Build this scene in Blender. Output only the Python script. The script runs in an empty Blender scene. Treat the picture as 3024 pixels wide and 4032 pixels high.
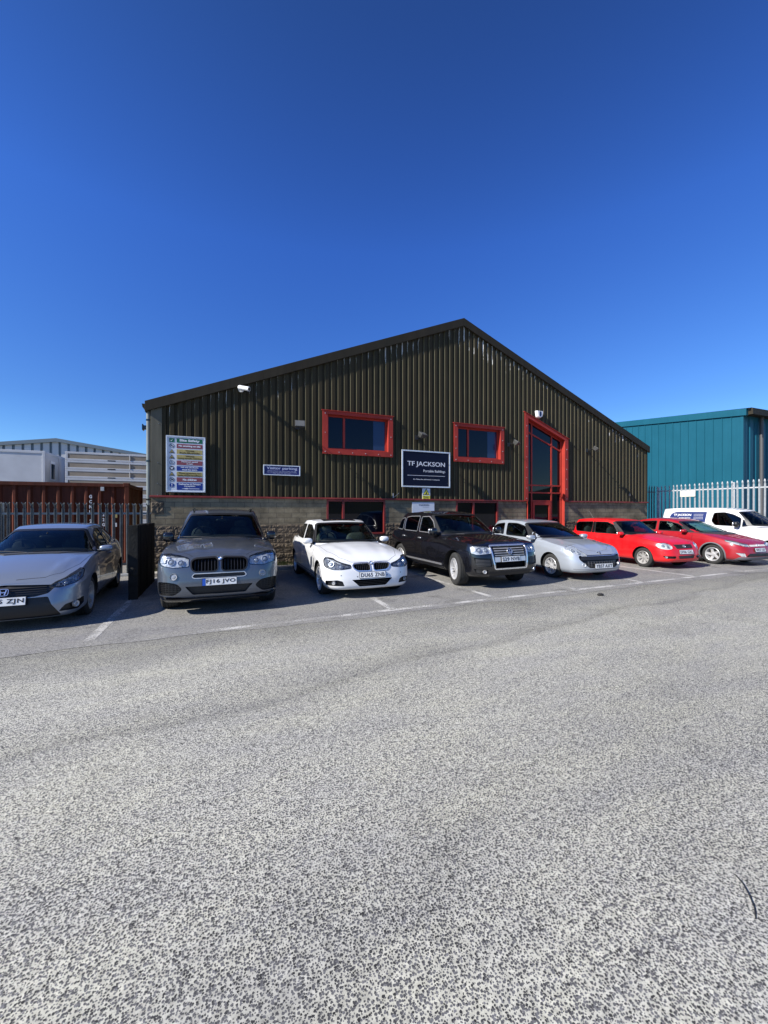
import bpy, bmesh, math, random
from mathutils import Vector, Matrix, noise
from mathutils.bvhtree import BVHTree
from mathutils.geometry import delaunay_2d_cdt
random.seed(7)
PI = math.pi
SC = bpy.context.scene
COL = SC.collection

# ---------------------------------------------------------------- camera
cam_d = bpy.data.cameras.new('camera')
cam = bpy.data.objects.new('camera', cam_d)
COL.objects.link(cam)
cam.location = (1.8048, -12.2293, 1.70)
cam.rotation_euler = (math.radians(90 - 0.097), 0, math.radians(-22.355))
cam_d.sensor_fit = 'VERTICAL'
cam_d.sensor_height = 36.0
cam_d.lens = 14.0625
cam_d.clip_end = 3000
SC.camera = cam

# ---------------------------------------------------------------- sun and sky
SUN_EL, SUN_AZ = math.radians(35), math.radians(261.5)      # azimuth clockwise from +Y
sun_d = bpy.data.lights.new('sun', 'SUN')
sun_d.energy = 5.0
sun_d.angle = math.radians(0.5)
sun_d.color = (1.0, 0.955, 0.89)
sun = bpy.data.objects.new('sun', sun_d)
COL.objects.link(sun)
sun.location = (-20, -10, 30)
sv = Vector((math.sin(SUN_AZ) * math.cos(SUN_EL), math.cos(SUN_AZ) * math.cos(SUN_EL), math.sin(SUN_EL)))
sun.rotation_euler = sv.to_track_quat('Z', 'Y').to_euler()

world = bpy.data.worlds.new('World')
SC.world = world
world.use_nodes = True
wn, wl = world.node_tree.nodes, world.node_tree.links
sky = wn.new('ShaderNodeTexSky')
sky.sky_type = 'NISHITA'
sky.sun_disc = False
sky.sun_elevation = SUN_EL
sky.sun_rotation = SUN_AZ
sky.air_density, sky.dust_density, sky.ozone_density = 1.0, 0.0, 8.0
sep = wn.new('ShaderNodeSeparateColor'); comb = wn.new('ShaderNodeCombineColor')
wl.new(sky.outputs[0], sep.inputs[0])
for i, (g, m) in enumerate(((1.45, 2.5), (1.33, 2.04), (1.05, 1.68))):   # colour grade of the clear sky
    p = wn.new('ShaderNodeMath'); p.operation = 'POWER'; p.inputs[1].default_value = g
    q = wn.new('ShaderNodeMath'); q.operation = 'MULTIPLY'; q.inputs[1].default_value = m * (0.1 ** g) / 0.1
    wl.new(sep.outputs[i], p.inputs[0]); wl.new(p.outputs[0], q.inputs[0]); wl.new(q.outputs[0], comb.inputs[i])
wtc = wn.new('ShaderNodeTexCoord'); wsp = wn.new('ShaderNodeSeparateXYZ'); wl.new(wtc.outputs['Generated'], wsp.inputs[0])
wcr = wn.new('ShaderNodeValToRGB'); wl.new(wsp.outputs['Z'], wcr.inputs[0])      # deeper blue with height
we = wcr.color_ramp.elements
we[0].position = 0.0; we[0].color = (.80, .84, .86, 1); we[1].position = 1.0; we[1].color = (.62, .62, .60, 1)
for p_, c_ in ((0.22, (.70, .72, .80)), (0.54, (.80, .87, 1.0)), (0.66, (.76, .79, .86)), (0.78, (.73, .71, .70))):
    q_ = we.new(p_); q_.color = (*c_, 1)
wmx = wn.new('ShaderNodeMix'); wmx.data_type = 'RGBA'; wmx.blend_type = 'MULTIPLY'; wmx.inputs['Factor'].default_value = 1.0
wl.new(comb.outputs[0], wmx.inputs['A']); wl.new(wcr.outputs[0], wmx.inputs['B'])
wsc = wn.new('ShaderNodeVectorMath'); wsc.operation = 'SCALE'; wsc.inputs['Scale'].default_value = 1.22
wl.new(wmx.outputs['Result'], wsc.inputs[0]); wl.new(wsc.outputs[0], wn['Background'].inputs[0])
wn['Background'].inputs[1].default_value = 0.062

SC.view_settings.view_transform = 'Standard'
SC.view_settings.look = 'None'
SC.view_settings.gamma = 1.0
SC.view_settings.exposure = 0.69
SC.view_settings.use_curve_mapping = False
SC.cycles.max_bounces = 6
SC.cycles.diffuse_bounces = 3
SC.cycles.glossy_bounces = 3
SC.cycles.transparent_max_bounces = 12

# ---------------------------------------------------------------- materials
def new_mat(name):
    m = bpy.data.materials.new(name); m.use_nodes = True
    return m, m.node_tree.nodes, m.node_tree.links, m.node_tree.nodes['Principled BSDF']

def mat(name, col, rough=0.5, metal=0.0, coat=0.0, spec=0.5, var=0.0, vscale=3.0, bump=0.0, bscale=20.0, emit=0, stretch=None):
    """Principled material with optional noise mottling of the base colour and noise bump."""
    m, n, l, b = new_mat(name)
    b.inputs['Base Color'].default_value = (*col, 1)
    b.inputs['Roughness'].default_value = rough
    b.inputs['Metallic'].default_value = metal
    b.inputs['Coat Weight'].default_value = coat
    b.inputs['Coat Roughness'].default_value = 0.04
    b.inputs['Specular IOR Level'].default_value = spec
    if var or bump:
        tc = n.new('ShaderNodeTexCoord')
        src = tc.outputs['Object']
        if stretch:
            mp = n.new('ShaderNodeMapping'); mp.inputs['Scale'].default_value = stretch
            l.new(src, mp.inputs[0]); src = mp.outputs[0]
    if var:
        t = n.new('ShaderNodeTexNoise'); t.inputs['Scale'].default_value = vscale; t.inputs['Detail'].default_value = 5
        l.new(src, t.inputs['Vector'])
        r = n.new('ShaderNodeMapRange')
        r.inputs['From Min'].default_value = 0.3; r.inputs['From Max'].default_value = 0.7
        r.inputs['To Min'].default_value = 1 - var; r.inputs['To Max'].default_value = 1 + var
        l.new(t.outputs[0], r.inputs['Value'])
        mx = n.new('ShaderNodeVectorMath'); mx.operation = 'SCALE'
        mx.inputs[0].default_value = col
        l.new(r.outputs[0], mx.inputs['Scale']); l.new(mx.outputs[0], b.inputs['Base Color'])
        rr = n.new('ShaderNodeMapRange')
        rr.inputs['To Min'].default_value = max(0, rough - var * .4); rr.inputs['To Max'].default_value = min(1, rough + var * .4)
        l.new(t.outputs[0], rr.inputs['Value']); l.new(rr.outputs[0], b.inputs['Roughness'])
    if bump:
        t2 = n.new('ShaderNodeTexNoise'); t2.inputs['Scale'].default_value = bscale; t2.inputs['Detail'].default_value = 4
        l.new(src, t2.inputs['Vector'])
        bp = n.new('ShaderNodeBump'); bp.inputs['Strength'].default_value = bump; bp.inputs['Distance'].default_value = 0.01
        l.new(t2.outputs[0], bp.inputs['Height']); l.new(bp.outputs[0], b.inputs['Normal'])
    return m

def paint_mat(name, col, metal=0.0, rough=0.35, dust=0.15, dustcol=(0.35, 0.32, 0.27), coat=1.0):
    """Car paint: coat over base, a thin film of road dust on faces that look up and a dirtier sill."""
    m, n, l, b = new_mat(name)
    b.inputs['Roughness'].default_value = rough
    b.inputs['Metallic'].default_value = metal
    b.inputs['Coat Weight'].default_value = coat
    b.inputs['Coat Roughness'].default_value = 0.05
    tc = n.new('ShaderNodeTexCoord')
    t = n.new('ShaderNodeTexNoise'); t.inputs['Scale'].default_value = 2.6; t.inputs['Detail'].default_value = 8; t.inputs['Roughness'].default_value = .65
    l.new(tc.outputs['Object'], t.inputs['Vector'])
    r = n.new('ShaderNodeMapRange'); r.inputs['From Min'].default_value = 0.40; r.inputs['From Max'].default_value = 0.72
    r.inputs['To Min'].default_value = 0.0; r.inputs['To Max'].default_value = min(1, dust * 2)
    l.new(t.outputs[0], r.inputs['Value'])
    s = n.new('ShaderNodeSeparateXYZ'); l.new(tc.outputs['Object'], s.inputs[0])
    low = n.new('ShaderNodeMapRange'); low.inputs['From Min'].default_value = 0.55; low.inputs['From Max'].default_value = 0.15
    low.inputs['To Min'].default_value = 0; low.inputs['To Max'].default_value = dust * 1.6
    l.new(s.outputs['Z'], low.inputs['Value'])
    ad = n.new('ShaderNodeMath'); ad.operation = 'ADD'; ad.use_clamp = True
    l.new(r.outputs[0], ad.inputs[0]); l.new(low.outputs[0], ad.inputs[1])
    mx = n.new('ShaderNodeMix'); mx.data_type = 'RGBA'
    mx.inputs['A'].default_value = (*col, 1); mx.inputs['B'].default_value = (*dustcol, 1)
    l.new(ad.outputs[0], mx.inputs['Factor']); l.new(mx.outputs['Result'], b.inputs['Base Color'])
    cr = n.new('ShaderNodeMapRange'); cr.inputs['To Min'].default_value = 0.02; cr.inputs['To Max'].default_value = 0.3
    l.new(ad.outputs[0], cr.inputs['Value']); l.new(cr.outputs[0], b.inputs['Coat Roughness'])
    return m

def glass_mat(name, tint=(0.25, 0.30, 0.32), refl=1.0, rough=0.0):
    m = bpy.data.materials.new(name); m.use_nodes = True
    n, l = m.node_tree.nodes, m.node_tree.links
    n.clear()
    o = n.new('ShaderNodeOutputMaterial'); mx = n.new('ShaderNodeMixShader')
    tr = n.new('ShaderNodeBsdfTransparent'); tr.inputs[0].default_value = (*tint, 1)
    gl = n.new('ShaderNodeBsdfGlossy'); gl.inputs['Roughness'].default_value = rough
    gl.inputs['Color'].default_value = (refl, refl, refl, 1)
    fr = n.new('ShaderNodeFresnel'); fr.inputs['IOR'].default_value = 1.5
    geo = n.new('ShaderNodeNewGeometry'); inv = n.new('ShaderNodeMath'); inv.operation = 'SUBTRACT'; inv.inputs[0].default_value = 1
    l.new(geo.outputs['Backfacing'], inv.inputs[1]); mu = n.new('ShaderNodeMath'); mu.operation = 'MULTIPLY'
    l.new(fr.outputs[0], mu.inputs[0]); l.new(inv.outputs[0], mu.inputs[1])
    l.new(mu.outputs[0], mx.inputs[0]); l.new(tr.outputs[0], mx.inputs[1]); l.new(gl.outputs[0], mx.inputs[2])
    l.new(mx.outputs[0], o.inputs[0])
    return m

M = {}
M['black'] = mat('black_plastic', (0.012, 0.012, 0.013), 0.45)
M['gloss_black'] = mat('gloss_black', (0.008, 0.008, 0.009), 0.08, coat=0.6)
M['void'] = mat('dark_void', (0.004, 0.004, 0.004), 0.9, spec=0.1)
M['grey_plastic'] = mat('grey_plastic', (0.07, 0.07, 0.072), 0.55)
M['tyre'] = mat('tyre_rubber', (0.022, 0.022, 0.021), 0.85, var=0.35, vscale=14, bump=0.3, bscale=60)
M['alloy'] = mat('alloy', (0.60, 0.60, 0.60), 0.32, metal=0.45, var=0.12, vscale=9)
M['alloy_dirty'] = mat('alloy_dirty', (0.40, 0.39, 0.37), 0.42, metal=0.4, var=0.25, vscale=9)
M['disc'] = mat('brake_disc', (0.22, 0.20, 0.18), 0.4, metal=0.9)
M['chrome'] = mat('chrome', (0.88, 0.88, 0.88), 0.22, metal=.85)
M['reflector'] = mat('lamp_reflector', (0.50, 0.50, 0.50), 0.3, metal=0.25, var=.25, vscale=30, bump=0.5, bscale=26)
M['lampdark'] = mat('lamp_bowl', (0.16, 0.16, 0.165), 0.3, metal=0.2, var=.5, vscale=26)
M['lens'] = glass_mat('lamp_lens', (0.93, 0.95, 0.97))
M['glass'] = glass_mat('car_glass', (0.58, 0.64, 0.62), refl=.75)
M['privacy'] = glass_mat('privacy_glass', (0.16, 0.17, 0.19))
M['plate'] = mat('plate_white', (0.72, 0.73, 0.72), 0.4, var=.06, vscale=12)
M['ink'] = mat('ink_black', (0.01, 0.01, 0.012), 0.5)
M['euro'] = mat('euro_blue', (0.02, 0.09, 0.45), 0.4)
M['seat'] = mat('seat_cloth', (0.10, 0.10, 0.105), 0.85, var=.25, vscale=12)
M['seat_light'] = mat('seat_leather_light', (0.28, 0.26, 0.23), 0.6, var=.1, vscale=8)
M['dash'] = mat('dashboard_plastic', (0.035, 0.035, 0.037), 0.7)
M['white'] = mat('white_plastic', (0.78, 0.78, 0.77), 0.35, var=.05, vscale=5)
M['orange'] = mat('indicator_orange', (0.7, 0.25, 0.04), 0.25)
M['blue_badge'] = mat('badge_blue', (0.03, 0.2, 0.6), 0.2, coat=.5)
M['hiviz'] = mat('hi_viz_cloth', (0.55, 0.9, 0.05), 0.7)

# ---------------------------------------------------------------- mesh helpers
class MB:
    """collects geometry for ONE mesh"""
    def __init__(s): s.v, s.f, s.m = [], [], []
    def add(s, vs, fs, mi=0):
        b = len(s.v); s.v += [tuple(v) for v in vs]; s.f += [tuple(b + i for i in f) for f in fs]; s.m += [mi] * len(fs); return s
    def box(s, x0, x1, y0, y1, z0, z1, mi=0):
        return s.add([(x0,y0,z0),(x1,y0,z0),(x1,y1,z0),(x0,y1,z0),(x0,y0,z1),(x1,y0,z1),(x1,y1,z1),(x0,y1,z1)],
                     [(0,3,2,1),(4,5,6,7),(0,1,5,4),(1,2,6,5),(2,3,7,6),(3,0,4,7)], mi)
    def prism(s, poly, d, axis='y', a=0, mi=0):
        """poly of (u,v) extruded; axis y: (x,z) polys from y=a to y=a+d ; z: (x,y) ; x: (y,z)"""
        k = len(poly)
        def pt(u, v, w): return {'y': (u, w, v), 'z': (u, v, w), 'x': (w, u, v)}[axis]
        vs = [pt(u, v, a) for u, v in poly] + [pt(u, v, a + d) for u, v in poly]
        fs = [tuple(range(k))[::-1], tuple(range(k, 2 * k))] + [(i, (i + 1) % k, k + (i + 1) % k, k + i) for i in range(k)]
        return s.add(vs, fs, mi)
    def tube(s, p0, p1, r0, r1=None, n=12, mi=0, caps=True):
        r1 = r0 if r1 is None else r1
        p0, p1 = Vector(p0), Vector(p1); d = (p1 - p0).normalized()
        a = d.orthogonal().normalized(); b = d.cross(a)
        vs = [p0 + (a * math.cos(2*PI*i/n) + b * math.sin(2*PI*i/n)) * r0 for i in range(n)] + \
             [p1 + (a * math.cos(2*PI*i/n) + b * math.sin(2*PI*i/n)) * r1 for i in range(n)]
        fs = [(i, (i+1) % n, n + (i+1) % n, n + i) for i in range(n)]
        if caps: fs += [tuple(range(n))[::-1], tuple(range(n, 2*n))]
        return s.add(vs, fs, mi)
    def path(s, pts, r, n=8, mi=0):
        for a, b in zip(pts, pts[1:]): s.tube(a, b, r, n=n, mi=mi)
        return s
    def lathe(s, prof, axis='y', n=32, c=(0, 0, 0), mi=0, closed=True):
        """prof of (radius, along)"""
        k = len(prof); vs = []
        for i in range(n):
            a = 2 * PI * i / n
            for r, h in prof:
                u, v = r * math.cos(a), r * math.sin(a)
                p = {'y': (u, h, v), 'x': (h, u, v), 'z': (u, v, h)}[axis]
                vs.append((p[0] + c[0], p[1] + c[1], p[2] + c[2]))
        fs = []
        for i in range(n):
            j = (i + 1) % n
            for q in range(k if closed else k - 1):
                w = (q + 1) % k
                fs.append((i*k + q, i*k + w, j*k + w, j*k + q))
        return s.add(vs, fs, mi)
    def sphere(s, c, r, n=16, m=10, mi=0, e=1.0):
        """superellipsoid; r may be a 3-tuple; e<1 boxier"""
        if not isinstance(r, (tuple, list)): r = (r, r, r)
        def sp(x): return math.copysign(abs(x) ** e, x)
        vs = []
        for j in range(1, m):
            t = PI * j / m
            for i in range(n):
                a = 2 * PI * i / n
                vs.append((c[0] + r[0]*sp(math.sin(t))*sp(math.cos(a)), c[1] + r[1]*sp(math.sin(t))*sp(math.sin(a)), c[2] + r[2]*sp(math.cos(t))))
        fs = [(j*n + i, (j+1)*n + i, (j+1)*n + (i+1) % n, j*n + (i+1) % n) for j in range(m-2) for i in range(n)]
        vs += [(c[0], c[1], c[2] + r[2]), (c[0], c[1], c[2] - r[2])]
        t, b = (m-1)*n, (m-1)*n + 1
        fs += [(t, i, (i+1) % n) for i in range(n)] + [(b, (m-2)*n + (i+1) % n, (m-2)*n + i) for i in range(n)]
        return s.add(vs, fs, mi)
    def mesh(s, name):
        me = bpy.data.meshes.new(name); me.from_pydata(s.v, [], s.f)
        for p, i in zip(me.polygons, s.m): p.material_index = i
        me.validate(); me.update(); return me
    def build(s, name, mats, parent=None, loc=None, smooth=None, bevel=0, fix=True):
        me = s.mesh(name)
        if fix:
            bm = bmesh.new(); bm.from_mesh(me); bmesh.ops.recalc_face_normals(bm, faces=bm.faces); bm.to_mesh(me); bm.free()
        o = bpy.data.objects.new(name, me); COL.objects.link(o)
        for m in (mats if isinstance(mats, (list, tuple)) else [mats]): me.materials.append(M[m] if isinstance(m, str) else m)
        if smooth is not None:
            me.shade_smooth()
            me.set_sharp_from_angle(angle=math.radians(smooth))
        if bevel:
            md = o.modifiers.new('bevel', 'BEVEL'); md.width = bevel; md.segments = 2; md.limit_method = 'ANGLE'
        if parent: o.parent = parent
        if loc: o.location = loc
        return o

def thing(name, label, cat, loc=(0, 0, 0), rz=0, group=None):
    o = bpy.data.objects.new(name, None); COL.objects.link(o)
    o.empty_display_size = 0.3
    o.location = loc; o.rotation_euler = (0, 0, rz); o['label'] = label; o['category'] = cat
    if group: o['group'] = group
    return o
def tag(o, label, cat, group=None):
    o['label'] = label; o['category'] = cat
    if group: o['group'] = group
    return o
def struct(o, kind='structure'):
    o['kind'] = kind; return o

def text_mesh(s, size, depth=0.002, bold=0.0, spacing=1.0, shear=0.0, align='CENTER', xs=1.0):
    cu = bpy.data.curves.new('txt', 'FONT'); cu.body = s; cu.size = size; cu.extrude = depth / 2; cu.offset = bold
    cu.space_character = spacing; cu.align_x = align; cu.align_y = 'CENTER'; cu.shear = shear; cu.resolution_u = 3
    ob = bpy.data.objects.new('txt', cu); COL.objects.link(ob)
    dg = bpy.context.evaluated_depsgraph_get(); dg.update()
    me = bpy.data.meshes.new_from_object(ob.evaluated_get(dg))
    vs = [Vector((v.co.x * xs, v.co.y, v.co.z)) for v in me.vertices]; fs = [tuple(p.vertices) for p in me.polygons]
    bpy.data.objects.remove(ob); bpy.data.curves.remove(cu); bpy.data.meshes.remove(me)
    return vs, fs
def add_text(mb, s, size, mtx, width=None, height=None, mi=0, **k):
    """text in the XY plane, centred, placed with mtx; width/height (m) rescale the letters"""
    vs, fs = text_mesh(s, size, **k)
    x0, x1 = min(v.x for v in vs), max(v.x for v in vs); y0, y1 = min(v.y for v in vs), max(v.y for v in vs)
    sx = width / (x1 - x0) if width else 1; sy = height / (y1 - y0) if height else 1
    al = k.get('align', 'CENTER')
    ox = {'CENTER': (x0 + x1) / 2, 'LEFT': x0, 'RIGHT': x1}[al]
    mb.add([mtx @ Vector(((v.x - ox) * sx, (v.y - (y0 + y1) / 2) * sy, v.z)) for v in vs], fs, mi)

def pchip(xs, ys):
    """monotone cubic through the points"""
    n = len(xs)
    if n == 1: return lambda x: ys[0]
    h = [xs[i+1]-xs[i] for i in range(n-1)]; d = [(ys[i+1]-ys[i])/h[i] for i in range(n-1)]
    m = [0]*n
    for i in range(1, n-1):
        if d[i-1]*d[i] <= 0: m[i] = 0
        else:
            w1, w2 = 2*h[i]+h[i-1], h[i]+2*h[i-1]; m[i] = (w1+w2)/(w1/d[i-1]+w2/d[i])
    m[0], m[-1] = d[0], d[-1]
    def f(x):
        if x <= xs[0]: return ys[0]
        if x >= xs[-1]: return ys[-1]
        lo, hi = 0, n-1
        while hi-lo > 1:
            c = (lo+hi)//2
            if xs[c] <= x: lo = c
            else: hi = c
        t = (x-xs[lo])/h[lo]; a, b = ys[lo], ys[lo+1]
        return (1+2*t)*(1-t)**2*a + t*(1-t)**2*h[lo]*m[lo] + t*t*(3-2*t)*b + t*t*(t-1)*h[lo]*m[lo+1]
    return f
def curve(pts): 
    pts = sorted(pts); return pchip([p[0] for p in pts], [p[1] for p in pts])
def sstep(a, b, x):
    t = max(0, min(1, (x-a)/(b-a))); return t*t*(3-2*t)
def rnd(poly, r, n=4):
    """round the corners of a 2-D polygon; r number or list"""
    out = []; k = len(poly)
    for i in range(k):
        p, a, b = Vector(poly[i]), Vector(poly[i-1]), Vector(poly[(i+1) % k])
        ri = r[i] if isinstance(r, (list, tuple)) else r
        da, db = a-p, b-p
        ri = min(ri, da.length*.48, db.length*.48)
        if ri < 1e-4: out.append((p.x, p.y)); continue
        s, e = p + da.normalized()*ri, p + db.normalized()*ri
        for j in range(n+1):
            t = j/n; q = s*(1-t)**2 + p*2*t*(1-t) + e*t*t; out.append((q.x, q.y))
    return out
def mirror_poly(poly): return [(-u, v) for u, v in poly][::-1]
def inside(p, poly):
    c = False; j = len(poly)-1
    for i in range(len(poly)):
        (xi, yi), (xj, yj) = poly[i], poly[j]
        if (yi > p[1]) != (yj > p[1]) and p[0] < (xj-xi)*(p[1]-yi)/(yj-yi)+xi: c = not c
        j = i
    return c
def area2(poly): return sum(poly[i-1][0]*poly[i][1]-poly[i][0]*poly[i-1][1] for i in range(len(poly)))/2
def grow(poly, d):
    if area2(poly) < 0: poly = poly[::-1]
    k = len(poly); out = []
    for i in range(k):
        a, p, b = Vector(poly[i-1]), Vector(poly[i]), Vector(poly[(i+1) % k])
        e1, e2 = (p-a), (b-p)
        if e1.length < 1e-7 or e2.length < 1e-7: out.append((p.x, p.y)); continue
        e1.normalize(); e2.normalize()
        n1, n2 = Vector((e1.y, -e1.x)), Vector((e2.y, -e2.x)); n = (n1+n2)
        if n.length < 1e-6: n = n1
        n.normalize(); c = max(0.5, n.dot(n1)); q = p + n*d/c; out.append((q.x, q.y))
    return out
def dens(poly, h):
    out = []
    for i in range(len(poly)):
        a, b = Vector(poly[i]), Vector(poly[(i+1) % len(poly)]); L = (b-a).length
        if L < 1e-5: continue
        k = max(1, int(L/h))
        for j in range(k): q = a.lerp(b, j/k); out.append((q.x, q.y))
    return out

class Surf:
    """a surface that shapes are laid on: proj(u,v) gives a ray (origin, direction)"""
    def __init__(s, bvh, proj): s.bvh, s.proj = bvh, proj
    def hit(s, u, v):
        o, d = s.proj(u, v); p, n, i, t = s.bvh.ray_cast(o, d)
        if p is None:
            p, n, i, t = s.bvh.find_nearest(o + d*1.0)
        if n.dot(d) > 0: n = -n
        return p, n, d
    def patch(s, poly, out=0.003, back=-0.012, h=0.05, alongray=False):
        """closed slab following the surface: verts, faces"""
        poly = dens(poly, h)
        if area2(poly) < 0: poly = poly[::-1]
        us = [p[0] for p in poly]; vs_ = [p[1] for p in poly]
        pts = [Vector(p) for p in poly]; k = len(pts)
        x = min(us) + h*.5
        while x < max(us):
            y = min(vs_) + h*.5
            while y < max(vs_):
                if inside((x, y), poly):
                    dm = min((Vector((x, y)) - q).length for q in pts[:k])
                    if dm > h*.45: pts.append(Vector((x, y)))
                y += h
            x += h
        r = delaunay_2d_cdt(pts, [(i, (i+1) % k) for i in range(k)], [], 1, 1e-6)
        v2, e2, f2 = r[0], r[1], r[2]
        top, bot = [], []
        for q in v2:
            p, n, d = s.hit(q.x, q.y)
            w = -d if alongray else n
            top.append(p + w*out); bot.append(p + w*back)
        N = len(v2); cnt = {}
        for f in f2:
            for i in range(len(f)):
                e = (f[i], f[(i+1) % len(f)]); cnt[e] = 1
        fs = [tuple(f) for f in f2] + [tuple(N+i for i in f[::-1]) for f in f2]
        for (a, b) in cnt:
            if (b, a) not in cnt: fs.append((b, a, N+a, N+b))
        return top+bot, fs
    def ribbon(s, line, w, out=0.002, back=-0.004, closed=False):
        """strip of width w along a 2-D polyline"""
        L = [Vector(p) for p in line]; k = len(L); vs, fs = [], []
        for i in range(k):
            a = L[i-1] if (i > 0 or closed) else L[i]; b = L[(i+1) % k] if (i < k-1 or closed) else L[i]
            t = (b-a); t = t.normalized() if t.length > 1e-9 else Vector((1, 0)); nn = Vector((-t.y, t.x))
            for sgn in (-1, 1):
                q = L[i] + nn*sgn*w/2; p, n, d = s.hit(q.x, q.y); vs += [p+n*out, p+n*back]
        m = k if closed else k-1
        for i in range(m):
            a, b = i*4, ((i+1) % k)*4
            fs += [(a, a+2, b+2, b), (a+1, b+1, b+3, a+3), (a, b, b+1, a+1), (a+2, a+3, b+3, b+2)]
        if not closed: fs += [(0, 1, 3, 2), ((k-1)*4, (k-1)*4+2, (k-1)*4+3, (k-1)*4+1)]
        return vs, fs
    def frame(s, u, v):
        """local frame at a point: matrix with Z = normal, Y up-ish"""
        p, n, d = s.hit(u, v); z = Vector((0, 0, 1)); 
        x = z.cross(n); x = x.normalized() if x.length > 1e-6 else Vector((0, 1, 0)); y = n.cross(x)
        return Matrix(((x.x, y.x, n.x, p.x), (x.y, y.y, n.y, p.y), (x.z, y.z, n.z, p.z), (0, 0, 0, 1)))
def polyline(pts, h=0.04):
    out = [pts[0]]
    for a, b in zip(pts, pts[1:]):
        a, b = Vector(a), Vector(b); k = max(1, int((b-a).length/h))
        out += [tuple(a.lerp(b, j/k)) for j in range(1, k+1)]
    return out
def disc_pts(u, v, ru, rv=None, n=20):
    rv = rv or ru; return [(u+ru*math.cos(2*PI*i/n), v+rv*math.sin(2*PI*i/n)) for i in range(n)]
def lay_disc(mb, F, r, z0, z1, n=20, mi=0, r2=None, ry=None):
    """short cylinder (or cone) on a frame F from height z0 to z1"""
    ry = ry or r; r2 = r if r2 is None else r2; q = r2/r
    vs = [F @ Vector((r*math.cos(2*PI*i/n), ry*math.sin(2*PI*i/n), z0)) for i in range(n)] + \
         [F @ Vector((q*r*math.cos(2*PI*i/n), q*ry*math.sin(2*PI*i/n), z1)) for i in range(n)]
    mb.add(vs, [tuple(range(n))[::-1], tuple(range(n, 2*n))] + [(i, (i+1) % n, n+(i+1) % n, n+i) for i in range(n)], mi)
def lay_ring(mb, F, r, w, z0, z1, n=24, mi=0, ry=None):
    ry = ry or r; vs = []
    for i in range(n):
        c, s_ = math.cos(2*PI*i/n), math.sin(2*PI*i/n)
        for (k, z) in ((0, z0), (w*.3, z1), (w*.7, z1), (w, z0)):
            vs.append(F @ Vector(((r-k)*c, (ry-k)*s_, z)))
    fs = [(i*4+q, i*4+(q+1) % 4, ((i+1) % n)*4+(q+1) % 4, ((i+1) % n)*4+q) for i in range(n) for q in range(4)]
    mb.add(vs, fs, mi)
DEBUG = False
# ================================================================ CARS
# local axes: x forward (0 at the front axle), y to the car's left, z up
def half_outline(pts, h=0.055):
    n = len(pts); cl = [0]
    for a, b in zip(pts, pts[1:]): cl.append(cl[-1] + math.dist(a, b))
    fx, fy = pchip(cl, [p[0] for p in pts]), pchip(cl, [p[1] for p in pts])
    # smooth start: y grows linearly, x flat
    k = int(cl[-1]/h); raw = [(fx(cl[-1]*i/k), fy(cl[-1]*i/k)) for i in range(k+1)]
    for _ in range(3):
        raw = [raw[0]] + [((raw[i-1][0]+2*raw[i][0]+raw[i+1][0])/4, (raw[i-1][1]+2*raw[i][1]+raw[i+1][1])/4) for i in range(1, len(raw)-1)] + [raw[-1]]
    raw[0] = (raw[1][0]+.002, 0); raw[-1] = (raw[-2][0]-.002, 0)
    return raw

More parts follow.
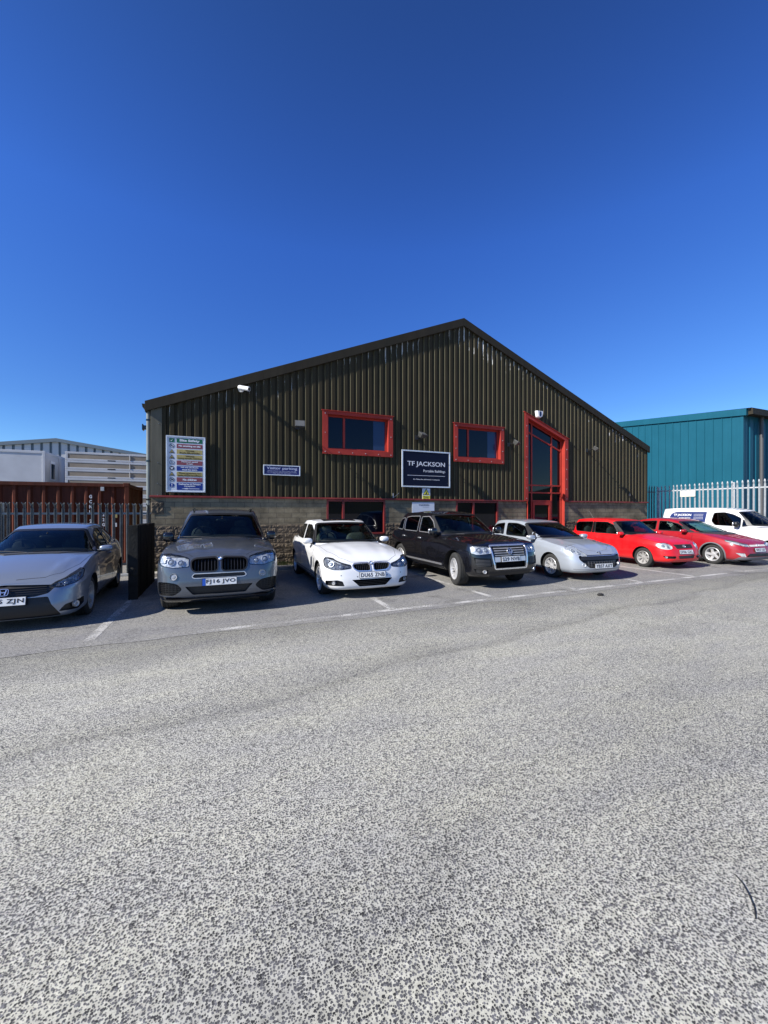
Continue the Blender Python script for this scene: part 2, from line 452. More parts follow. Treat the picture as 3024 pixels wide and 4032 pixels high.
class Car:
    def __init__(c, cfg):
        xf = cfg['plan'][0][0]; cfg['plan'] = [(x+.018, y*1.018) if (.3 < x < xf-.015 and y > .4) else (x, y) for x, y in cfg['plan']]   # full front corners
        c.cfg = cfg; c.half = half_outline(cfg['plan'])
        H = c.half; c.s = [0]
        for a, b in zip(H, H[1:]): c.s.append(c.s[-1] + math.dist(a, b))
        c.nrm = []
        for i in range(len(H)):
            a = H[i-1] if i else (H[1][0], -H[1][1]); b = H[i+1] if i < len(H)-1 else (H[-2][0], -H[-2][1])
            t = Vector((b[0]-a[0], b[1]-a[1])).normalized(); c.nrm.append((t.y, -t.x))
        c.sx, c.sy = pchip(c.s, [p[0] for p in H]), pchip(c.s, [p[1] for p in H])
        c.zt, c.zb, c.cr = curve(cfg['zt']), curve(cfg['zb']), curve(cfg['crown'])
        c.root = None
    def tub(c):
        cfg = c.cfg; H = c.half; N = len(H)-1
        pf, ps, pr = curve(cfg['pf']), curve(cfg['ps']), curve(cfg['pr'])
        lv = [0, .04, .09, .15, .22, .30, .38, .46, .54, .62, .70, .77, .83, .88, .92, .95, .975, 1]
        flare = cfg.get('flare', 0.012); wb = cfg['wb']
        vs, fs = [], []; ring = 2*N
        def pos(i, f):
            j = i if i <= N else 2*N-i; sg = 1 if i <= N else -1
            x, y = H[j]; nx, ny = c.nrm[j]
            w = nx*nx
            ins = (pf(f) if nx > 0 else pr(f))*w + ps(f)*(1-w)
            fl = flare*(math.exp(-(x/.42)**2)+math.exp(-((x+wb)/.42)**2))*sstep(0, .2, f)*(1-sstep(.55, .95, f))*(1-w)
            char = cfg.get('waist', 0.0)*math.exp(-((f-.78)/.05)**2)*(1-w)
            q = ins - fl - char
            z0, z1 = c.zb(x), c.zt(x)
            return (x-nx*q, sg*max(0, (y-ny*q)), z0+(z1-z0)*f)
        for f in lv:
            for i in range(ring): vs.append(pos(i, f))
        nl = len(lv)
        for l in range(nl-1):
            for i in range(ring):
                j = (i+1) % ring; fs.append((l*ring+i, l*ring+j, (l+1)*ring+j, (l+1)*ring+i))
        # caps (top with crown, bottom flat)
        for top in (True, False):
            base = (nl-1)*ring if top else 0; Mc = 24 if top else 6; rows = []
            for i in range(1, N):
                a, b = base+i, base+ring-i; va, vb = vs[a], vs[b]; row = [a]
                for k in range(1, Mc):
                    t = k/Mc; u = 1-2*t; x = va[0]; y = va[1]*u; z = va[2]
                    if top:
                        d = min(1, (cfg['plan'][0][0]-x)/.35, (x-cfg['plan'][-1][0])/.25)
                        z += c.cr(x)*(1-abs(u)**2.4)*max(0, d)
                        for (x0, y0, x1, y1, hh, ww) in cfg.get('ridges', []):
                            if x1 <= x <= x0+.02:
                                tt = (x0-x)/(x0-x1); yr = y0+(y1-y0)*tt; e = min(1, tt*6+.1, (1-tt)*5)
                                z += hh*e*(math.exp(-((abs(y)-yr)/ww)**2))
                        for (x0, y0, x1, y1, hh) in cfg.get('bulge', []):
                            if x1 <= x <= x0:
                                tt = (x0-x)/(x0-x1); yr = y0+(y1-y0)*tt; e = min(1, tt*3, (1-tt)*5)
                                z += hh*e*(1-sstep(yr-.06, yr+.03, abs(y)))
                    vs.append((x, y, z)); row.append(len(vs)-1)
                row.append(b); rows.append(row)
            tri = []
            for k in range(Mc): tri.append((base, rows[0][k], rows[0][k+1]))
            for r0, r1 in zip(rows, rows[1:]):
                for k in range(Mc): tri.append((r0[k], r1[k], r1[k+1], r0[k+1]))
            for k in range(Mc): tri.append((rows[-1][k], base+N, rows[-1][k+1]))
            fs += tri if top else [t[::-1] for t in tri]
        return vs, fs
    def gh(c):
        cfg = c.cfg; B, T = cfg['gbase'], cfg['groof']; n = len(B); zr = curve(cfg['zroof']); rc = cfg.get('rcrown', .035)
        idx = list(range(n)); K = 12; N = (n-1)*K
        def sm(P):
            fx, fy = pchip(idx, [p[0] for p in P]), pchip(idx, [p[1] for p in P])
            r = [(fx(i/K), fy(i/K)) for i in range(N+1)]
            for _ in range(6):
                r = [r[0]]+[((r[i-1][0]+2*r[i][0]+r[i+1][0])/4, (r[i-1][1]+2*r[i][1]+r[i+1][1])/4) for i in range(1, N)]+[r[-1]]
            r[0] = (r[1][0]+.001, 0); r[-1] = (r[-2][0]-.001, 0); return r
        b, t = sm(B), sm(T); ring = 2*N; vs, fs = [], []
        lv = [(0, 0), (.12, .115), (.24, .235), (.36, .36), (.48, .485), (.6, .61), (.7, .715), (.78, .80), (.85, .872), (.90, .922), (.945, .96), (.975, .985), (1, 1)]
        bul = cfg.get('gbulge', .025)
        for a, h in lv:
            for i in range(ring):
                j = i if i <= N else 2*N-i; sg = 1 if i <= N else -1
                x = b[j][0]+(t[j][0]-b[j][0])*a; y = b[j][1]+(t[j][1]-b[j][1])*a
                z0 = c.zt(b[j][0])+c.cr(b[j][0])*(1-(abs(b[j][1])/(cfg['hw']))**2.4)-.05; z1 = zr(t[j][0])
                k = 4*a*(1-a)*bul; L = max(1e-6, math.hypot(b[j][0]-t[j][0], b[j][1]-t[j][1]))
                x += (b[j][0]-t[j][0])/L*k; y += (b[j][1]-t[j][1])/L*k
                vs.append((x, sg*y, z0+(z1-z0)*h))
        nl = len(lv)
        for l in range(nl-1):
            for i in range(ring):
                j = (i+1) % ring; fs.append((l*ring+i, l*ring+j, (l+1)*ring+j, (l+1)*ring+i))
        base = (nl-1)*ring; Mc = 16; rows = []
        for i in range(1, N):
            a, bb = base+i, base+ring-i; va = vs[a]; row = [a]
            for k in range(1, Mc):
                u = 1-2*k/Mc; d = min(1, (T[0][0]-va[0])/.3, (va[0]-T[-1][0])/.3)
                vs.append((va[0], va[1]*u, va[2]+rc*(1-abs(u)**2.2)*max(0, d)**.7)); row.append(len(vs)-1)
            row.append(bb); rows.append(row)
        for k in range(Mc): fs.append((base, rows[0][k], rows[0][k+1]))
        for r0, r1 in zip(rows, rows[1:]):
            for k in range(Mc): fs.append((r0[k], r1[k], r1[k+1], r0[k+1]))
        for k in range(Mc): fs.append((rows[-1][k], base+N, rows[-1][k+1]))
        return vs, fs

def cut(obj, cutters):
    """exact boolean difference; cutter keeps its own materials on the cut faces"""
    for mb in cutters:
        me = mb[0].mesh('cut'); 
        bm = bmesh.new(); bm.from_mesh(me); bmesh.ops.recalc_face_normals(bm, faces=bm.faces); bm.to_mesh(me); bm.free()
        for m in mb[1]: me.materials.append(M[m])
        co = bpy.data.objects.new('cut', me); COL.objects.link(co)
        md = obj.modifiers.new('b', 'BOOLEAN'); md.operation = 'DIFFERENCE'; md.solver = 'EXACT'; md.object = co
        md.material_mode = 'TRANSFER'
        dg = bpy.context.evaluated_depsgraph_get(); dg.update()
        new = bpy.data.meshes.new_from_object(obj.evaluated_get(dg))
        obj.modifiers.clear(); old = obj.data; n0, n1 = len(old.polygons), len(new.polygons)
        if DEBUG: print('   cut', mb[1], n0, n1)
        if n1 < n0*.6 or n1 == 0: bpy.data.meshes.remove(new); bpy.data.objects.remove(co); continue
        obj.data = new
        bpy.data.objects.remove(co); bpy.data.meshes.remove(me); bpy.data.meshes.remove(old)

def make_wheel(parent, x, y, side, R, Rr, w, style, rim_mat='alloy', steer=0.0, spin=0.0, z=None):
    """rim with hub and spokes (part), tyre and brake disc (sub-parts); outer face at |y|"""
    rim = MB(); h = w/2
    rim.lathe([(Rr+.004, h*.93), (Rr-.004, h*.98), (Rr-.016, h*.93), (Rr-.022, h*.7), (Rr-.05, -h*.5), (Rr-.03, -h*.9), (Rr, -h*.9)], n=40)
    rim.lathe([(0.001, h*.66), (.035, h*.66), (.06, h*.6), (.068, h*.3), (.07, -.2*h), (.001, -.2*h)], n=20)
    for i in range(5):
        a = 2*PI*(i+.5)/5; rim.tube((.05*math.cos(a), h*.5, .05*math.sin(a)), (.05*math.cos(a), h*.68, .05*math.sin(a)), .007, n=6)
    def spoke(a0, a1, r0, r1, w0, w1, h0=.60, h1=.80, t=.018):
        p0 = Vector((r0*math.cos(a0), 0, r0*math.sin(a0))); p1 = Vector((r1*math.cos(a1), 0, r1*math.sin(a1)))
        d = (p1-p0).normalized(); q = Vector((-d.z, 0, d.x)); Y = Vector((0, 1, 0)); vs = []
        for k in range(5):
            u = k/4; p = p0.lerp(p1, u); ww = (w0+(w1-w0)*u)/2; hh = h*(h0+(h1-h0)*u**1.6)
            vs += [p-q*ww*1.15+Y*(hh-t*1.4), p-q*ww*.8+Y*hh, p+q*ww*.8+Y*hh, p+q*ww*1.15+Y*(hh-t*1.4)]
        fs = [(0, 1, 2, 3), (16, 19, 18, 17)]
        for k in range(4):
            for j in range(4): fs.append((k*4+j, k*4+(j+1) % 4, (k+1)*4+(j+1) % 4, (k+1)*4+j))
        rim.add(vs, fs)
    ro = Rr-.012
    if style == 'double5':
        for i in range(5):
            a = 2*PI*i/5+spin
            for s in (-1, 1): spoke(a+s*.30, a+s*.17, .055, ro, .030, .030)
    elif style == 'double7':
        for i in range(7):
            a = 2*PI*i/7+spin
            for s in (-1, 1): spoke(a+s*.16, a+s*.13, .055, ro, .02, .026)
    elif style == 'fan8':
        for i in range(8): spoke(2*PI*i/8+spin, 2*PI*i/8+spin, .05, ro, .04, .085, .55, .7)
    elif style == 'twist5':
        for i in range(5): a = 2*PI*i/5+spin; spoke(a, a+.28, .04, ro, .075, .065, .55, .72)
    elif style == 'blade10':
        for i in range(5):
            a = 2*PI*i/5+spin
            spoke(a-.12, a-.14, .05, ro, .03, .05); spoke(a+.12, a+.14, .05, ro, .03, .05)
    elif style == 'steel':
        rim.lathe([(.05, h*.5), (.12, h*.62), (Rr-.05, h*.35), (Rr-.02, h*.2), (Rr-.02, h*.1), (.05, h*.3)], n=32)
    ro_ = rim.build('wheel', rim_mat, parent, smooth=35)
    ro_.location = (x, side*(y-w/2), z if z is not None else R)
    ro_.rotation_euler = (0, 0, (0 if side > 0 else PI)+steer)
    ty = MB()
    prof = [(Rr-.002, -h*.85), (Rr+.02, -h*.98), (Rr+(R-Rr)*.5, -h*1.04), (R-.03, -h*.98), (R-.008, -h*.86), (R-.001, -h*.7)]
    for k in range(4):   # grooves
        c0 = -h*.5+k*h*.333; prof += [(R, c0-.008), (R-.009, c0-.005), (R-.009, c0+.005), (R, c0+.008)]
    prof += [(R-.001, h*.7), (R-.008, h*.86), (R-.03, h*.98), (Rr+(R-Rr)*.5, h*1.04), (Rr+.02, h*.98), (Rr-.002, h*.85)]
    ty.lathe(prof, n=56)
    t = ty.build('tyre', 'tyre', ro_, smooth=40)
    bd = MB(); bd.lathe([(.001, -h*.25), (Rr*.68, -h*.25), (Rr*.68, -h*.05), (.001, -h*.05)], n=28)
    bd.lathe([(.001, -h*.8), (Rr-.03, -h*.8), (Rr-.03, -h*.7), (.001, -h*.7)], n=28, mi=1)
    bd.box(-.09, .09, -h*.35, .05*h, Rr*.45, Rr*.80, mi=1)
    bd.build('brake_disc', ['disc', 'black'], ro_, smooth=30)
    return ro_

def mirror_housing(parent, x, y, z, side, sx=.09, sy=.12, sz=.075, m='black', cap=None, body_m='black'):
    mb = MB()
    mb.sphere((x+.02, side*(y+sy*.6), z), (sx, sy, sz), 20, 14, e=.72, mi=0)
    mb.tube((x-.02, side*(y-.10), z-sz*.9), (x, side*(y+.03), z-sz*.55), .028, .03, 10, mi=1)
    o = mb.build('wing_mirror', [m, body_m], parent, smooth=50)
    g = MB(); g.sphere((x-sx*.72, side*(y+sy*.6), z), (.03, sy*.86, sz*.82), 16, 10, e=.6)
    g.build('mirror_glass', 'chrome', o, smooth=50)
    return o

def emblem(kind, S, u, v, r, parent):
    """carmaker's badge laid on the surface"""
    F = S.frame(u, v); mb = MB()
    def bar(x0, y0, x1, y1, w, z=.008, mi=0):
        a, b = Vector((x0, y0, 0)), Vector((x1, y1, 0)); d = (b-a).normalized(); q = Vector((-d.y, d.x, 0))*w/2
        vs = [F @ (p+Vector((0, 0, zz))) for zz in (0, z) for p in (a-q, a+q, b+q, b-q)]
        mb.add(vs, [(0, 1, 2, 3), (4, 7, 6, 5), (0, 4, 5, 1), (1, 5, 6, 2), (2, 6, 7, 3), (3, 7, 4, 0)], mi)
    if kind == 'roundel':
        lay_disc(mb, F, r, -.002, .006, mi=1); lay_ring(mb, F, r, r*.14, .0, .009, mi=0)
        for q in range(4):
            vs = [F @ Vector((0, 0, .008))]+[F @ Vector((r*.60*math.cos(q*PI/2+PI/2*k/6), r*.60*math.sin(q*PI/2+PI/2*k/6), .008)) for k in range(7)]
            mb.add(vs, [(0, k+1, k+2) for k in range(6)], 2 if q in (1, 3) else 3)
        lay_ring(mb, F, r*.66, r*.06, .006, .009, mi=0)
        return mb.build('badge', ['chrome', 'ink', 'blue_badge', 'white'], parent, fix=False)
    if kind == 'double_v':
        lay_disc(mb, F, r, -.002, .004, mi=1); lay_ring(mb, F, r, r*.13, 0, .01)
        for s in (-1, 1):
            bar(s*r*.42, r*.74, 0, r*.12, r*.13); bar(s*r*.84, r*.22, s*r*.38, -r*.78, r*.13); bar(0, -r*.05, s*r*.38, -r*.78, r*.13)
        return mb.build('badge', ['chrome', 'gloss_black'], parent, fix=False)
    if kind == 'h_mark':
        k = 16; w, h = r*1.15, r*.92
        for i in range(k):
            def q(t, s=1):
                a = 2*PI*t/k; c_, s_ = math.cos(a), math.sin(a)
                return (s*w*math.copysign(abs(c_)**.5, c_), s*h*math.copysign(abs(s_)**.5, s_))
            a, b = q(i), q(i+1); bar(a[0], a[1], b[0], b[1], r*.13)
        for s in (-1, 1): bar(s*r*.68, r*.66, s*r*.42, -r*.68, r*.26)
        bar(-r*.45, -.02*r, r*.45, -.02*r, r*.2)
        return mb.build('badge', ['chrome'], parent, fix=False)
    if kind == 'lion':
        sh = rnd([(-1, .95), (1, .95), (.95, 0), (0, -1.05), (-.95, 0)], .25)
        vs = [F @ Vector((a*r, b*r, z)) for z in (0, .006) for a, b in sh]; k = len(sh)
        mb.add(vs, [tuple(range(k, 2*k))]+[(i, (i+1) % k, k+(i+1) % k, k+i) for i in range(k)], 1)
        for a, b in (((-.5, .65), (.05, .75)), ((.05, .75), (.3, .35)), ((.3, .35), (-.15, .1)), ((-.15, .1), (.45, -.1)), ((.45, -.1), (.3, -.6)), ((-.15, .1), (-.4, -.35)), ((.3, .35), (.62, .5)), ((.05, .75), (-.2, .3)), ((-.4, -.35), (-.1, -.75))):
            bar(a[0]*r, a[1]*r, b[0]*r, b[1]*r, r*.2, .012)
        return mb.build('badge', ['chrome', 'gloss_black'], parent, fix=False)

def number_plate(S, u, v, s, parent, euro=False, holder=True, w=.52, h=.111, only=None, tilt=0):
    F = S.frame(u, v)
    mb = MB()
    def q(x0, x1, y0, y1, z0, z1, mi):
        vs = [F @ Vector(p) for p in ((x0, y0, z0), (x1, y0, z0), (x1, y1, z0), (x0, y1, z0), (x0, y0, z1), (x1, y0, z1), (x1, y1, z1), (x0, y1, z1))]
        mb.add(vs, [(0, 3, 2, 1), (4, 5, 6, 7), (0, 1, 5, 4), (1, 2, 6, 5), (2, 3, 7, 6), (3, 0, 4, 7)], mi)
    q(-w/2-.008, w/2+.008, -h/2-.008, h/2+.008, -.03, .012, 1)
    q(-w/2, w/2, -h/2, h/2, .011, .016, 0)
    x0 = -w/2+.018
    if euro: q(-w/2, -w/2+.045, -h/2, h/2, .0155, .0185, 2); x0 = -w/2+.058
    pl = mb.build('number_plate', ['plate', 'black', 'euro'], parent)
    t = MB(); x1 = w/2-.018
    if only: x0 = x1-(x1-x0)*only
    add_text(t, s, .1, F @ Matrix.Translation(((x0+x1)/2, 0, .0175)), width=x1-x0, height=h*.70, bold=.0018, spacing=1.10)
    t.build('lettering', 'ink', pl, fix=False)
    return pl

def oval_grow(poly, d): return grow(poly, d)

def build_car(cfg):
    wd_ = cfg.get('wide', .075)      # fuller roof and windscreen head
    ym_ = max(p[1] for p in cfg['groof']); cfg['groof'] = [(x, y+wd_*y/ym_) for x, y in cfg['groof']]
    zc_ = sum(p[1] for p in cfg['windscreen'])/len(cfg['windscreen'])
    cfg['windscreen'] = [(u+(wd_*1.02*max(-1, min(1, u/.45)) if v > zc_ else 0), v) for u, v in cfg['windscreen']]
    c = Car(cfg); name, label, catg = cfg['name'], cfg['label'], cfg['cat']
    root = thing(name, label, catg, (cfg['X'], cfg['Y'], 0), -PI/2+math.radians(cfg['head']), cfg.get('group', 'vehicles parked nose out along the bays'))
    c.root = root
    paint = cfg['paint']; wb = cfg['wb']; hw = cfg['hw']
    tv, tf = c.tub(); gv, gf = c.gh()
    tb = BVHTree.FromPolygons([Vector(v) for v in tv], tf); gb = BVHTree.FromPolygons([Vector(v) for v in gv], gf)
    smax = c.s[-1]
    def pj_f(s, z):
        sg = 1 if s >= 0 else -1; a = min(abs(s), smax); x, y = c.sx(a), c.sy(a)
        x2, y2 = c.sx(min(smax, a+.03)), c.sy(min(smax, a+.03)); x1, y1 = c.sx(max(0, a-.03)), c.sy(max(0, a-.03))
        if a < .03: n = Vector((1, 0, 0))
        else:
            t = Vector((x2-x1, y2-y1)); t.normalize(); n = Vector((t.y, -t.x, 0))
        n.y *= sg
        return Vector((x, sg*y, z))+n*.8, -n
    SF = Surf(tb, pj_f)
    side = lambda b, sg: Surf(b, lambda u, v: (Vector((u, sg*3, v)), Vector((0, -sg, 0))))
    ST = {1: side(tb, 1), -1: side(tb, -1)}; SG = {1: side(gb, 1), -1: side(gb, -1)}
    GF = Surf(gb, lambda u, v: (Vector((5, u, v)), Vector((-1, 0, 0))))
    GR = Surf(gb, lambda u, v: (Vector((-8, u, v)), Vector((1, 0, 0))))
    TT = Surf(tb, lambda u, v: (Vector((u, v, 5)), Vector((0, 0, -1)))); GT = Surf(gb, lambda u, v: (Vector((u, v, 5)), Vector((0, 0, -1))))
    c.SF, c.ST, c.SG, c.GF, c.TT, c.GT = SF, ST, SG, GF, TT, GT
    # ---- body with wheel arches and recesses cut out
    mats = [paint, 'headliner', 'void', 'black', 'gloss_black', 'reflector', 'lampdark']
    b = MB(); b.add(tv, tf, 0); body = b.build('body', mats, None)
    cuts = []
    for x in (0, -wb):
        for sg in (-1, 1):
            R = cfg['R']+cfg.get('gap', .045); q = MB()
            q.tube((x, sg*(hw-.30), cfg['R']+.005), (x, sg*(hw+.3), cfg['R']+.005), R, n=48); cuts.append((q, ['black']))
    for r in cfg.get('recess', []):
        poly, depth, m = r[0], r[1], r[2]
        for q in ([poly] if (len(r) > 3 and r[3]) else [poly, mirror_poly(poly)]):
            v, f = SF.patch(q, out=.05, back=-depth, h=.045, alongray=True)
            w_ = MB(); w_.add(v, f); cuts.append((w_, [m]))
    cut(body, cuts)
    # ---- greenhouse shell with window openings
    bm = bmesh.new(); bv = [bm.verts.new(v) for v in gv]; bm.faces.ensure_lookup_table()
    for f in gf: bm.faces.new([bv[i] for i in f])
    bmesh.ops.recalc_face_normals(bm, faces=bm.faces)
    up = sum(f.normal.z*f.calc_area() for f in bm.faces)
    if up < 0: bmesh.ops.reverse_faces(bm, faces=bm.faces)
    bm.verts.ensure_lookup_table(); nv = len(bm.verts); nf = len(bm.faces)
    vs = [v.co.copy() for v in bm.verts]; nr = []
    bm.normal_update(); nr = [v.normal.copy() for v in bm.verts]
    fs = [tuple(v.index for v in f.verts) for f in bm.faces]; bnd = [tuple(v.index for v in e.verts) for e in bm.edges if e.is_boundary]
    bm.free()
    g = MB(); g.add(vs+[v-n*.028 for v, n in zip(vs, nr)], fs, 0)
    for f in fs: g.f.append(tuple(nv+i for i in f[::-1])); g.m.append(1)
    for a, b_ in bnd: g.f.append((a, b_, nv+b_, nv+a)); g.m.append(1)
    shell = g.build('shell', mats, None)
    win = []; panes = []
    ws = cfg['windscreen']; win.append((MB().add(*GF.patch(ws, .06, -.10, .08, alongray=True)), ['black']))
    for poly, m in cfg['side_windows']:
        for sg in (1, -1):
            win.append((MB().add(*SG[sg].patch(poly, .06, -.10, .07, alongray=True)), ['black'])); panes.append((poly, m, sg))
    rw = cfg['rear_window']; win.append((MB().add(*GR.patch(rw, .06, -.10, .08, alongray=True)), ['black']))
    cut(shell, win)
    # join shell into the body
    bm = bmesh.new(); bm.from_mesh(body.data)
    names = [m.name for m in body.data.materials]
    me2 = shell.data; remap = []
    for m in me2.materials:
        if m.name not in names: body.data.materials.append(m); names.append(m.name)
        remap.append(names.index(m.name))
    for p in me2.polygons: p.material_index = remap[min(p.material_index, len(remap)-1)]
    bm.from_mesh(me2); bm.to_mesh(body.data); bm.free()
    bpy.data.objects.remove(shell)
    body.parent = root
    body.data.shade_smooth(); body.data.set_sharp_from_angle(angle=math.radians(32))
    # ---- glass
    w = MB(); v, f = GF.patch(grow(ws, .012), -.006, -.012, .07); w.add(v, f); wsc = w.build('windscreen', cfg.get('ws_glass', 'glass'), root, smooth=60)
    fr = MB(); ring = dens(ws, .05); v, f = GF.ribbon(grow(ring, -.012), .035, -.003, -.005, closed=True); fr.add(v, f)
    fr.build('windscreen_border', 'black', wsc)
    w = MB(); v, f = GR.patch(grow(rw, .012), -.006, -.012, .08); w.add(v, f); w.build('rear_window', 'privacy', root, smooth=60)
    for poly, m, sg in panes:
        w = MB(); v, f = SG[sg].patch(grow(poly, .012), -.006, -.012, .07); w.add(v, f); sw = w.build('side_window', m, root, smooth=60)
        t = MB(); v, f = SG[sg].ribbon(dens(grow(poly, .004), .05), .018, .004, -.006, closed=True); t.add(v, f)
        t.build('window_trim', cfg.get('win_trim', 'black'), sw)
    for q in cfg.get('pillars', []):
        for sg in (1, -1):
            w = MB(); v, f = SG[sg].patch(q, .0025, -.003, .06); w.add(v, f); w.build('door_pillar', 'gloss_black', root)
    # ---- interior
    deck = MB(); x0, x1 = cfg['gbase'][0][0]-.03, cfg['gbase'][-1][0]+.05; ym = cfg['gbase'][3][1]-.035
    v, f = TT.patch([(x0, .35), (x0-.35, ym-.08), (x0-.8, ym), (x1+.5, ym), (x1, .4), (x1, -.4), (x1+.5, -ym), (x0-.8, -ym), (x0-.35, -ym+.08), (x0, -.35)], .012, -.006, .12); deck.add(v, f)
    xs = cfg.get('seat_x', -1.45); zb_ = c.zt(xs)+.02; zh = cfg['zroof'][2][1] if len(cfg['zroof']) > 2 else 1.45
    deck.build('cabin_floor', 'dash', root)
    d = MB(); xd = cfg['gbase'][1][0]-.28; zd = c.zt(xd)+c.cr(xd)
    xk = xd-.12; d.sphere((xk-.16, 0, zd-.055), (.22, ym-.14, .09), 24, 10, e=.55); d.sphere((xk-.20, -.37, zd+.01), (.10, .19, .06), 16, 8, e=.7)
    d.build('dashboard', 'dash', root, smooth=50)
    stw = MB(); Fm = Matrix.Translation((xd-.58, -.37, zd+.03)) @ Matrix.Rotation(math.radians(-65), 4, 'Y')
    k = 20
    for i in range(k):
        a, b2 = 2*PI*i/k, 2*PI*(i+1)/k
        stw.tube(Fm @ Vector((.18*math.cos(a), .18*math.sin(a), 0)), Fm @ Vector((.18*math.cos(b2), .18*math.sin(b2), 0)), .015, n=6)
    for a in (0, PI, -PI/2): stw.tube(Fm @ Vector((0, 0, -.02)), Fm @ Vector((.17*math.cos(a+PI/2), .17*math.sin(a+PI/2), 0)), .02, .014, n=6)
    stw.build('steering_wheel', 'dash', root, smooth=50)
    sm_ = cfg.get('seat_mat', 'seat'); zs = cfg.get('seat_z', c.zt(-1.5)+.16)
    for (sx_, sy_) in ((xs, .37), (xs, -.37), (xs-.95, .38), (xs-.95, -.38)):
        s_ = MB(); s_.sphere((sx_, sy_, zs-.18), (.075, .25, .26), 18, 12, e=.6)
        so = s_.build('seat', sm_, root, smooth=50)
        s2 = MB(); s2.sphere((sx_-.03, sy_, zs+.15), (.055, .13, .085), 16, 10, e=.6)
        for q in (-.05, .05): s2.tube((sx_-.03, sy_+q, zs+.02), (sx_-.03, sy_+q, zs+.12), .008, n=6)
        s2.build('headrest', sm_, so, smooth=50)
    rm_ = MB(); xm = cfg['groof'][0][0]+.12; zm = curve(cfg['zroof'])(cfg['groof'][0][0])-.13
    rm_.sphere((xm, 0, zm), (.025, .12, .035), 14, 8, e=.6); rm_.tube((xm, 0, zm), (xm+.02, 0, zm+.09), .01, n=6)
    rm_.build('rear_view_mirror', 'black', root, smooth=50)
    # ---- wheels
    for i, x in enumerate((0, -wb)):
        for sg in (1, -1):
            make_wheel(root, x, c.sy_at(x)-cfg.get('inset', .02), sg, cfg['R'], cfg['Rr'], cfg['tw'], cfg['wheel'], cfg.get('rim_mat', 'alloy'),
                       steer=math.radians(cfg.get('steer', 0)) if i == 0 else 0, spin=.3*i+.2*sg)
    # ---- headlights
    hl = cfg['headlight']
    for sg in (1, -1):
        q = [(u*1, v_) for u, v_ in hl['poly']]
        P = q if sg > 0 else mirror_poly(q)
        m = MB(); v, f = SF.patch(grow(P, .004), -hl.get('depth', .03)+.004, -hl.get('depth', .03)-.01, .04); m.add(v, f, 0)
        for (u, v_, r) in hl['lamps']:
            F = SF.frame(sg*u, v_)
            lay_ring(m, F, r, r*.16, -.028, -.010, mi=hl.get('ring', 2)); lay_disc(m, F, r*.86, -.03, -.018, mi=1); 
            k = 12; vs = []
            dome = MB(); dome.sphere((0, 0, 0), (r*.62, r*.62, r*.35), 14, 8)
            m.add([F @ (Vector(p)+Vector((0, 0, -.018))) for p in dome.v], dome.f, 3)
        for (u, v_, ru, rv, mi) in hl.get('extra', []):
            v, f = SF.patch(rnd([(sg*(u-ru), v_-rv), (sg*(u+ru), v_-rv), (sg*(u+ru), v_+rv), (sg*(u-ru), v_+rv)], .01), -.008, -.02, .03); m.add(v, f, mi)
        h = m.build('headlight', [hl.get('bowl', 'reflector'), 'lampdark', 'chrome', 'projector', 'orange'], root, smooth=50)
        l_ = MB(); v, f = SF.patch(P, .002, -.001, .04); l_.add(v, f); l_.build('lens', 'lens', h, smooth=60)
        if hl.get('edge'):
            e_ = MB(); v, f = SF.ribbon(dens(P, .03), .010, .004, -.004, closed=True); e_.add(v, f); e_.build('lamp_surround', hl['edge'], h)
    # ---- surface details given as data
    for it in cfg.get('details', []):
        kind, nm = it[0], it[1]; m = it[-1]
        both = [1, -1] if kind[-1] == '2' else [1]; kd = kind.rstrip('2')
        for sg in both:
            fl = (lambda P: P) if sg > 0 else mirror_poly
            w = MB()
            if kd == 'panel': v, f = SF.patch(fl(it[2]), it[3], it[3]-.02, .045); w.add(v, f)
            elif kd == 'rim': v, f = SF.ribbon(dens(fl(it[2]), .03), it[3], it[4], it[4]-.03, closed=True); w.add(v, f)
            elif kd == 'lines':
                for ln in it[2]: v, f = SF.ribbon(polyline([(sg*a, b_) for a, b_ in ln], .04), it[3], it[4], it[4]-.012); w.add(v, f)
            elif kd == 'side': v, f = ST[sg].patch(it[2], it[3], it[3]-.015, .06); w.add(v, f)
            elif kd == 'seams':
                for ln in it[2]: w = MB(); v, f = ST[sg].ribbon(polyline(ln, .04), .009, .0012, -.006); w.add(v, f); w.build(nm, m, root)
                continue
            elif kd == 'topseams':
                for ln in it[2]:
                    ll = [(a, sg*b_) for a, b_ in ln]; v, f = TT.ribbon(polyline(ll, .04), .006, .0010, -.006); w.add(v, f)
            elif kd == 'round':
                for (u, v_, r) in it[2]:
                    F = SF.frame(sg*u, v_); lay_disc(w, F, r, -.03, .002, mi=1); lay_ring(w, F, r*1.0, r*.22, -.01, .012, mi=0); 
                    dome = MB(); dome.sphere((0, 0, 0), (r*.66, r*.66, r*.16), 14, 8); w.add([F @ (Vector(p)+Vector((0, 0, -.002))) for p in dome.v], dome.f, 2)
            elif kd == 'roof': v, f = GT.patch(it[2], it[3], it[3]-.015, .07); w.add(v, f)
            elif kd == 'gside':
                v, f = SG[sg].ribbon(polyline(it[2], .05), it[3], it[4], it[4]-.02); w.add(v, f)
            elif kd == 'rail':
                P3 = []
                for (xx, yy) in it[2]: p_, n_2, _ = GT.hit(xx, sg*yy); P3.append(p_+Vector((0, 0, it[3])))
                P3[0] = P3[0]-Vector((0, 0, it[3])); P3[-1] = P3[-1]-Vector((0, 0, it[3])); w.path(P3, it[4], 8)
            elif kd == 'arch':
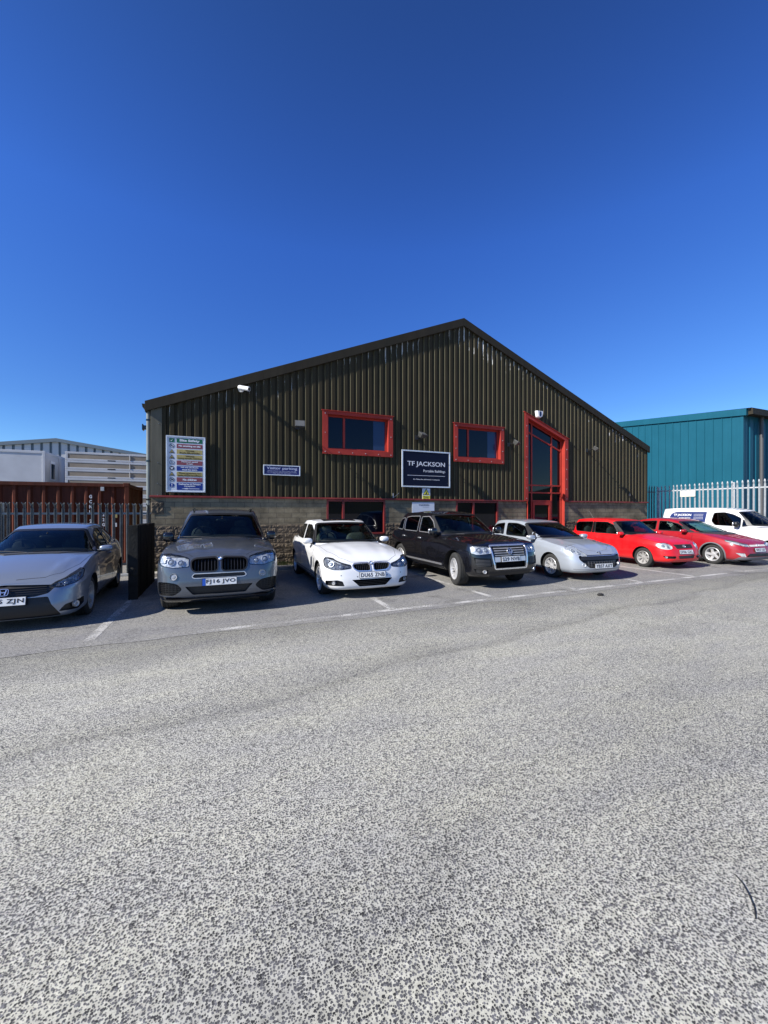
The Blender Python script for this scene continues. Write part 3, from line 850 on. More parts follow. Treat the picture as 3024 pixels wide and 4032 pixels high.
                for xx in (0, -wb):
                    R = cfg['R']+cfg.get('gap', .045); ln = [(xx+(R+it[2]*.5)*math.cos(math.radians(a)), cfg['R']+(R+it[2]*.5)*math.sin(math.radians(a))) for a in range(-16, 197, 6)]
                    v, f = ST[sg].ribbon(ln, it[2], it[3], it[3]-.02); w.add(v, f)
            elif kd == 'gfront': v, f = GF.patch(it[2], it[3], it[3]-.004, .05); w.add(v, f)
            w.build(nm, (list(m) if isinstance(m, tuple) else m), root, smooth=40)
    # door handles
    for (x, z) in cfg.get('handles', []):
        for sg in (1, -1):
            p, n, d_ = ST[sg].hit(x, z); w = MB(); w.sphere((x, p.y+sg*.018, z), (.085, .016, .017), 14, 8, e=.7)
            w.build('door_handle', cfg.get('handle_mat', paint), root, smooth=50)
    # wipers
    w = MB()
    y0 = cfg['gbase'][2][1]
    for (a, b_, zz0, zz1) in ((.62*y0/.72, -.02, 0, .10), (-.08, -.66*y0/.72, 0, .12)):
        zc = min(p[1] for p in ws)+.02
        pts = []
        for k in range(9):
            t = k/8; yy = a+(b_-a)*t; p, n, _ = GF.hit(yy, zc+.01+.03*math.sin(PI*t)*.5+zz1*.12*t); pts.append(p+n*.016)
        w.path(pts, .008, 6)
    w.build('wiper', 'black', root)
    mz = cfg['mirror']
    for sg in (1, -1): mirror_housing(root, mz[0], mz[1], mz[2], sg, *mz[3:6], m=cfg.get('mirror_mat', paint))
    if cfg.get('plate'): number_plate(SF, 0, cfg['plate'][1], cfg['plate'][0], root, euro=cfg['plate'][2], only=(cfg['plate'][3] if len(cfg['plate']) > 3 else None))
    if cfg.get('emblem'):
        e = cfg['emblem']
        if e[0] == 'top': emblem(e[1], Surf(tb, lambda u, v: (Vector((e[2]+3, u, v+3*.75)), Vector((-1, 0, -.75)).normalized())), 0, e[3], e[4], root)
        else: emblem(e[1], SF, 0, e[3], e[4], root)
    if cfg.get('antenna'):
        a = cfg['antenna']; w = MB(); p, n, _ = GT.hit(a[0], 0); w.tube(p, p+Vector((a[1], 0, a[2])), .006, .003, 6); w.build('antenna', 'black', root)
    # underside, so that no light passes through under the sills
    return c

def _sy_at(c, x):
    best = 0
    for (px, py) in c.half:
        if abs(px-x) < .06: best = max(best, py)
    return best
Car.sy_at = _sy_at
M['headliner'] = mat('headliner', (0.10, 0.10, 0.10), 0.9)
M['projector'] = mat('projector_glass', (0.25, 0.27, 0.30), 0.03, coat=1.0)
M['p_x5'] = paint_mat('paint_dusty_grey', (0.105, 0.122, 0.152), metal=0.55, rough=.30, dust=.11, dustcol=(.17, .155, .13))
M['p_white'] = paint_mat('paint_white', (0.74, 0.75, 0.75), rough=.4, dust=.05)
M['p_black'] = paint_mat('paint_black', (0.004, 0.004, 0.0055), rough=.25, dust=.02, dustcol=(.03, .03, .03))
M['p_silver'] = paint_mat('paint_silver_blue', (0.42, 0.46, 0.51), metal=0.4, rough=.36, dust=.08)
M['p_grey'] = paint_mat('paint_silver_grey', (0.25, 0.285, 0.34), metal=0.5, rough=.32, dust=.02)
M['p_red'] = paint_mat('paint_bright_red', (0.66, 0.002, 0.006), rough=.4, dust=.015, coat=.6)
M['p_dred'] = paint_mat('paint_deep_red', (0.32, 0.002, 0.010), rough=.38, dust=.02, coat=.7)
M['p_van'] = paint_mat('paint_van_white', (0.76, 0.77, 0.78), rough=.4, dust=.06)
M['blueglass'] = glass_mat('violet_tinted_glass', (0.16, 0.16, 0.42))
M['trim_grey'] = mat('trim_grey', (0.13, 0.13, 0.14), 0.5)
M['sunshade'] = mat('sunshade_foil', (0.50, 0.85, 0.85), 0.5, var=.15, vscale=6)
M['navy'] = mat('livery_navy', (0.015, 0.03, 0.13), 0.3, coat=.3)

def rect(u0, u1, v0, v1, r=.01): return rnd([(u0, v0), (u1, v0), (u1, v1), (u0, v1)], r)
def hl(u0, u1, zs): return [[(u0, z), (u1, z)] for z in zs]
def vl(us, z0, z1): return [[(u, z0), (u, z1)] for u in us]
PF = [(0, .06), (.05, .02), (.15, .0), (.35, 0), (.5, .015), (.65, .03), (.8, .055), (.92, .09), (1, .14)]
PS = [(0, .08), (.08, .03), (.2, .01), (.4, .0), (.6, .0), (.75, .010), (.86, .022), (.94, .036), (1, .065)]
PR = [(0, .10), (.15, .0), (.5, .0), (.8, .03), (1, .07)]
CARS = []

# ---- dusty grey SUV
kid = rnd([(.03, .745), (.03, .905), (.07, .94), (.38, .925), (.44, .885), (.43, .765), (.38, .715), (.07, .715)], .04)
slot = rnd([(-.42, .635), (-.39, .685), (.39, .685), (.42, .635), (.38, .612), (-.38, .612)], .02)
low = rnd([(-.52, .485), (.52, .485), (.40, .35), (-.40, .35)], .02)
sidei = rnd([(.55, .445), (.64, .54), (.80, .565), (1.0, .56), (1.02, .355), (.68, .345)], .05)
CARS.append(dict(wide=.035, name='parked_car', cat='suv', X=1.83, Y=-4.25, head=-1.5, label='dusty grey suv with dark twin oval grilles parked against the block wall',
    paint='p_x5', hw=.965, wb=2.93, R=.375, Rr=.265, tw=.27, wheel='double5', rim_mat='alloy_dirty', gap=.05,
    plan=[(.86, 0), (.85, .34), (.81, .64), (.72, .85), (.52, .94), (.15, .965), (-.5, .95), (-1.5, .945), (-2.5, .95), (-2.93, .965), (-3.4, .94), (-3.75, .86), (-3.92, .6), (-3.97, 0)],
    zt=[(.9, .965), (.6, 1.0), (.2, 1.045), (-.4, 1.09), (-1, 1.11), (-2.5, 1.14), (-4, 1.16)], zb=[(.9, .27), (.4, .25), (-.3, .28), (-3, .28), (-4, .34)],
    crown=[(.9, .02), (.6, .045), (0, .085), (-.5, .095), (-1.2, .02), (-4, .02)], pf=PF, ps=PS, pr=PR, waist=.008, flare=.02,
    ridges=[(.75, .30, -.35, .50, .016, .05)], bulge=[(.70, .14, -.35, .28, .010)],
    gbase=[(-.38, 0), (-.43, .42), (-.66, .84), (-1.3, .89), (-2.4, .89), (-3.3, .86), (-3.72, .5), (-3.80, 0)],
    groof=[(-1.22, 0), (-1.25, .30), (-1.40, .58), (-1.9, .64), (-2.6, .64), (-3.2, .60), (-3.45, .35), (-3.5, 0)],
    zroof=[(-3.5, 1.62), (-3.0, 1.69), (-2.2, 1.715), (-1.7, 1.70), (-1.22, 1.645)],
    windscreen=rnd([(-0.850, 1.145), (0.000, 1.175), (0.850, 1.145), (0.590, 1.643), (0.000, 1.668), (-0.590, 1.643)], [.04, .3, .04, .06, .3, .06]),
    side_windows=[(rnd([(-.88, 1.17), (-1.85, 1.18), (-1.90, 1.57), (-1.50, 1.58), (-1.22, 1.46)], .04), 'glass'), (rnd([(-1.97, 1.18), (-2.80, 1.20), (-2.88, 1.50), (-2.6, 1.57), (-2.0, 1.585)], .04), 'privacy'),
                  (rnd([(-2.9, 1.21), (-3.35, 1.27), (-3.2, 1.48), (-2.96, 1.53)], .04), 'privacy')],
    rear_window=rnd([(-.6, 1.25), (.6, 1.25), (.48, 1.55), (-.48, 1.55)], .06),
    headlight=dict(poly=rnd([(.465, .80), (.47, .93), (.62, .975), (.86, 1.0), (1.08, 1.0), (1.10, .93), (.98, .83), (.70, .785)], .03), bowl='reflector', edge='gloss_black',
                   lamps=[(.59, .865, .050), (.76, .88, .056)], extra=[(.94, .90, .07, .035, 0), (.90, .955, .09, .010, 2)]),
    recess=[(kid, .05, 'void'), (slot, .035, 'black', 1), (low, .05, 'black', 1), (sidei, .05, 'black'),
            (rnd([(.465, .80), (.47, .93), (.62, .975), (.86, 1.0), (1.08, 1.0), (1.10, .93), (.98, .83), (.70, .785)], .03), .035, 'lampdark')],
    details=[('rim2', 'grille', kid, .022, .010, 'black'), ('lines2', 'grille_slats', vl([.08, .13, .18, .23, .28, .33, .38], .73, .92), .010, -.03, 'black'),
             ('round2', 'fog_light', [(.69, .645, .06)], ('grey_plastic', 'reflector', 'projector')),
             ('lines2', 'intake_mesh', hl(.60, 1.0, [.38, .41, .44, .47, .50, .53])+vl([.66, .72, .78, .84, .90, .96], .36, .55), .008, -.03, 'black'),
             ('rim', 'slot_trim', slot, .012, .004, 'alloy'),
             ('panel', 'front_lip', rnd([(-1.0, .345), (-.64, .325), (-.48, .305), (.48, .305), (.64, .325), (1.0, .345), (1.0, .25), (-1.0, .25)], .02), .012, 'gloss_black'),
             ('panel', 'splitter', rect(-.85, .85, .25, .30, .01), .04, 'gloss_black'),
             ('seams2', 'door_seam', [[(-.62, .35), (-.60, 1.05)], [(-1.93, .35), (-1.93, 1.13)], [(-2.75, .75), (-2.85, 1.15)]], 'black'),
             ('side2', 'sill_trim', rnd([(-.45, .27), (-2.5, .27), (-2.5, .40), (-.45, .40)], .03), .006, 'black'),
             ('topseams2', 'bonnet_seam', [[(.72, .42), (.55, .66), (.2, .80), (-.45, .84)]], 'black'),
             ('rail2', 'roof_rail', [(-1.42, .56), (-1.6, .60), (-2.2, .62), (-2.9, .61), (-3.25, .57)], .035, .018, 'gloss_black')],
    handles=[(-1.75, .98), (-2.7, .99)], mirror=(-.78, .90, 1.20, .085, .10, .095), mirror_mat='gloss_black',
    plate=('FJ16 JVO', .548, True), emblem=('top', 'roundel', .86, .985, .041)))

# ---- white fastback saloon
kid = rnd([(.03, .555), (.03, .655), (.07, .69), (.36, .68), (.40, .65), (.37, .585), (.30, .545), (.07, .535)], .03)
low = rnd([(-.42, .385), (.42, .385), (.27, .25), (-.27, .25)], .02)
fog = rnd([(.56, .27), (.60, .36), (.70, .385), (.98, .36), (1.0, .275)], .02)
hlp = rnd([(.425, .60), (.425, .655), (.62, .70), (.90, .775), (1.12, .80), (1.14, .74), (1.0, .625), (.80, .575), (.6, .58)], .03)
CARS.append(dict(name='parked_car', cat='car', X=4.58, Y=-4.12, head=-0.5, label='white fastback car with twin oval grilles and a dark sunroof, shaded along one side',
    paint='p_white', hw=.914, wb=2.92, R=.325, Rr=.24, tw=.24, wheel='double5', gap=.045,
    plan=[(.81, 0), (.80, .30), (.755, .56), (.66, .76), (.46, .875), (.1, .91), (-.6, .895), (-1.5, .89), (-2.4, .90), (-2.92, .91), (-3.4, .88), (-3.75, .78), (-3.95, .5), (-4.0, 0)],
    zt=[(.85, .70), (.6, .76), (.3, .825), (-.1, .88), (-.6, .935), (-1.5, .955), (-3, 1.0), (-4, 1.0)], zb=[(.9, .19), (.4, .19), (-.3, .21), (-3, .21), (-4, .28)],
    crown=[(.85, .01), (.6, .035), (0, .075), (-.5, .08), (-1.2, .02), (-4, .03)], pf=PF, ps=PS, pr=PR, waist=.012, flare=.022,
    ridges=[(.62, .40, -.5, .62, .012, .045)], bulge=[(.66, .20, -.45, .34, .008)],
    gbase=[(-.50, 0), (-.55, .42), (-.82, .79), (-1.4, .83), (-2.5, .83), (-3.4, .77), (-3.80, .45), (-3.88, 0)],
    groof=[(-1.38, 0), (-1.41, .30), (-1.55, .53), (-2.0, .575), (-2.5, .57), (-2.95, .51), (-3.2, .3), (-3.25, 0)],
    zroof=[(-3.25, 1.30), (-2.9, 1.40), (-2.4, 1.465), (-2.0, 1.475), (-1.38, 1.42)],
    windscreen=rnd([(-0.800, 0.975), (0.000, 1.005), (0.800, 0.975), (0.545, 1.423), (0.000, 1.443), (-0.545, 1.423)], [.04, .3, .04, .06, .3, .06]),
    side_windows=[(rnd([(-1.02, 1.0), (-2.0, 1.015), (-2.05, 1.37), (-1.65, 1.365), (-1.35, 1.24)], .04), 'glass'), (rnd([(-2.12, 1.02), (-3.0, 1.05), (-3.35, 1.12), (-2.95, 1.30), (-2.5, 1.365), (-2.17, 1.37)], .05), 'privacy')],
    rear_window=rnd([(-.5, 1.12), (.5, 1.12), (.40, 1.28), (-.40, 1.28)], .05),
    headlight=dict(poly=hlp, bowl='lampdark', lamps=[(.64, .635, .052), (.86, .68, .056)], extra=[(.99, .735, .05, .025, 0), (.52, .63, .04, .018, 1)], edge='black'),
    recess=[(kid, .05, 'void'), (low, .05, 'void', 1), (fog, .05, 'black'), (hlp, .035, 'reflector')],
    details=[('rim2', 'grille', kid, .020, .010, 'chrome'), ('lines2', 'grille_slats', vl([.07, .11, .15, .19, .23, .27, .31, .35], .55, .68), .009, -.012, 'black'),
             ('round2', 'fog_light', [(.78, .325, .042)], ('grey_plastic', 'reflector', 'projector')),
             ('lines', 'intake_mesh', hl(-.34, .34, [.28, .31, .34]), .008, -.02, 'black'),
             ('seams2', 'door_seam', [[(-.58, .30), (-.62, .90)], [(-2.05, .30), (-2.08, .98)], [(-2.6, .60), (-3.0, .78), (-3.05, 1.0)]], 'grey_plastic'),
             ('side2', 'sill_trim', rnd([(-.45, .20), (-2.5, .20), (-2.5, .30), (-.45, .30)], .03), .006, 'grey_plastic'),
             ('side2', 'fender_vent', rnd([(-.42, .50), (-.52, .50), (-.47, .70), (-.43, .70)], .01), .003, 'black'),
             ('topseams2', 'bonnet_seam', [[(.68, .10), (.66, .40), (.52, .60), (.1, .74), (-.5, .77)]], 'grey_plastic'),
             ('lines2', 'parking_sensor', [[(.30, .44), (.318, .44)], [(.62, .47), (.638, .47)]], .018, .003, 'grey_plastic'),
             ('roof', 'sunroof', rnd([(-1.58, -.42), (-2.25, -.42), (-2.25, .42), (-1.58, .42)], .05), .004, 'gloss_black')],
    handles=[(-1.85, .86), (-2.85, .89)], mirror=(-.95, .87, 1.03, .08, .11, .065), seat_mat='seat_light',
    plate=('DU65 ZNB', .462, False), emblem=('top', 'roundel', .78, .735, .041)))

# ---- black SUV
gr = rnd([(-.40, .70), (-.44, .925), (.44, .925), (.40, .70)], .02)
chin = rnd([(-.40, .47), (-.40, .60), (.40, .60), (.40, .47)], .03)
hlp = rnd([(.50, .79), (.47, .90), (.58, .935), (.95, .95), (1.06, .93), (1.0, .80), (.86, .765)], .03)
CARS.append(dict(name='parked_car', cat='suv', X=7.72, Y=-4.32, head=0.9, label='black suv with chrome framed grille and silver sill strip, front wheels turned',
    paint='p_black', hw=.955, wb=2.855, R=.375, Rr=.245, tw=.26, wheel='double5', gap=.06, steer=-14,
    plan=[(.85, 0), (.845, .32), (.81, .60), (.72, .81), (.52, .91), (.1, .945), (-.5, .94), (-1.5, .94), (-2.4, .945), (-2.86, .955), (-3.3, .93), (-3.65, .84), (-3.84, .55), (-3.88, 0)],
    zt=[(.9, .93), (.6, .975), (.2, 1.02), (-.4, 1.07), (-1, 1.09), (-2.5, 1.12), (-4, 1.14)], zb=[(.9, .30), (.4, .28), (-.3, .30), (-3, .30), (-4, .36)],
    crown=[(.9, .02), (.6, .05), (0, .08), (-.5, .085), (-1.2, .02), (-4, .02)], pf=PF, ps=PS, pr=PR, waist=.006, flare=.025,
    ridges=[(.72, .40, -.4, .58, .014, .05)],
    gbase=[(-.40, 0), (-.45, .42), (-.69, .82), (-1.3, .87), (-2.4, .875), (-3.2, .85), (-3.62, .5), (-3.70, 0)],
    gbulge=.04, rcrown=.05,
    groof=[(-1.26, 0), (-1.29, .29), (-1.42, .55), (-1.9, .61), (-2.6, .61), (-3.05, .58), (-3.25, .36), (-3.30, 0)],
    zroof=[(-3.30, 1.58), (-2.9, 1.64), (-2.2, 1.672), (-1.7, 1.655), (-1.26, 1.60)],
    windscreen=rnd([(-0.830, 1.120), (0.000, 1.150), (0.830, 1.120), (0.590, 1.618), (0.000, 1.643), (-0.590, 1.618)], [.04, .3, .04, .06, .3, .06]),
    side_windows=[(rnd([(-.98, 1.15), (-1.82, 1.16), (-1.85, 1.55), (-1.5, 1.56), (-1.27, 1.44)], .04), 'glass'), (rnd([(-1.94, 1.16), (-2.70, 1.17), (-2.75, 1.52), (-2.5, 1.555), (-1.96, 1.565)], .04), 'privacy'),
                  (rnd([(-2.81, 1.175), (-3.40, 1.20), (-3.28, 1.36), (-3.05, 1.48), (-2.83, 1.51)], .05), 'privacy')],
    rear_window=rnd([(-.6, 1.22), (.6, 1.22), (.48, 1.52), (-.48, 1.52)], .06), win_trim='chrome',
    headlight=dict(poly=hlp, bowl='reflector', lamps=[(.62, .86, .055), (.80, .86, .060)], extra=[(.94, .87, .05, .04, 0)]),
    recess=[(gr, .04, 'black', 1), (chin, .05, 'void', 1), (hlp, .035, 'reflector'), (rnd([(.50, .50), (.52, .68), (.92, .70), (.86, .52)], .03), .03, 'black'), (rnd([(.60, .36), (.60, .44), (.92, .46), (.86, .36)], .02), .04, 'black')],
    details=[('rim', 'grille_frame', rnd([(-.43, .45), (-.47, .68), (-.50, .945), (.50, .945), (.47, .68), (.43, .45)], .03), .028, .012, 'chrome'),
             ('lines', 'grille', hl(-.41, .41, [.74, .79, .84, .89]), .018, -.002, 'alloy_dirty'),
             ('panel', 'grille_panel', rnd([(-.42, .60), (-.42, .705), (.42, .705), (.42, .60)], .01), .004, 'alloy'),
             ('lines2', 'bumper_vent', hl(.54, .88, [.53, .56, .59, .62, .65]), .009, .0, 'grey_plastic'),
             ('round2', 'fog_light', [(.68, .40, .040)], ('chrome', 'reflector', 'projector')),
             ('lines2', 'lower_vent', vl([.76, .79, .82, .85], .37, .45), .008, -.01, 'grey_plastic'),
             ('panel', 'lower_bumper', rnd([(-.55, .30), (-.60, .40), (.60, .40), (.55, .30)], .02), .004, 'black'),
             ('seams2', 'door_seam', [[(-.66, .42), (-.64, 1.05)], [(-1.88, .42), (-1.88, 1.10)], [(-2.45, .60), (-2.76, .85), (-2.78, 1.13)]], 'void'),
             ('side2', 'sill_strip', rnd([(-.52, .405), (-2.42, .405), (-2.42, .445), (-.52, .445)], .01), .014, 'chrome'),
             ('side2', 'sill_trim', rnd([(-.48, .29), (-2.45, .29), (-2.45, .38), (-.48, .38)], .02), .010, 'black'),
             ('topseams2', 'bonnet_seam', [[(.72, .40), (.6, .62), (.2, .78), (-.45, .83)]], 'void')],
    handles=[(-1.66, 1.0), (-2.58, 1.01)], handle_mat='chrome', mirror=(-.86, .93, 1.20, .085, .10, .095), seat_z=1.25,
    plate=('S29 NVB', .655, False), emblem=('f', 'double_v', 0, .825, .072)))

# ---- silver three-door hatchback
hlp = rnd([(.40, .63), (.50, .70), (.76, .80), (1.04, .865), (1.10, .85), (1.02, .76), (.80, .675), (.56, .62)], .03)
mouth = rnd([(-.68, .61), (-.60, .64), (.60, .64), (.68, .61), (.64, .52), (.46, .37), (.40, .33), (-.40, .33), (-.46, .37), (-.64, .52)], .04)
CARS.append(dict(name='parked_car', cat='car', X=10.50, Y=-4.40, head=-3.6, label='silver blue three-door hatchback with a wide dark mouth and long swept headlights',
    paint='p_silver', hw=.862, wb=2.54, R=.305, Rr=.205, tw=.20, wheel='double7', gap=.045,
    plan=[(.87, 0), (.86, .26), (.81, .50), (.69, .70), (.45, .815), (.05, .855), (-.6, .85), (-1.3, .845), (-2.1, .85), (-2.54, .86), (-2.8, .84), (-3.0, .75), (-3.12, .5), (-3.16, 0)],
    zt=[(.9, .685), (.65, .755), (.35, .83), (0, .885), (-.4, .95), (-1.2, .97), (-2.4, 1.0), (-3.2, 1.02)], zb=[(.9, .20), (.4, .20), (-.3, .21), (-2.6, .21), (-3.2, .30)],
    crown=[(.9, .01), (.6, .035), (0, .06), (-.4, .06), (-1.2, .01), (-4, .01)], pf=[(0, .10), (.08, .03), (.2, 0), (.4, .0), (.6, .02), (.8, .06), (.92, .10), (1, .16)], ps=PS, pr=PR, waist=.010, flare=.022,
    ridges=[(.70, .22, -.25, .52, .012, .05)],
    gbase=[(-.08, 0), (-.16, .40), (-.50, .765), (-1.15, .80), (-2.1, .80), (-2.75, .75), (-3.0, .45), (-3.06, 0)],
    groof=[(-1.12, 0), (-1.16, .28), (-1.30, .50), (-1.7, .55), (-2.25, .56), (-2.62, .52), (-2.82, .32), (-2.86, 0)],
    zroof=[(-2.86, 1.34), (-2.5, 1.41), (-2.1, 1.435), (-1.6, 1.42), (-1.12, 1.365)],
    windscreen=rnd([(-0.775, 0.985), (0.000, 0.990), (0.775, 0.985), (0.525, 1.373), (0.000, 1.388), (-0.525, 1.373)], [.04, .3, .04, .06, .3, .06]),
    side_windows=[(rnd([(-.66, .99), (-.80, .985), (-.80, 1.13)], .012), 'glass'), (rnd([(-.86, .985), (-1.92, 1.0), (-1.98, 1.345), (-1.55, 1.345), (-1.2, 1.27), (-.86, 1.13)], [.02, .06, .05, .1, .1, .03]), 'glass'),
                  (rnd([(-2.06, 1.01), (-2.62, 1.08), (-2.72, 1.20), (-2.5, 1.30), (-2.12, 1.345)], .05), 'privacy')],
    rear_window=rnd([(-.5, 1.10), (.5, 1.10), (.42, 1.30), (-.42, 1.30)], .05), ws_glass='blueglass',
    headlight=dict(poly=hlp, bowl='reflector', lamps=[(.66, .70, .042), (.83, .745, .045)], extra=[(.97, .80, .05, .02, 0)]),
    recess=[(mouth, .05, 'black', 1), (hlp, .035, 'reflector')],
    details=[('panel', 'grille', rnd([(-.62, .52), (-.62, .60), (.62, .60), (.62, .52)], .03), .006, 'black'),
             ('lines', 'grille_slats', hl(-.46, .46, [.36, .40, .44, .48])+vl([-.42, -.34, -.26, -.18, -.1, -.02, .06, .14, .22, .30, .38], .345, .49), .008, -.01, 'grey_plastic'),
             ('lines', 'grille_chrome', [[(-.46, .615), (.46, .615)]], .012, .006, 'chrome'),
             ('round2', 'fog_light', [(.55, .405, .048)], ('chrome', 'reflector', 'projector')),
             ('seams2', 'door_seam', [[(-.60, .30), (-.62, .93)], [(-1.97, .30), (-2.02, .98)]], 'trim_grey'),
             ('lines', 'bumper_seam', [[(-.80, .30), (.80, .30)]], .008, .002, 'trim_grey'),
             ('topseams2', 'bonnet_seam', [[(.69, .05), (.66, .30), (.50, .52), (.1, .70), (-.3, .74)]], 'trim_grey')],
    handles=[(-1.80, .84)], mirror=(-.66, .84, .995, .075, .11, .065), seat_z=1.13, seat_x=-1.35,
    plate=('YB57 AXT', .375, False), emblem=('f', 'lion', 0, .682, .056)))

# ---- bright red three-door hatchback
hlp = rnd([(.50, .60), (.47, .68), (.56, .745), (.78, .775), (.97, .77), (1.0, .70), (.88, .61), (.68, .575)], .06)
gr = rnd([(-.33, .60), (-.38, .72), (.38, .72), (.33, .60)], .02)
low = rnd([(-.30, .31), (-.32, .40), (.32, .40), (.30, .31)], .02)
CARS.append(dict(name='parked_car', cat='car', X=14.55, Y=-3.99, head=-3.6, label='bright red three-door hatchback with pale rounded headlights',
    paint='p_red', hw=.825, wb=2.46, R=.295, Rr=.195, tw=.19, wheel='fan8', gap=.045, rim_mat='alloy_dirty',
    plan=[(.76, 0), (.755, .26), (.72, .50), (.62, .69), (.42, .785), (.05, .82), (-.6, .815), (-1.3, .815), (-2.1, .82), (-2.46, .825), (-2.75, .80), (-2.98, .72), (-3.10, .5), (-3.14, 0)],
    zt=[(.8, .70), (.6, .755), (.3, .82), (0, .87), (-.45, .92), (-1.2, .93), (-2.4, .95), (-3.2, .98)], zb=[(.9, .21), (.4, .21), (-.3, .22), (-2.6, .22), (-3.2, .30)],
    crown=[(.9, .01), (.6, .035), (0, .07), (-.4, .075), (-1.2, .01), (-4, .01)], pf=PF, ps=PS, pr=PR, waist=.012, flare=.016,
    ridges=[(.66, .30, -.4, .52, .010, .05)],
    gbase=[(-.32, 0), (-.37, .38), (-.62, .73), (-1.15, .765), (-2.2, .765), (-2.78, .72), (-3.0, .42), (-3.05, 0)],
    groof=[(-1.02, 0), (-1.06, .28), (-1.20, .50), (-1.7, .55), (-2.3, .555), (-2.70, .52), (-2.86, .32), (-2.90, 0)],
    zroof=[(-2.9, 1.36), (-2.5, 1.42), (-2.1, 1.435), (-1.5, 1.42), (-1.02, 1.365)],
    windscreen=rnd([(-0.745, 0.945), (0.000, 0.965), (0.745, 0.945), (0.525, 1.373), (0.000, 1.388), (-0.525, 1.373)], [.04, .3, .04, .06, .3, .06]),
    side_windows=[(rnd([(-.76, .96), (-1.82, .97), (-1.86, 1.335), (-1.4, 1.335), (-1.08, 1.22)], .04), 'glass'),
                  (rnd([(-1.98, .975), (-2.66, 1.0), (-2.78, 1.25), (-2.6, 1.32), (-1.96, 1.34)], .05), 'glass')],
    rear_window=rnd([(-.5, 1.05), (.5, 1.05), (.42, 1.32), (-.42, 1.32)], .05), pillars=[[(-1.84, .96), (-1.96, .96), (-1.945, 1.35), (-1.87, 1.35)]],
    headlight=dict(poly=hlp, bowl='lamp_hazy', ring=0, lamps=[(.63, .665, .048), (.79, .69, .045)]),
    recess=[(gr, .035, 'black', 1), (low, .04, 'black', 1), (hlp, .035, 'reflector'), (rnd([(.42, .32), (.42, .39), (.80, .40), (.72, .32)], .02), .035, 'black')],
    details=[('lines', 'grille', hl(-.34, .34, [.625, .655, .685, .71]), .010, .0, 'grey_plastic'),
             ('lines', 'lower_grille', hl(-.29, .29, [.33, .355, .38]), .010, .0, 'grey_plastic'),
             ('round2', 'fog_light', [(.70, .36, .034)], ('grey_plastic', 'reflector', 'projector')),
             ('seams2', 'door_seam', [[(-.62, .32), (-.64, .91)], [(-1.88, .32), (-1.90, .95)]], 'dark_red'),
             ('side2', 'door_moulding', rnd([(-.66, .50), (-1.86, .50), (-1.86, .555), (-.66, .555)], .01), .010, 'p_red'),
             ('topseams2', 'bonnet_seam', [[(.66, .10), (.64, .36), (.50, .52), (.1, .66), (-.4, .72)]], 'dark_red')],
    handles=[(-1.72, .80)], mirror=(-.72, .81, .985, .07, .10, .055), seat_z=1.10, antenna=(-2.6, -.22, .30),
    plate=('DF06 GXL', .505, False), emblem=('f', 'double_v', 0, .665, .05)))

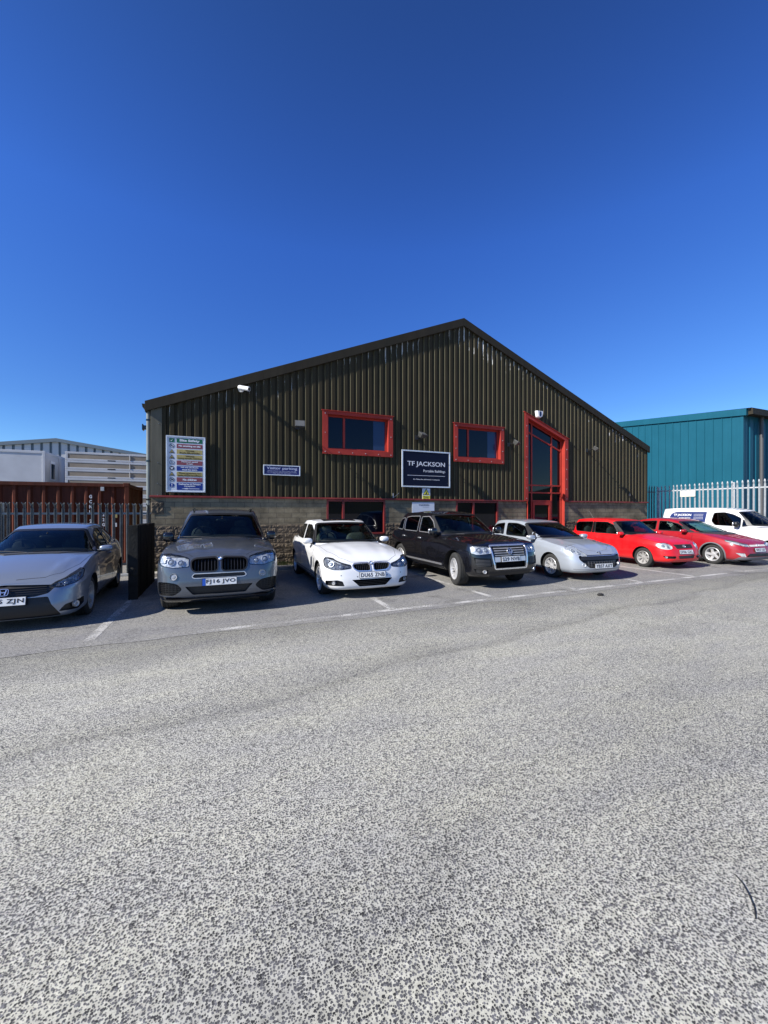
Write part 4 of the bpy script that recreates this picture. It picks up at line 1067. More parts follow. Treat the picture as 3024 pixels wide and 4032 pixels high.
# ---- deep red wedge hatchback
hlp = rnd([(.40, .60), (.42, .675), (.70, .715), (1.02, .775), (1.20, .80), (1.16, .755), (.86, .665), (.60, .605)], .02)
low = rnd([(-.62, .30), (-.50, .40), (.50, .40), (.62, .30)], .02)
CARS.append(dict(name='parked_car', cat='car', X=17.38, Y=-4.35, head=-2.6, label='deep red wedge-shaped hatchback with grey arch trims and foil sunshade in windscreen',
    paint='p_dred', hw=.882, wb=2.635, R=.315, Rr=.215, tw=.21, wheel='twist5', gap=.045,
    plan=[(.86, 0), (.85, .28), (.81, .54), (.70, .74), (.48, .84), (.05, .875), (-.6, .87), (-1.3, .87), (-2.1, .875), (-2.63, .88), (-2.95, .85), (-3.2, .75), (-3.34, .5), (-3.38, 0)],
    zt=[(.9, .66), (.65, .73), (.35, .80), (0, .88), (-.4, .96), (-1.2, .99), (-2.4, 1.02), (-3.4, 1.06)], zb=[(.9, .19), (.4, .19), (-.3, .20), (-2.6, .20), (-3.4, .30)],
    crown=[(.9, .02), (.6, .05), (0, .07), (-.4, .05), (-1.2, .01), (-4, .01)], pf=PF, ps=PS, pr=PR, waist=.008, flare=.025,
    gbase=[(0.08, 0), (-.02, .38), (-.44, .775), (-1.2, .82), (-2.2, .82), (-2.95, .76), (-3.24, .58), (-3.32, 0)],
    groof=[(-1.10, 0), (-1.16, .28), (-1.35, .50), (-1.75, .55), (-2.25, .55), (-2.72, .52), (-3.0, .40), (-3.06, 0)],
    zroof=[(-3.06, 1.24), (-2.8, 1.33), (-2.5, 1.39), (-2.1, 1.43), (-1.6, 1.415), (-1.1, 1.35)],
    windscreen=rnd([(-0.790, 0.995), (0.000, 0.975), (0.790, 0.995), (0.515, 1.353), (0.000, 1.368), (-0.515, 1.353)], [.04, .3, .04, .06, .3, .06]),
    side_windows=[(rnd([(-.62, 1.0), (-.85, 1.0), (-.85, 1.10)], .012), 'privacy'), (rnd([(-.92, 1.01), (-1.80, 1.02), (-1.84, 1.345), (-1.55, 1.34), (-1.2, 1.26), (-.92, 1.12)], .03), 'glass'),
                  (rnd([(-1.92, 1.03), (-2.55, 1.08), (-2.78, 1.20), (-2.5, 1.32), (-1.94, 1.35)], .05), 'glass')],
    rear_window=rnd([(-.5, 1.13), (.5, 1.13), (.42, 1.22), (-.42, 1.22)], .05),
    headlight=dict(poly=hlp, bowl='lamp_hazy', ring=0, lamps=[(.60, .65, .026), (.76, .68, .028)], edge='grey_plastic'),
    recess=[(low, .04, 'black', 1), (rnd([(.62, .30), (.66, .41), (.90, .42), (.74, .30)], .01), .02, 'reflector'), (hlp, .03, 'reflector')],
    details=[('lines', 'intake_mesh', hl(-.5, .5, [.32, .35, .38]), .010, .0, 'grey_plastic'),
             ('panel2', 'fog_light', rnd([(.66, .32), (.69, .395), (.86, .405), (.74, .32)], .01), -.004, 'reflector'),
             ('panel', 'front_lip', rnd([(-.95, .20), (-.80, .29), (.80, .29), (.95, .20)], .01), .008, 'trim_grey'),
             ('seams2', 'door_seam', [[(-.60, .32), (-.62, .95)], [(-1.87, .32), (-1.88, 1.0)], [(-2.3, .55), (-2.6, .8), (-2.62, 1.0)]], 'dark_red'),
             ('side2', 'sill_trim', rnd([(-.42, .20), (-2.2, .20), (-2.2, .28), (-.42, .28)], .01), .010, 'trim_grey'),
             ('topseams2', 'bonnet_seam', [[(.72, .30), (.60, .55), (.2, .74), (-.3, .80)]], 'dark_red'),
             ('arch2', 'arch_trim', .035, .012, 'trim_grey'),
             ('panel', 'light_strip', rnd([(-.38, .605), (-.38, .655), (.38, .655), (.38, .605)], .01), .004, 'lamp_hazy'),
             ('gfront', 'sunshade', rnd([(-.58, 1.04), (.58, 1.04), (.44, 1.30), (-.44, 1.30)], .05), -.022, 'sunshade')],
    handles=[(-1.68, .87)], mirror=(-.86, .85, 1.03, .07, .10, .055), seat_z=1.14,
    plate=('WK57 USY', .50, False), emblem=('top', 'h_mark', .84, .70, .042)))

# ---- white panel van
hlp = rnd([(.44, .72), (.48, .86), (.70, .98), (.98, 1.06), (1.02, .98), (.92, .80), (.66, .70)], .05)
CARS.append(dict(wide=0.0, name='parked_van', cat='van', X=20.58, Y=-4.35, head=2.5, label='white panel van with a navy name panel on its side, last in the row',
    paint='p_van', hw=.905, wb=2.73, R=.315, Rr=.20, tw=.20, wheel='steel', gap=.05, rim_mat='alloy_dirty',
    plan=[(.85, 0), (.84, .28), (.78, .52), (.64, .72), (.40, .84), (0, .89), (-.6, .895), (-1.3, .90), (-2.1, .90), (-2.73, .90), (-3.3, .89), (-3.68, .84), (-3.80, .6), (-3.83, 0)],
    zt=[(.9, .80), (.65, .90), (.35, 1.0), (0, 1.06), (-.4, 1.10), (-1.2, 1.12), (-3.5, 1.12)], zb=[(.9, .22), (.4, .22), (-.3, .24), (-2.6, .24), (-3.4, .32)],
    crown=[(.9, .02), (.6, .05), (0, .08), (-.4, .08), (-1.2, .01), (-4, .01)], pf=PF, ps=[(0, .08), (.08, .04), (.2, .015), (.4, .0), (.6, .0), (.86, .02), (.94, .03), (1, .05)], pr=PR, waist=.0, flare=.02,
    gbase=[(.05, 0), (-.05, .42), (-.45, .76), (-1.2, .845), (-2.4, .85), (-3.5, .85), (-3.73, .70), (-3.78, 0)],
    groof=[(-.92, 0), (-.97, .34), (-1.14, .62), (-1.7, .70), (-2.4, .71), (-3.4, .71), (-3.65, .58), (-3.70, 0)],
    zroof=[(-3.7, 1.79), (-3.0, 1.82), (-2.4, 1.83), (-1.6, 1.81), (-.92, 1.73)],
    windscreen=rnd([(-.775, 1.16), (0, 1.17), (.775, 1.16), (.635, 1.69), (0, 1.71), (-.635, 1.69)], [.04, .3, .04, .06, .3, .06]),
    side_windows=[(rnd([(-.55, 1.17), (-.83, 1.14), (-.83, 1.40)], .015), 'privacy'), (rnd([(-.88, 1.14), (-1.68, 1.17), (-1.80, 1.32), (-1.74, 1.64), (-1.40, 1.66), (-1.12, 1.58), (-.88, 1.44)], .06), 'privacy')],
    rear_window=rnd([(-.6, 1.25), (-.1, 1.25), (-.1, 1.6), (-.55, 1.6)], .05),
    headlight=dict(poly=hlp, bowl='reflector', lamps=[(.66, .81, .065), (.82, .90, .05)]),
    recess=[(rnd([(-.40, .56), (-.44, .70), (.44, .70), (.40, .56)], .03), .04, 'black', 1), (hlp, .035, 'reflector'), (rnd([(-.55, .28), (-.60, .40), (.60, .40), (.55, .28)], .03), .04, 'black', 1)],
    details=[('lines', 'grille', hl(-.42, .42, [.60, .64, .68]), .012, .004, 'grey_plastic'),
             ('seams2', 'door_seam', [[(-.66, .35), (-.66, 1.10)], [(-1.90, .35), (-1.92, 1.10)], [(-3.0, .35), (-3.0, 1.1)]], 'trim_grey'),
             ('side2', 'door_moulding', rnd([(-.7, .48), (-1.85, .48), (-1.85, .55), (-.7, .55)], .01), .012, 'trim_grey'),
             ('topseams2', 'bonnet_seam', [[(.66, .40), (.5, .62), (.1, .78), (-.3, .82)]], 'trim_grey')],
    handles=[(-1.72, .98)], handle_mat='black', mirror=(-.95, .92, 1.22, .08, .10, .10), mirror_mat='black', seat_z=1.30,
    plate=None, emblem=None))

# ---- silver-grey hatchback at the left edge
hlp = rnd([(.50, .61), (.60, .665), (.90, .745), (1.20, .81), (1.22, .79), (1.08, .70), (.85, .63), (.64, .59)], .02)
chrm = rnd([(-.50, .52), (-.62, .63), (0, .66), (.62, .63), (.50, .52), (.35, .485), (-.35, .485)], .02)
fog = rnd([(.62, .25), (.70, .34), (1.02, .40), (1.04, .30), (.90, .235)], .02)
CARS.append(dict(wide=.0, name='parked_car', cat='car', X=-1.02, Y=-4.27, head=3.2, label='silver grey hatchback cut off by the left edge, in front of the palisade fence',
    paint='p_grey', hw=.885, wb=2.595, R=.315, Rr=.225, tw=.22, wheel='blade10', gap=.045, rim_mat='alloy_dirty',
    plan=[(.88, 0), (.87, .28), (.83, .54), (.73, .74), (.50, .84), (.05, .875), (-.6, .865), (-1.3, .865), (-2.1, .875), (-2.6, .885), (-2.95, .86), (-3.2, .76), (-3.36, .5), (-3.40, 0)],
    zt=[(.9, .66), (.65, .735), (.35, .81), (0, .885), (-.4, .95), (-1.2, .97), (-2.4, 1.02), (-3.4, 1.06)], zb=[(.9, .17), (.4, .17), (-.3, .19), (-2.6, .19), (-3.4, .30)],
    crown=[(.9, .01), (.6, .035), (0, .07), (-.4, .06), (-1.2, .01), (-4, .01)], pf=PF, ps=PS, pr=PR, waist=.016, flare=.03,
    ridges=[(.66, .46, -.25, .66, .020, .04)],
    gbase=[(-.26, 0), (-.34, .40), (-.66, .78), (-1.2, .815), (-2.2, .815), (-2.95, .77), (-3.26, .60), (-3.34, 0)],
    groof=[(-1.20, 0), (-1.25, .28), (-1.40, .50), (-1.75, .55), (-2.2, .55), (-2.70, .53), (-3.02, .42), (-3.10, 0)],
    zroof=[(-3.10, 1.20), (-2.8, 1.31), (-2.5, 1.385), (-2.1, 1.435), (-1.65, 1.425), (-1.2, 1.365)],
    windscreen=rnd([(-0.790, 0.975), (0.000, 0.990), (0.790, 0.975), (0.535, 1.373), (0.000, 1.388), (-0.535, 1.373)], [.04, .3, .04, .06, .3, .06]),
    side_windows=[(rnd([(-.92, .99), (-1.82, 1.03), (-1.86, 1.355), (-1.58, 1.35), (-1.25, 1.23)], .03), 'glass'),
                  (rnd([(-1.92, 1.035), (-2.55, 1.12), (-2.78, 1.22), (-2.5, 1.32), (-1.94, 1.36)], .05), 'privacy')],
    rear_window=rnd([(-.5, 1.12), (.5, 1.12), (.42, 1.20), (-.42, 1.20)], .05),
    headlight=dict(poly=hlp, bowl='lampdark', lamps=[(.74, .645, .040), (.92, .70, .040)], extra=[(.62, .63, .03, .018, 0)], edge='black'),
    recess=[(chrm, .03, 'black', 1), (hlp, .035, 'reflector'), (fog, .05, 'black'), (rnd([(-.66, .19), (-.54, .36), (-.50, .475), (.50, .475), (.54, .36), (.66, .19)], .02), .02, 'black', 1)],
    details=[('lines', 'grille', hl(-.48, .48, [.53, .56, .59, .62]), .008, -.012, 'black'),
             ('round2', 'fog_light', [(.86, .315, .048)], ('chrome', 'reflector', 'projector')),
             ('seams2', 'door_seam', [[(-.60, .32), (-.62, .93)], [(-1.87, .32), (-1.88, 1.0)], [(-2.3, .55), (-2.6, .8), (-2.62, 1.0)]], 'black'),
             ('side2', 'sill_trim', rnd([(-.42, .19), (-2.2, .19), (-2.2, .27), (-.42, .27)], .01), .008, 'black'),
             ('topseams2', 'bonnet_seam', [[(.68, .10), (.66, .42), (.55, .60), (.2, .74), (-.35, .79)]], 'black')],
    handles=[(-1.68, .87)], mirror=(-.86, .86, 1.02, .075, .11, .055), seat_z=1.12,
    plate=('65 ZJN', .445, False, .70), emblem=('f', 'h_mark', 0, .57, .052), antenna=(-2.5, -.10, .06)))
M['lamp_hazy'] = mat('lamp_hazy', (0.62, 0.60, 0.52), 0.3, var=.12, vscale=12)
M['dark_red'] = mat('seam_dark_red', (0.05, 0.004, 0.004), 0.6)
# ================================================================ SETTING MATERIALS
def road_mat(name, stone=(0.075, 0.074, 0.075), binder=(0.515, 0.502, 0.43), scale=100.0, thr=0.45, far_dark=True):
    m, n, l, b = new_mat(name)
    b.inputs['Roughness'].default_value = 0.85; b.inputs['Specular IOR Level'].default_value = 0.25
    tc = n.new('ShaderNodeTexCoord'); P = tc.outputs['Object']
    dn = n.new('ShaderNodeTexNoise'); dn.inputs['Scale'].default_value = 90; l.new(P, dn.inputs['Vector'])
    dv = n.new('ShaderNodeVectorMath'); dv.operation = 'SCALE'; dv.inputs['Scale'].default_value = 0.010
    l.new(dn.outputs['Color'], dv.inputs[0])
    av = n.new('ShaderNodeVectorMath'); av.operation = 'ADD'; l.new(P, av.inputs[0]); l.new(dv.outputs[0], av.inputs[1])
    vo = n.new('ShaderNodeTexVoronoi'); vo.voronoi_dimensions = '2D'; vo.inputs['Scale'].default_value = scale; l.new(av.outputs[0], vo.inputs['Vector'])
    cs = n.new('ShaderNodeSeparateColor'); l.new(vo.outputs['Color'], cs.inputs[0])
    # bare patches and richer patches
    big = n.new('ShaderNodeTexNoise'); big.inputs['Scale'].default_value = 0.9; big.inputs['Detail'].default_value = 6; big.inputs['Roughness'].default_value = .6
    mp = n.new('ShaderNodeMapping'); mp.inputs['Scale'].default_value = (0.35, 1.0, 1); mp.inputs['Rotation'].default_value = (0, 0, math.radians(-6)); l.new(P, mp.inputs[0]); l.new(mp.outputs[0], big.inputs['Vector'])
    size = n.new('ShaderNodeMath'); size.operation = 'MULTIPLY_ADD'; size.inputs[1].default_value = 0.42; size.inputs[2].default_value = thr-.27
    l.new(cs.outputs[0], size.inputs[0])
    s2 = n.new('ShaderNodeMath'); s2.operation = 'MULTIPLY_ADD'; s2.inputs[1].default_value = -0.30; l.new(big.outputs[0], s2.inputs[0]); 
    ad = n.new('ShaderNodeMath'); ad.operation = 'ADD'; ad.inputs[1].default_value = 0.15; l.new(size.outputs[0], s2.inputs[2]); l.new(s2.outputs[0], ad.inputs[0])
    df = n.new('ShaderNodeMath'); df.operation = 'SUBTRACT'; l.new(vo.outputs['Distance'], df.inputs[0]); l.new(ad.outputs[0], df.inputs[1])
    ed = n.new('ShaderNodeMapRange'); ed.inputs['From Min'].default_value = -0.05; ed.inputs['From Max'].default_value = 0.05; l.new(df.outputs[0], ed.inputs['Value'])
    # stone colour varies from stone to stone
    sc = n.new('ShaderNodeMapRange'); sc.inputs['To Min'].default_value = 0.35; sc.inputs['To Max'].default_value = 2.2; l.new(cs.outputs[1], sc.inputs['Value'])
    sv_ = n.new('ShaderNodeVectorMath'); sv_.operation = 'SCALE'; sv_.inputs[0].default_value = stone; l.new(sc.outputs[0], sv_.inputs['Scale'])
    # binder: pale, warmer and greyer patches
    bn = n.new('ShaderNodeTexNoise'); bn.inputs['Scale'].default_value = 2.2; bn.inputs['Detail'].default_value = 9; bn.inputs['Roughness'].default_value = .7; l.new(mp.outputs[0], bn.inputs['Vector'])
    br = n.new('ShaderNodeValToRGB'); l.new(bn.outputs[0], br.inputs[0])
    e = br.color_ramp.elements; e[0].position = .3; e[0].color = (binder[0]*.80, binder[1]*.80, binder[2]*.84, 1); e[1].position = .72; e[1].color = (binder[0]*1.08, binder[1]*1.07, binder[2]*.98, 1)
    fn = n.new('ShaderNodeTexNoise'); fn.inputs['Scale'].default_value = 260; l.new(P, fn.inputs['Vector'])
    fr = n.new('ShaderNodeMapRange'); fr.inputs['To Min'].default_value = .72; fr.inputs['To Max'].default_value = 1.28; l.new(fn.outputs[0], fr.inputs['Value'])
    bv_ = n.new('ShaderNodeVectorMath'); bv_.operation = 'SCALE'; l.new(br.outputs[0], bv_.inputs[0]); l.new(fr.outputs[0], bv_.inputs['Scale'])
    cn = n.new('ShaderNodeTexNoise'); cn.inputs['Scale'].default_value = 28; cn.inputs['Detail'].default_value = 3; cn.inputs['Roughness'].default_value = .7; l.new(P, cn.inputs['Vector'])
    cm = n.new('ShaderNodeMapRange'); cm.inputs['From Min'].default_value = .3; cm.inputs['From Max'].default_value = .7; cm.inputs['To Min'].default_value = .70; cm.inputs['To Max'].default_value = 1.26; l.new(cn.outputs[0], cm.inputs['Value'])
    mx = n.new('ShaderNodeMix'); mx.data_type = 'RGBA'; l.new(ed.outputs[0], mx.inputs['Factor']); l.new(sv_.outputs[0], mx.inputs['A']); l.new(bv_.outputs[0], mx.inputs['B'])
    cz = n.new('ShaderNodeVectorMath'); cz.operation = 'SCALE'; l.new(mx.outputs['Result'], cz.inputs[0]); l.new(cm.outputs[0], cz.inputs['Scale'])
    out = cz.outputs[0]
    if far_dark:
        # wheel-polished darker bands along the lane, darker old surface next to the bays
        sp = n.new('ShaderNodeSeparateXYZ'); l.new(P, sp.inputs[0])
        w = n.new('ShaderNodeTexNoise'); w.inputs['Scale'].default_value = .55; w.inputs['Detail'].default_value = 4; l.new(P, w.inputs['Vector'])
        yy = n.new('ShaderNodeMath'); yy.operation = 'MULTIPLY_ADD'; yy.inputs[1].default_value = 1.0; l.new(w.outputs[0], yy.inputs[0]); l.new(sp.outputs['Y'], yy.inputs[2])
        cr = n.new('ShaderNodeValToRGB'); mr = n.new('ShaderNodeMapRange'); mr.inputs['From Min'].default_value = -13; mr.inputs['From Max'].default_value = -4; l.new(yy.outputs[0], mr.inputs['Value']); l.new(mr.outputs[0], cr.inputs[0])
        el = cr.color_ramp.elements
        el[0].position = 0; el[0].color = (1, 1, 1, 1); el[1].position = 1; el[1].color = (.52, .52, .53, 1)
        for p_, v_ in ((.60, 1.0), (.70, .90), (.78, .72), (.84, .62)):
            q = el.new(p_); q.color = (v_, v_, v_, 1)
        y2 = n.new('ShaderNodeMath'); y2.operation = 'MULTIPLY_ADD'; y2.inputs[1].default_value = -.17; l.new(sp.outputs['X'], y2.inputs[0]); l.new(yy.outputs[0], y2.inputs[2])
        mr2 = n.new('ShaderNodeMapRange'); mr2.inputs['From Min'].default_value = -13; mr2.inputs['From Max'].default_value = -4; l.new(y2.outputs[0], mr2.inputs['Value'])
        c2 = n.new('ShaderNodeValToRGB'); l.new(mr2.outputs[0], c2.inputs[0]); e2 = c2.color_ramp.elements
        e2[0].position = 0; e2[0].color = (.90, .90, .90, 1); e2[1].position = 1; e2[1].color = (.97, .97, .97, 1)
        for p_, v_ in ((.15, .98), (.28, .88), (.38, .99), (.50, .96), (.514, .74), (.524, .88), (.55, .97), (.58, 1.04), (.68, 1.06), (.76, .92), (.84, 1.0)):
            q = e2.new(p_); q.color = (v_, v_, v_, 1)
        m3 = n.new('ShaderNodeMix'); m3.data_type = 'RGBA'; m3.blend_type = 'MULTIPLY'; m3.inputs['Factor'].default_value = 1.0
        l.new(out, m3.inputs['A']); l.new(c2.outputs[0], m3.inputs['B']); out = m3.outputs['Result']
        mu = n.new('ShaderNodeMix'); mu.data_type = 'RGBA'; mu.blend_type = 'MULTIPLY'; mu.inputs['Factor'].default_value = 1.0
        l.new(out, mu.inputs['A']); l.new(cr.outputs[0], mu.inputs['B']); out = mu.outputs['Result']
    st = n.new('ShaderNodeTexNoise'); st.inputs['Scale'].default_value = 1.3 if not far_dark else .8; st.inputs['Detail'].default_value = 7; st.inputs['Roughness'].default_value = .62; l.new(P, st.inputs['Vector'])
    sm = n.new('ShaderNodeMapRange'); sm.inputs['From Min'].default_value = .56; sm.inputs['From Max'].default_value = .68; sm.inputs['To Min'].default_value = 1; sm.inputs['To Max'].default_value = .62 if not far_dark else .84; l.new(st.outputs[0], sm.inputs['Value'])
    so = n.new('ShaderNodeVectorMath'); so.operation = 'SCALE'; l.new(out, so.inputs[0]); l.new(sm.outputs[0], so.inputs['Scale']); out = so.outputs[0]
    l.new(out, b.inputs['Base Color'])
    bp = n.new('ShaderNodeBump'); bp.inputs['Strength'].default_value = 0.12; bp.inputs['Distance'].default_value = 0.004; bp.invert = True
    l.new(ed.outputs[0], bp.inputs['Height']); l.new(bp.outputs[0], b.inputs['Normal'])
    return m

M['road'] = road_mat('exposed_aggregate_road')
M['bay'] = road_mat('bay_asphalt', stone=(0.08, 0.08, 0.08), binder=(0.29, 0.282, 0.262), scale=90, thr=.36, far_dark=False)

def worn_paint():
    m, n, l, b = new_mat('worn_line_paint')
    b.inputs['Roughness'].default_value = .8
    tc = n.new('ShaderNodeTexCoord')
    t = n.new('ShaderNodeTexNoise'); t.inputs['Scale'].default_value = 38; t.inputs['Detail'].default_value = 6; t.inputs['Roughness'].default_value = .7; l.new(tc.outputs['Object'], t.inputs['Vector'])
    t2 = n.new('ShaderNodeTexNoise'); t2.inputs['Scale'].default_value = 1.7; l.new(tc.outputs['Object'], t2.inputs['Vector'])
    a = n.new('ShaderNodeMath'); a.operation = 'MULTIPLY_ADD'; a.inputs[1].default_value = .9; l.new(t2.outputs[0], a.inputs[0]); l.new(t.outputs[0], a.inputs[2])
    r = n.new('ShaderNodeMapRange'); r.inputs['From Min'].default_value = .86; r.inputs['From Max'].default_value = 1.02; r.inputs['To Min'].default_value = .75; r.inputs['To Max'].default_value = .08; l.new(a.outputs[0], r.inputs['Value'])
    b.inputs['Base Color'].default_value = (.60, .585, .54, 1); l.new(r.outputs[0], b.inputs['Alpha'])
    return m
M['line'] = worn_paint()

def clad_mat(name, col, streak=.22, drips=False, rough=.6, spec=.15):
    m, n, l, b = new_mat(name); b.inputs['Roughness'].default_value = rough; b.inputs['Specular IOR Level'].default_value = spec
    tc = n.new('ShaderNodeTexCoord')
    mp = n.new('ShaderNodeMapping'); mp.inputs['Scale'].default_value = (5, 5, .35); l.new(tc.outputs['Object'], mp.inputs[0])
    t = n.new('ShaderNodeTexNoise'); t.inputs['Scale'].default_value = 1.6; t.inputs['Detail'].default_value = 8; t.inputs['Roughness'].default_value = .65; l.new(mp.outputs[0], t.inputs['Vector'])
    r = n.new('ShaderNodeMapRange'); r.inputs['From Min'].default_value = .3; r.inputs['From Max'].default_value = .7; r.inputs['To Min'].default_value = 1-streak; r.inputs['To Max'].default_value = 1+streak; l.new(t.outputs[0], r.inputs['Value'])
    s = n.new('ShaderNodeVectorMath'); s.operation = 'SCALE'; s.inputs[0].default_value = col; l.new(r.outputs[0], s.inputs['Scale'])
    out = s.outputs[0]
    t3 = n.new('ShaderNodeTexNoise'); t3.inputs['Scale'].default_value = .8; t3.inputs['Detail'].default_value = 5; l.new(tc.outputs['Object'], t3.inputs['Vector'])
    g = n.new('ShaderNodeMix'); g.data_type = 'RGBA'; g.inputs['B'].default_value = (col[0]*.75, col[1]*.85, col[2]*.85, 1)
    gr_ = n.new('ShaderNodeMapRange'); gr_.inputs['From Min'].default_value = .4; gr_.inputs['From Max'].default_value = .7; gr_.inputs['To Max'].default_value = .6; l.new(t3.outputs[0], gr_.inputs['Value']); l.new(gr_.outputs[0], g.inputs['Factor']); l.new(out, g.inputs['A']); out = g.outputs['Result']
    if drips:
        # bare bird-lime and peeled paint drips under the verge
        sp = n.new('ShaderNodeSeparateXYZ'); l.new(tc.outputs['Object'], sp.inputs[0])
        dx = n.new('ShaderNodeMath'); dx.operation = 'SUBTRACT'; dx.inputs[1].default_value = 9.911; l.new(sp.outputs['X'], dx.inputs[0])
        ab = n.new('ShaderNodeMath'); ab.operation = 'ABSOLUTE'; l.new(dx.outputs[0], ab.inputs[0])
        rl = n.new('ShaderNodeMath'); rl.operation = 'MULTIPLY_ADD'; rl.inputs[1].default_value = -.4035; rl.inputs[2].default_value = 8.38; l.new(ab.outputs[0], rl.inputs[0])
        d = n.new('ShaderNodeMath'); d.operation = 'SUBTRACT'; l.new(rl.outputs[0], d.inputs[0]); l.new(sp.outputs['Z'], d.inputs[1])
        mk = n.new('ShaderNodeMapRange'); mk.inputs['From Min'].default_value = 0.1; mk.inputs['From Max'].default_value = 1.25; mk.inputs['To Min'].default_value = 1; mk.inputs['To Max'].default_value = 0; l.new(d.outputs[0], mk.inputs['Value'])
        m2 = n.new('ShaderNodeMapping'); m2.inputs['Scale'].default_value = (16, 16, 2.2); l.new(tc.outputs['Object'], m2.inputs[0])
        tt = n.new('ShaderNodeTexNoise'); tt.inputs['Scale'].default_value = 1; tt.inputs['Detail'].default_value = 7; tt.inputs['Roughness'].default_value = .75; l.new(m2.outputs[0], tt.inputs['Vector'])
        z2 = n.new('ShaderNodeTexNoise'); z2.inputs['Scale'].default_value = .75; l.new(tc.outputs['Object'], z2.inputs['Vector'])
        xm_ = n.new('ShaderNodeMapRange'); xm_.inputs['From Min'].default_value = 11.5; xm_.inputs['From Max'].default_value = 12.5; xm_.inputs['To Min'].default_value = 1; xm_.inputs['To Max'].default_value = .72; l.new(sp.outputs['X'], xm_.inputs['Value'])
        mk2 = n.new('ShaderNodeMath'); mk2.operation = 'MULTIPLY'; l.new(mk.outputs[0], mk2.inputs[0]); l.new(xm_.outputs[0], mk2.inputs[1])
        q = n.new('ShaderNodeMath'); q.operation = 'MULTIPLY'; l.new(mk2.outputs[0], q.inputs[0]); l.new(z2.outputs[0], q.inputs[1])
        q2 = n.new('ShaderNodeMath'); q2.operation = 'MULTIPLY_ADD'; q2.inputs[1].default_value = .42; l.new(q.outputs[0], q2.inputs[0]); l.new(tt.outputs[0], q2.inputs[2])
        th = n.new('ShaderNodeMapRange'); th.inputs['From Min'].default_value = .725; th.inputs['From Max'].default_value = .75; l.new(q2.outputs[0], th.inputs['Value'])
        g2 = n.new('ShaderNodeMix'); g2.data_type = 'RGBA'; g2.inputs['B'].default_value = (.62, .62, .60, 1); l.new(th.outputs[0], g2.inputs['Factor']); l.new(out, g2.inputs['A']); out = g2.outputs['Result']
    l.new(out, b.inputs['Base Color'])
    return m
M['clad'] = clad_mat('olive_cladding', (0.040, 0.032, 0.0165), .35)
M['clad_sunlit'] = clad_mat('sunlit_rib_edge', (0.110, 0.094, 0.054), drips=True)  # paler tone paints sunlight onto the left-facing rib webs, plus lime drips
M['flash'] = clad_mat('olive_flashing', (0.034, 0.028, 0.018), .2)
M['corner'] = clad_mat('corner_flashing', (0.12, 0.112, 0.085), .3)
M['teal'] = clad_mat('teal_cladding', (0.011, 0.088, 0.130), .07, rough=.4)
M['teal_dark'] = mat('teal_seam', (0.012, 0.10, 0.14), .5)
M['red'] = mat('red_frame', (0.34, 0.036, 0.024), .5, spec=.25, var=.12, vscale=2.5)
M['red_shaded'] = mat('red_frame_shaded', (0.17, 0.018, 0.015), .45, var=.15, vscale=2.5)  # darker frame red, shade behind the parked cars put into the colour
M['redline'] = mat('red_drip_flashing', (0.20, 0.022, 0.016), .5, var=.3, vscale=3)
M['winglass'] = mat('window_glass', (0.002, 0.002, 0.006), 0.02, spec=.35)
M['blind'] = mat('window_blind', (0.07, 0.09, 0.14), .9, var=.1)
M['galv'] = mat('galvanised_steel', (0.17, 0.19, 0.20), .42, metal=.55, var=.25, vscale=6)
M['galv_white'] = mat('galvanised_pale', (0.42, 0.44, 0.45), .5, metal=.25, var=.15, vscale=5)
M['pipe'] = mat('pipe_grey', (0.17, 0.19, 0.18), .45, var=.12, vscale=3)
M['alu'] = mat('aluminium_frame', (0.66, 0.69, 0.72), .3, metal=.35, var=.08, vscale=3)
M['signwhite'] = mat('sign_white', (0.60, 0.63, 0.68), .45, var=.05, vscale=3)
M['signnavy'] = mat('sign_navy', (0.003, 0.005, 0.020), .45, spec=.2)
M['sgreen'] = mat('sign_green', (0.004, 0.12, 0.055), .4)
M['smaroon'] = mat('sign_faded_maroon', (0.22, 0.055, 0.07), .5)
M['syellow'] = mat('sign_faded_yellow', (0.38, 0.31, 0.11), .5, var=.1, vscale=3)
M['sblue'] = mat('sign_blue', (0.008, 0.03, 0.22), .4)
M['sbright'] = mat('sign_bright_yellow', (0.72, 0.66, 0.05), .45)
M['letter'] = mat('letter_pale', (0.66, 0.68, 0.72), .5)
M['letter_dim'] = mat('letter_dim', (0.42, 0.44, 0.58), .5)
M['dark_ink'] = mat('dark_ink', (0.012, 0.014, 0.03), .5)
M['olive_ink'] = mat('olive_ink', (0.09, 0.06, 0.01), .6)
M['contred'] = clad_mat('container_red', (0.085, 0.024, 0.014), .5, rough=.65)
M['cabinwhite'] = mat('cabin_white', (0.48, 0.49, 0.50), .5, var=.12, vscale=.8)
M['packbeige'] = mat('pack_beige', (0.26, 0.215, 0.16), .7, var=.15, vscale=1.5)
M['farshed'] = mat('far_shed_wall', (0.62, 0.61, 0.58), .6, var=.06, vscale=.5)
M['farroof'] = mat('far_shed_trim', (0.17, 0.21, 0.23), .5)
M['concrete_dark'] = mat('weathered_dark_board', (0.014, 0.013, 0.011), .9, spec=.1, var=.55, vscale=2.0, bump=.6, bscale=12, stretch=(4, 4, .6))
M['kerb'] = mat('kerb_concrete', (0.34, 0.32, 0.28), .85, var=.25, vscale=5, bump=.4, bscale=40)
M['grass'] = mat('weed_green', (0.07, 0.10, 0.02), .8, var=.4, vscale=9)
M['hill'] = mat('hill_grass', (0.05, 0.065, 0.03), .95, var=.4, vscale=.02)
M['asphalt_dark'] = mat('twig_dark', (0.02, 0.018, 0.016), .8)

